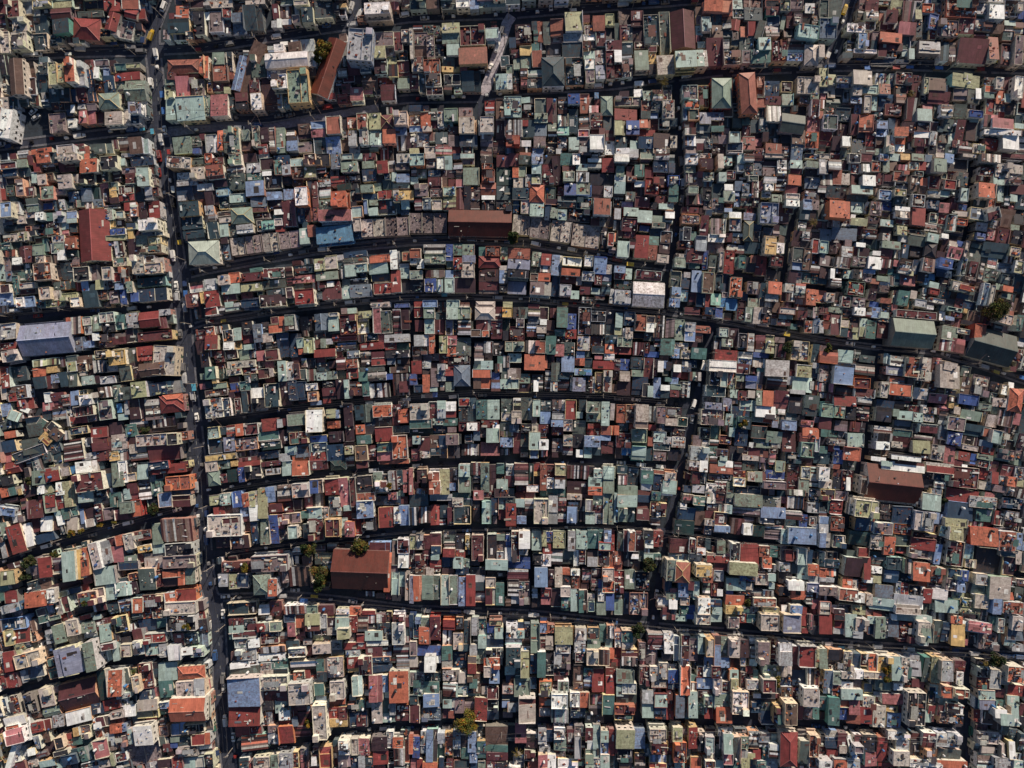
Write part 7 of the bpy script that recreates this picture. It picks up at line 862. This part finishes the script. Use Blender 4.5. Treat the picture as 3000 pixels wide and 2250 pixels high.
def build_vehicle(kind, col):
    P = []                                                             # (name, mesh collector, label)
    b = MB(); gl = MB(); O = (0, 0, 0)
    if kind == 'car':
        loft(b, [(-2.1, .6, .55, .3, .75), (-1.95, .8, .72, .25, .88), (-1.2, .86, .78, .22, .92), (.9, .86, .78, .22, .9), (1.7, .84, .74, .22, .8), (2.1, .62, .55, .3, .68)], PAINT, col)
        loft(gl, [(-1.55, .76, .7, .88, .93), (-1.0, .75, .58, .88, 1.38), (.35, .75, .58, .88, 1.38), (1.05, .76, .68, .86, .92)], GLASS, (.03, .03, .04))
        rf_ = MB(); boxf(rf_, Frame(0, 0, 0), -.98, .33, -.57, .57, 1.385, 1.42, PAINT, col); P += [('body', b), ('cabin_glass', gl), ('roof_panel', rf_)]; ws = [(-1.3, .78, .31), (1.3, .78, .31)]; hl = (2.08, .5, .6)
    elif kind == 'van':
        loft(b, [(-2.3, .85, .78, .3, 1.85), (-2.15, .88, .8, .25, 1.95), (1.2, .88, .8, .25, 1.95), (1.75, .88, .8, .25, 1.15), (2.2, .8, .74, .28, .95)], PAINT, col)
        gl.face([(1.26, -.74, 1.92), (1.26, .74, 1.92), (1.78, .74, 1.19), (1.78, -.74, 1.19)], GLASS, (.03, .03, .04))
        for s in (-1, 1): gl.face([(-1.8, s * .895, 1.2), (1.1, s * .895, 1.2), (1.1, s * .86, 1.7), (-1.8, s * .86, 1.7)], GLASS, (.03, .03, .04))
        P += [('body', b), ('cabin_glass', gl)]; ws = [(-1.4, .8, .33), (1.5, .8, .33)]; hl = (2.2, .55, .6)
    elif kind == 'jeepney':
        loft(b, [(-3.0, .9, .9, .5, 1.9), (-2.9, .95, .9, .45, 2.0), (1.3, .95, .9, .45, 2.0), (1.5, .9, .85, .45, 1.3), (2.9, .72, .66, .45, 1.15), (3.05, .6, .5, .5, 1.0)], PAINT, col)
        rr = MB(); 
        for y in (-.75, .75): boxf(rr, Frame(0, 0, 0), -2.7, 1.0, y - .03, y + .03, 2.1, 2.16, PAINT, (.5, .5, .5))
        for k in range(7): boxf(rr, Frame(0, 0, 0), -2.7 + k * .6, -2.65 + k * .6, -.75, .75, 2.02, 2.1, PAINT, (.5, .5, .5))
        gl.face([(1.33, -.8, 1.95), (1.33, .8, 1.95), (1.53, .8, 1.34), (1.53, -.8, 1.34)], GLASS, (.03, .03, .04))
        P += [('body', b), ('roof_rack', rr), ('windshield', gl)]; ws = [(-1.8, .85, .38), (2.0, .78, .38)]; hl = (3.03, .5, .85)
    else:                                                              # tricycle: motorcycle with a roofed sidecar
        loft(b, [(-.8, .45, .45, .3, 1.3), (-.7, .5, .5, .25, 1.55), (.4, .5, .5, .25, 1.55), (.9, .4, .4, .3, .8)], PAINT, col)
        mo = MB(); loft(mo, [(-.8, .12, .1, .55, .8), (0, .16, .12, .45, .85), (.5, .14, .1, .5, .95)], PAINT, (.05, .05, .05)); mo.v = [(x, y + .85, z) for x, y, z in mo.v]
        hb = MB(); tube(hb, [(.55, .5, 1.05), (.6, .85, 1.0), (.55, 1.2, 1.05)], .03, PAINT, (.2, .2, .2)); P += [('sidecar', b), ('motorcycle', mo), ('handlebar', hb)]; ws = []; hl = None
        for wx, wy in ((-.1, -.52), (-.75, .85), (.7, .85)):
            wm = MB(); lathe_wheel(wm, wx, wy, .27, .1); P.append(('wheel', wm))
    for wx, wy, wr in ws:
        for s in (-1, 1): wm = MB(); lathe_wheel(wm, wx, s * wy, wr, .2); P.append(('wheel', wm))
    if hl:
        for s in (-1, 1): hm_ = MB(); boxf(hm_, Frame(0, 0, 0), hl[0] - .06, hl[0] + .02, s * hl[1] - .12, s * hl[1] + .12, hl[2] - .07, hl[2] + .07, PAINT, (.7, .7, .65)); P.append(('headlight', hm_))
    return P
PROTO = {}
VCOL = dict(white=(.75, .75, .74), silver=(.42, .43, .45), black=(.025, .025, .03), red=(.22, .03, .03), yellow=(.55, .36, .04), blue=(.04, .09, .22), green=(.04, .14, .11), grey=(.16, .16, .17), orange=(.4, .14, .04))
VEH = []
def add_vehicle(kind, cname, u, v, deg, z=.03):
    """deg: heading in the picture, 0 = right, 90 = down"""
    key = (kind, cname)
    if key not in PROTO: PROTO[key] = [(n, mb.build(n)) for n, mb in build_vehicle(kind, VCOL[cname])]
    x, y = world(u, v); root = empty('parked_' + kind if kind != 'tricycle' else 'tricycle', (x, y, z)); root.rotation_euler = (0, 0, -math.radians(deg)); root.scale = (.8, .88, .9) if kind == 'jeepney' else (.95, .95, .95)
    for n, o in PROTO[key]: c = o.copy(); COL.objects.link(c); c.parent = root; c.location = (0, 0, 0)
    VEH.append((root, kind, cname, u, v))
for t in [('jeepney','yellow',445,105,-70),('van','white',445,247,85),('jeepney','white',476,412,82),('jeepney','red',470,460,80),('van','white',839,133,-4),('van','white',870,128,-4),('jeepney','white',1056,43,-65),
 ('van','white',1107,69,-4),('car','white',735,107,-8),('car','white',1018,229,-3),('car','silver',1245,55,-4),('jeepney','white',1457,141,-72),('car','white',1437,200,-68),('van','white',1613,20,85),('van','white',1872,247,-5),
 ('jeepney','yellow',2472,31,-70),('car','white',527,1038,84),('van','white',141,1598,-14),('van','white',874,1640,88),('van','blue',863,1632,88),('car','silver',866,1727,0),('car','white',662,1746,-4),('car','white',685,2158,88),
 ('car','silver',725,2146,0),('car','white',829,2190,-8),('car','silver',871,2123,0),('van','green',2842,2139,90),('car','white',2218,2037,0),('car','silver',2003,1844,4),('car','red',468,462+45,82),('van','silver',1250,1160,-2),
 ('car','black',1105,60,-4),('car','grey',2010,262,0),('jeepney','silver',1330,695,2),('car','white',100,328,-40),('car','silver',108,345,-35),('car','white',655,1798,88),('tricycle','blue',2438,118,-65),('van','white',615,1830,88)]: add_vehicle(*t)
rv = random.Random(21)
for k, (nm, w, kd, pts) in enumerate(STREETS):
    if w < 13: continue
    for (a, b), (c, d) in zip(pts, pts[1:]):
        L = math.hypot(c - a, d - b); s = rv.uniform(5, 40); dg = math.degrees(math.atan2(d - b, c - a))
        while s < L - 5:
            t = s / L; side = rv.choice([-1, 1]); kind = rv.choice(['car', 'van', 'tricycle', 'tricycle', 'tricycle', 'jeepney']) if w > 22 else rv.choice(['tricycle', 'tricycle', 'car', 'van'])
            hw = {'car': 7, 'van': 7, 'jeepney': 8, 'tricycle': 7}[kind]; off = side * max(0, w / 2 - hw - (6 if kd == 1 else 0)) * rv.uniform(.75, 1)
            n_ = (-(d - b) / L, (c - a) / L); u, v = a + (c - a) * t + n_[0] * off, b + (d - b) * t + n_[1] * off
            ok = -10 < u < 3010 and -10 < v < 2260 and all(math.hypot(u - q[3], v - q[4]) > 30 for q in VEH)
            if ok: add_vehicle(kind, rv.choice(['white', 'silver', 'black', 'grey', 'grey', 'black', 'red', 'blue', 'white', 'silver', 'white', 'white', 'silver', 'grey'] if kind != 'jeepney' else ['silver', 'white', 'white', 'blue']), u, v, dg + rv.choice([0, 180]) + rv.uniform(-3, 3), .004 * (k + 1))
            s += rv.choice([30, 34, 40, 60, 90, 150]) * (1 if w > 22 else 1.7)
for lst in PROTO.values():
    for n, o in lst: bpy.data.objects.remove(o)
vg = {}
for q in VEH: vg.setdefault((q[2], q[1]), []).append((q[3], q[4]))
for root, kind, cn, u, v in VEH: tag(root, singled(u, v, vg[(cn, kind)], cn + ' ' + kind + ' on the street'), kind, {'car': 'cars parked along the streets', 'van': 'vans parked along the streets', 'jeepney': 'jeepneys along the streets', 'tricycle': 'tricycles along the streets'}[kind])
print('vehicles', len(VEH))

# ---------------------------------------------------------------- market stalls, poles and cables
def stall(u, v, deg, cn, col, L, Wd):
    x, y = world(u, v); root = empty('market_stall', (x, y, .0)); F = Frame(x, y, -math.radians(deg)); o = (x, y, 0)
    aw = MB(); zf = lambda a, b: 2.5 - b * .12 + .05 * math.sin(a * 2.3); n = 4
    slab(aw, F, (-L / 2, L / 2), (-Wd / 2, Wd / 2), lambda a, b: 2.5 - b * .12, PAINT, lambda k: jit(col, .12), 0, False, .03, n); aw.build('awning', root, o)
    for sx in (-1, 1):
        for sy in (-1, 1):
            p = MB(); boxf(p, F, sx * (L / 2 - .08) - .03, sx * (L / 2 - .08) + .03, sy * (Wd / 2 - .08) - .03, sy * (Wd / 2 - .08) + .03, 0.16, 2.48 - sy * .12 * Wd / 2, PAINT, (.2, .18, .16)); p.build('pole', root, o)
    t_ = MB(); boxf(t_, F, -L / 2 + .3, L / 2 - .3, -Wd / 2 + .3, Wd / 2 - .4, .7, .78, PAINT, (.2, .14, .09), bottom=True)
    for s in (-1, 1): boxf(t_, F, s * (L / 2 - .5) - .05, s * (L / 2 - .5) + .05, -Wd / 2 + .4, Wd / 2 - .5, .16, .7, PAINT, (.15, .1, .07))
    t_.build('counter', root, o); STALLS.append((root, cn, u, v))
STALLS = []; SC = dict(blue=(.05, .13, .34), white=(.6, .6, .58), red=(.25, .04, .04), green=(.05, .15, .11), navy=(.03, .05, .12), cyan=(.08, .3, .42), yellow=(.5, .35, .06))
for k, (nm, w, kd, pts) in enumerate(STREETS):
    if kd != 1: continue
    for (a, b), (c, d) in zip(pts, pts[1:]):
        L = math.hypot(c - a, d - b); s = rv.uniform(10, 60); dg = math.degrees(math.atan2(d - b, c - a))
        while s < L - 8:
            t = s / L; side = rv.choice([-1, 1]); n_ = (-(d - b) / L, (c - a) / L); off = side * (w / 2 - 5); u, v = a + (c - a) * t + n_[0] * off, b + (d - b) * t + n_[1] * off
            xx, yy = world(u, v)
            if -5 < u < 3005 and -5 < v < 2255 and height_at(xx, yy) < 1 and all(math.hypot(u - q[3], v - q[4]) > 26 for q in VEH) and not in_street(xx, yy, k):
                cn = rv.choice(['blue', 'blue', 'white', 'red', 'green', 'navy', 'navy', 'cyan', 'yellow', 'navy']); stall(u, v, dg, cn, SC[cn], rv.uniform(2, 3.6), rv.uniform(1.2, 1.8))
            s += rv.choice([24, 40, 70, 130, 180]) * (.55 if (u > 2400 and v < 240) or nm == 'avenue' and v > 1700 else 1.2)
sg = {}
for q in STALLS: sg.setdefault(q[1], []).append((q[2], q[3]))
for root, cn, u, v in STALLS: tag(root, singled(u, v, sg[cn], cn + ' awning stall at the kerb'), 'market stall', 'market stalls along the kerbs')
POLES = []
for k, (nm, w, kd, pts) in enumerate(STREETS):
    if w < 13: continue
    path = []; acc = 100.0; side = 1 if k % 2 else -1
    for (a, b), (c, d) in zip(pts, pts[1:]):
        L = math.hypot(c - a, d - b); s = 0
        while s < L:
            if acc >= 190:
                acc = 0; t = s / L; n_ = (-(d - b) / L, (c - a) / L); u, v = a + (c - a) * t + n_[0] * side * (w / 2 - 2.5), b + (d - b) * t + n_[1] * side * (w / 2 - 2.5)
                path.append((u, v, math.atan2(-(d - b), c - a)))
            s += 10; acc += 10
    cab = MB(); prev = None
    for u, v, an in path:
        x, y = world(u, v)
        if -60 < u < 3060 and -60 < v < 2310:
            root = empty('utility_pole', (x, y, 0)); F = Frame(x, y, an); o = (x, y, 0)
            p = MB(); tube(p, [(x, y, 0), (x, y, 9.5)], [.16, .1], DECK, (.3, .27, .25), 8); p.build('post', root, o)
            p = MB(); boxf(p, F, -.06, .06, -1.0, 1.0, 8.8, 8.95, DECK, (.3, .26, .22)); boxf(p, F, -.06, .06, -.7, .7, 8.1, 8.2, DECK, (.3, .26, .22)); p.build('crossarm', root, o)
            if int(u + v) % 3 == 0: p = MB(); cyl(p, F, .4, 0, .28, 6.9, 7.9, PAINT, (.3, .31, .32)); p.build('transformer', root, o)
            POLES.append((root, u, v))
        if prev:
            for dy, z in ((-.9, 8.95), (.9, 8.95), (0, 7.2)):
                A = Vector(Frame(prev[0], prev[1], prev[2]).P(0, dy, z)); B = Vector(Frame(x, y, an).P(0, dy, z)); pp = [tuple(A.lerp(B, t / 6) - Vector((0, 0, 1.1 * (1 - (t / 3 - 1) ** 2)))) for t in range(7)]
                tube(cab, pp, .03 if z > 8 else .045, PAINT, (.05, .05, .06), 4)
        if int(u) % 3 == 0:                  # service drop across the street
            dd = -side * (w * PX + 2.5); A = Vector((x, y, 7.4)); B = Vector(Frame(x, y, an).P(3, -dd, 6.6)); tube(cab, [tuple(A.lerp(B, t / 5) - Vector((0, 0, .8 * (1 - (t / 2.5 - 1) ** 2)))) for t in range(6)], .045, PAINT, (.12, .08, .085), 4)
        prev = (x, y, an)
    if cab.f:
        mid = pts[len(pts) // 2]; o = cab.build('overhead_cables'); CABS = globals().setdefault('CABLIST', []); CABS.append((o, max(20, min(2980, mid[0])), max(20, min(2230, mid[1])), nm))
pg = [(u, v) for _, u, v in POLES]
for root, u, v in POLES: tag(root, singled(u, v, pg, 'concrete utility pole'), 'utility pole', 'utility poles along the streets')
cg = [(q[1], q[2]) for q in CABLIST]
for o, u, v, nm in CABLIST: tag(o, singled(u, v, cg, 'thin overhead cables along a ' + ('street' if nm == 'street' else nm)), 'cable', 'cables strung over the streets')
print('stalls', len(STALLS), 'poles', len(POLES))
tag(CLUT.build('rooftop_clutter'), 'boxes, buckets, scraps and rubble lying about on the roofs', 'clutter', kind='stuff')
# everything found twice with one label gets told apart by its place in the photo
seen = {}
for o in bpy.data.objects:
    if o.parent is None and 'label' in o: seen.setdefault(o['label'], []).append(o)
print('label clashes', sum(len(v) - 1 for v in seen.values() if len(v) > 1), 'objects', len(bpy.data.objects))
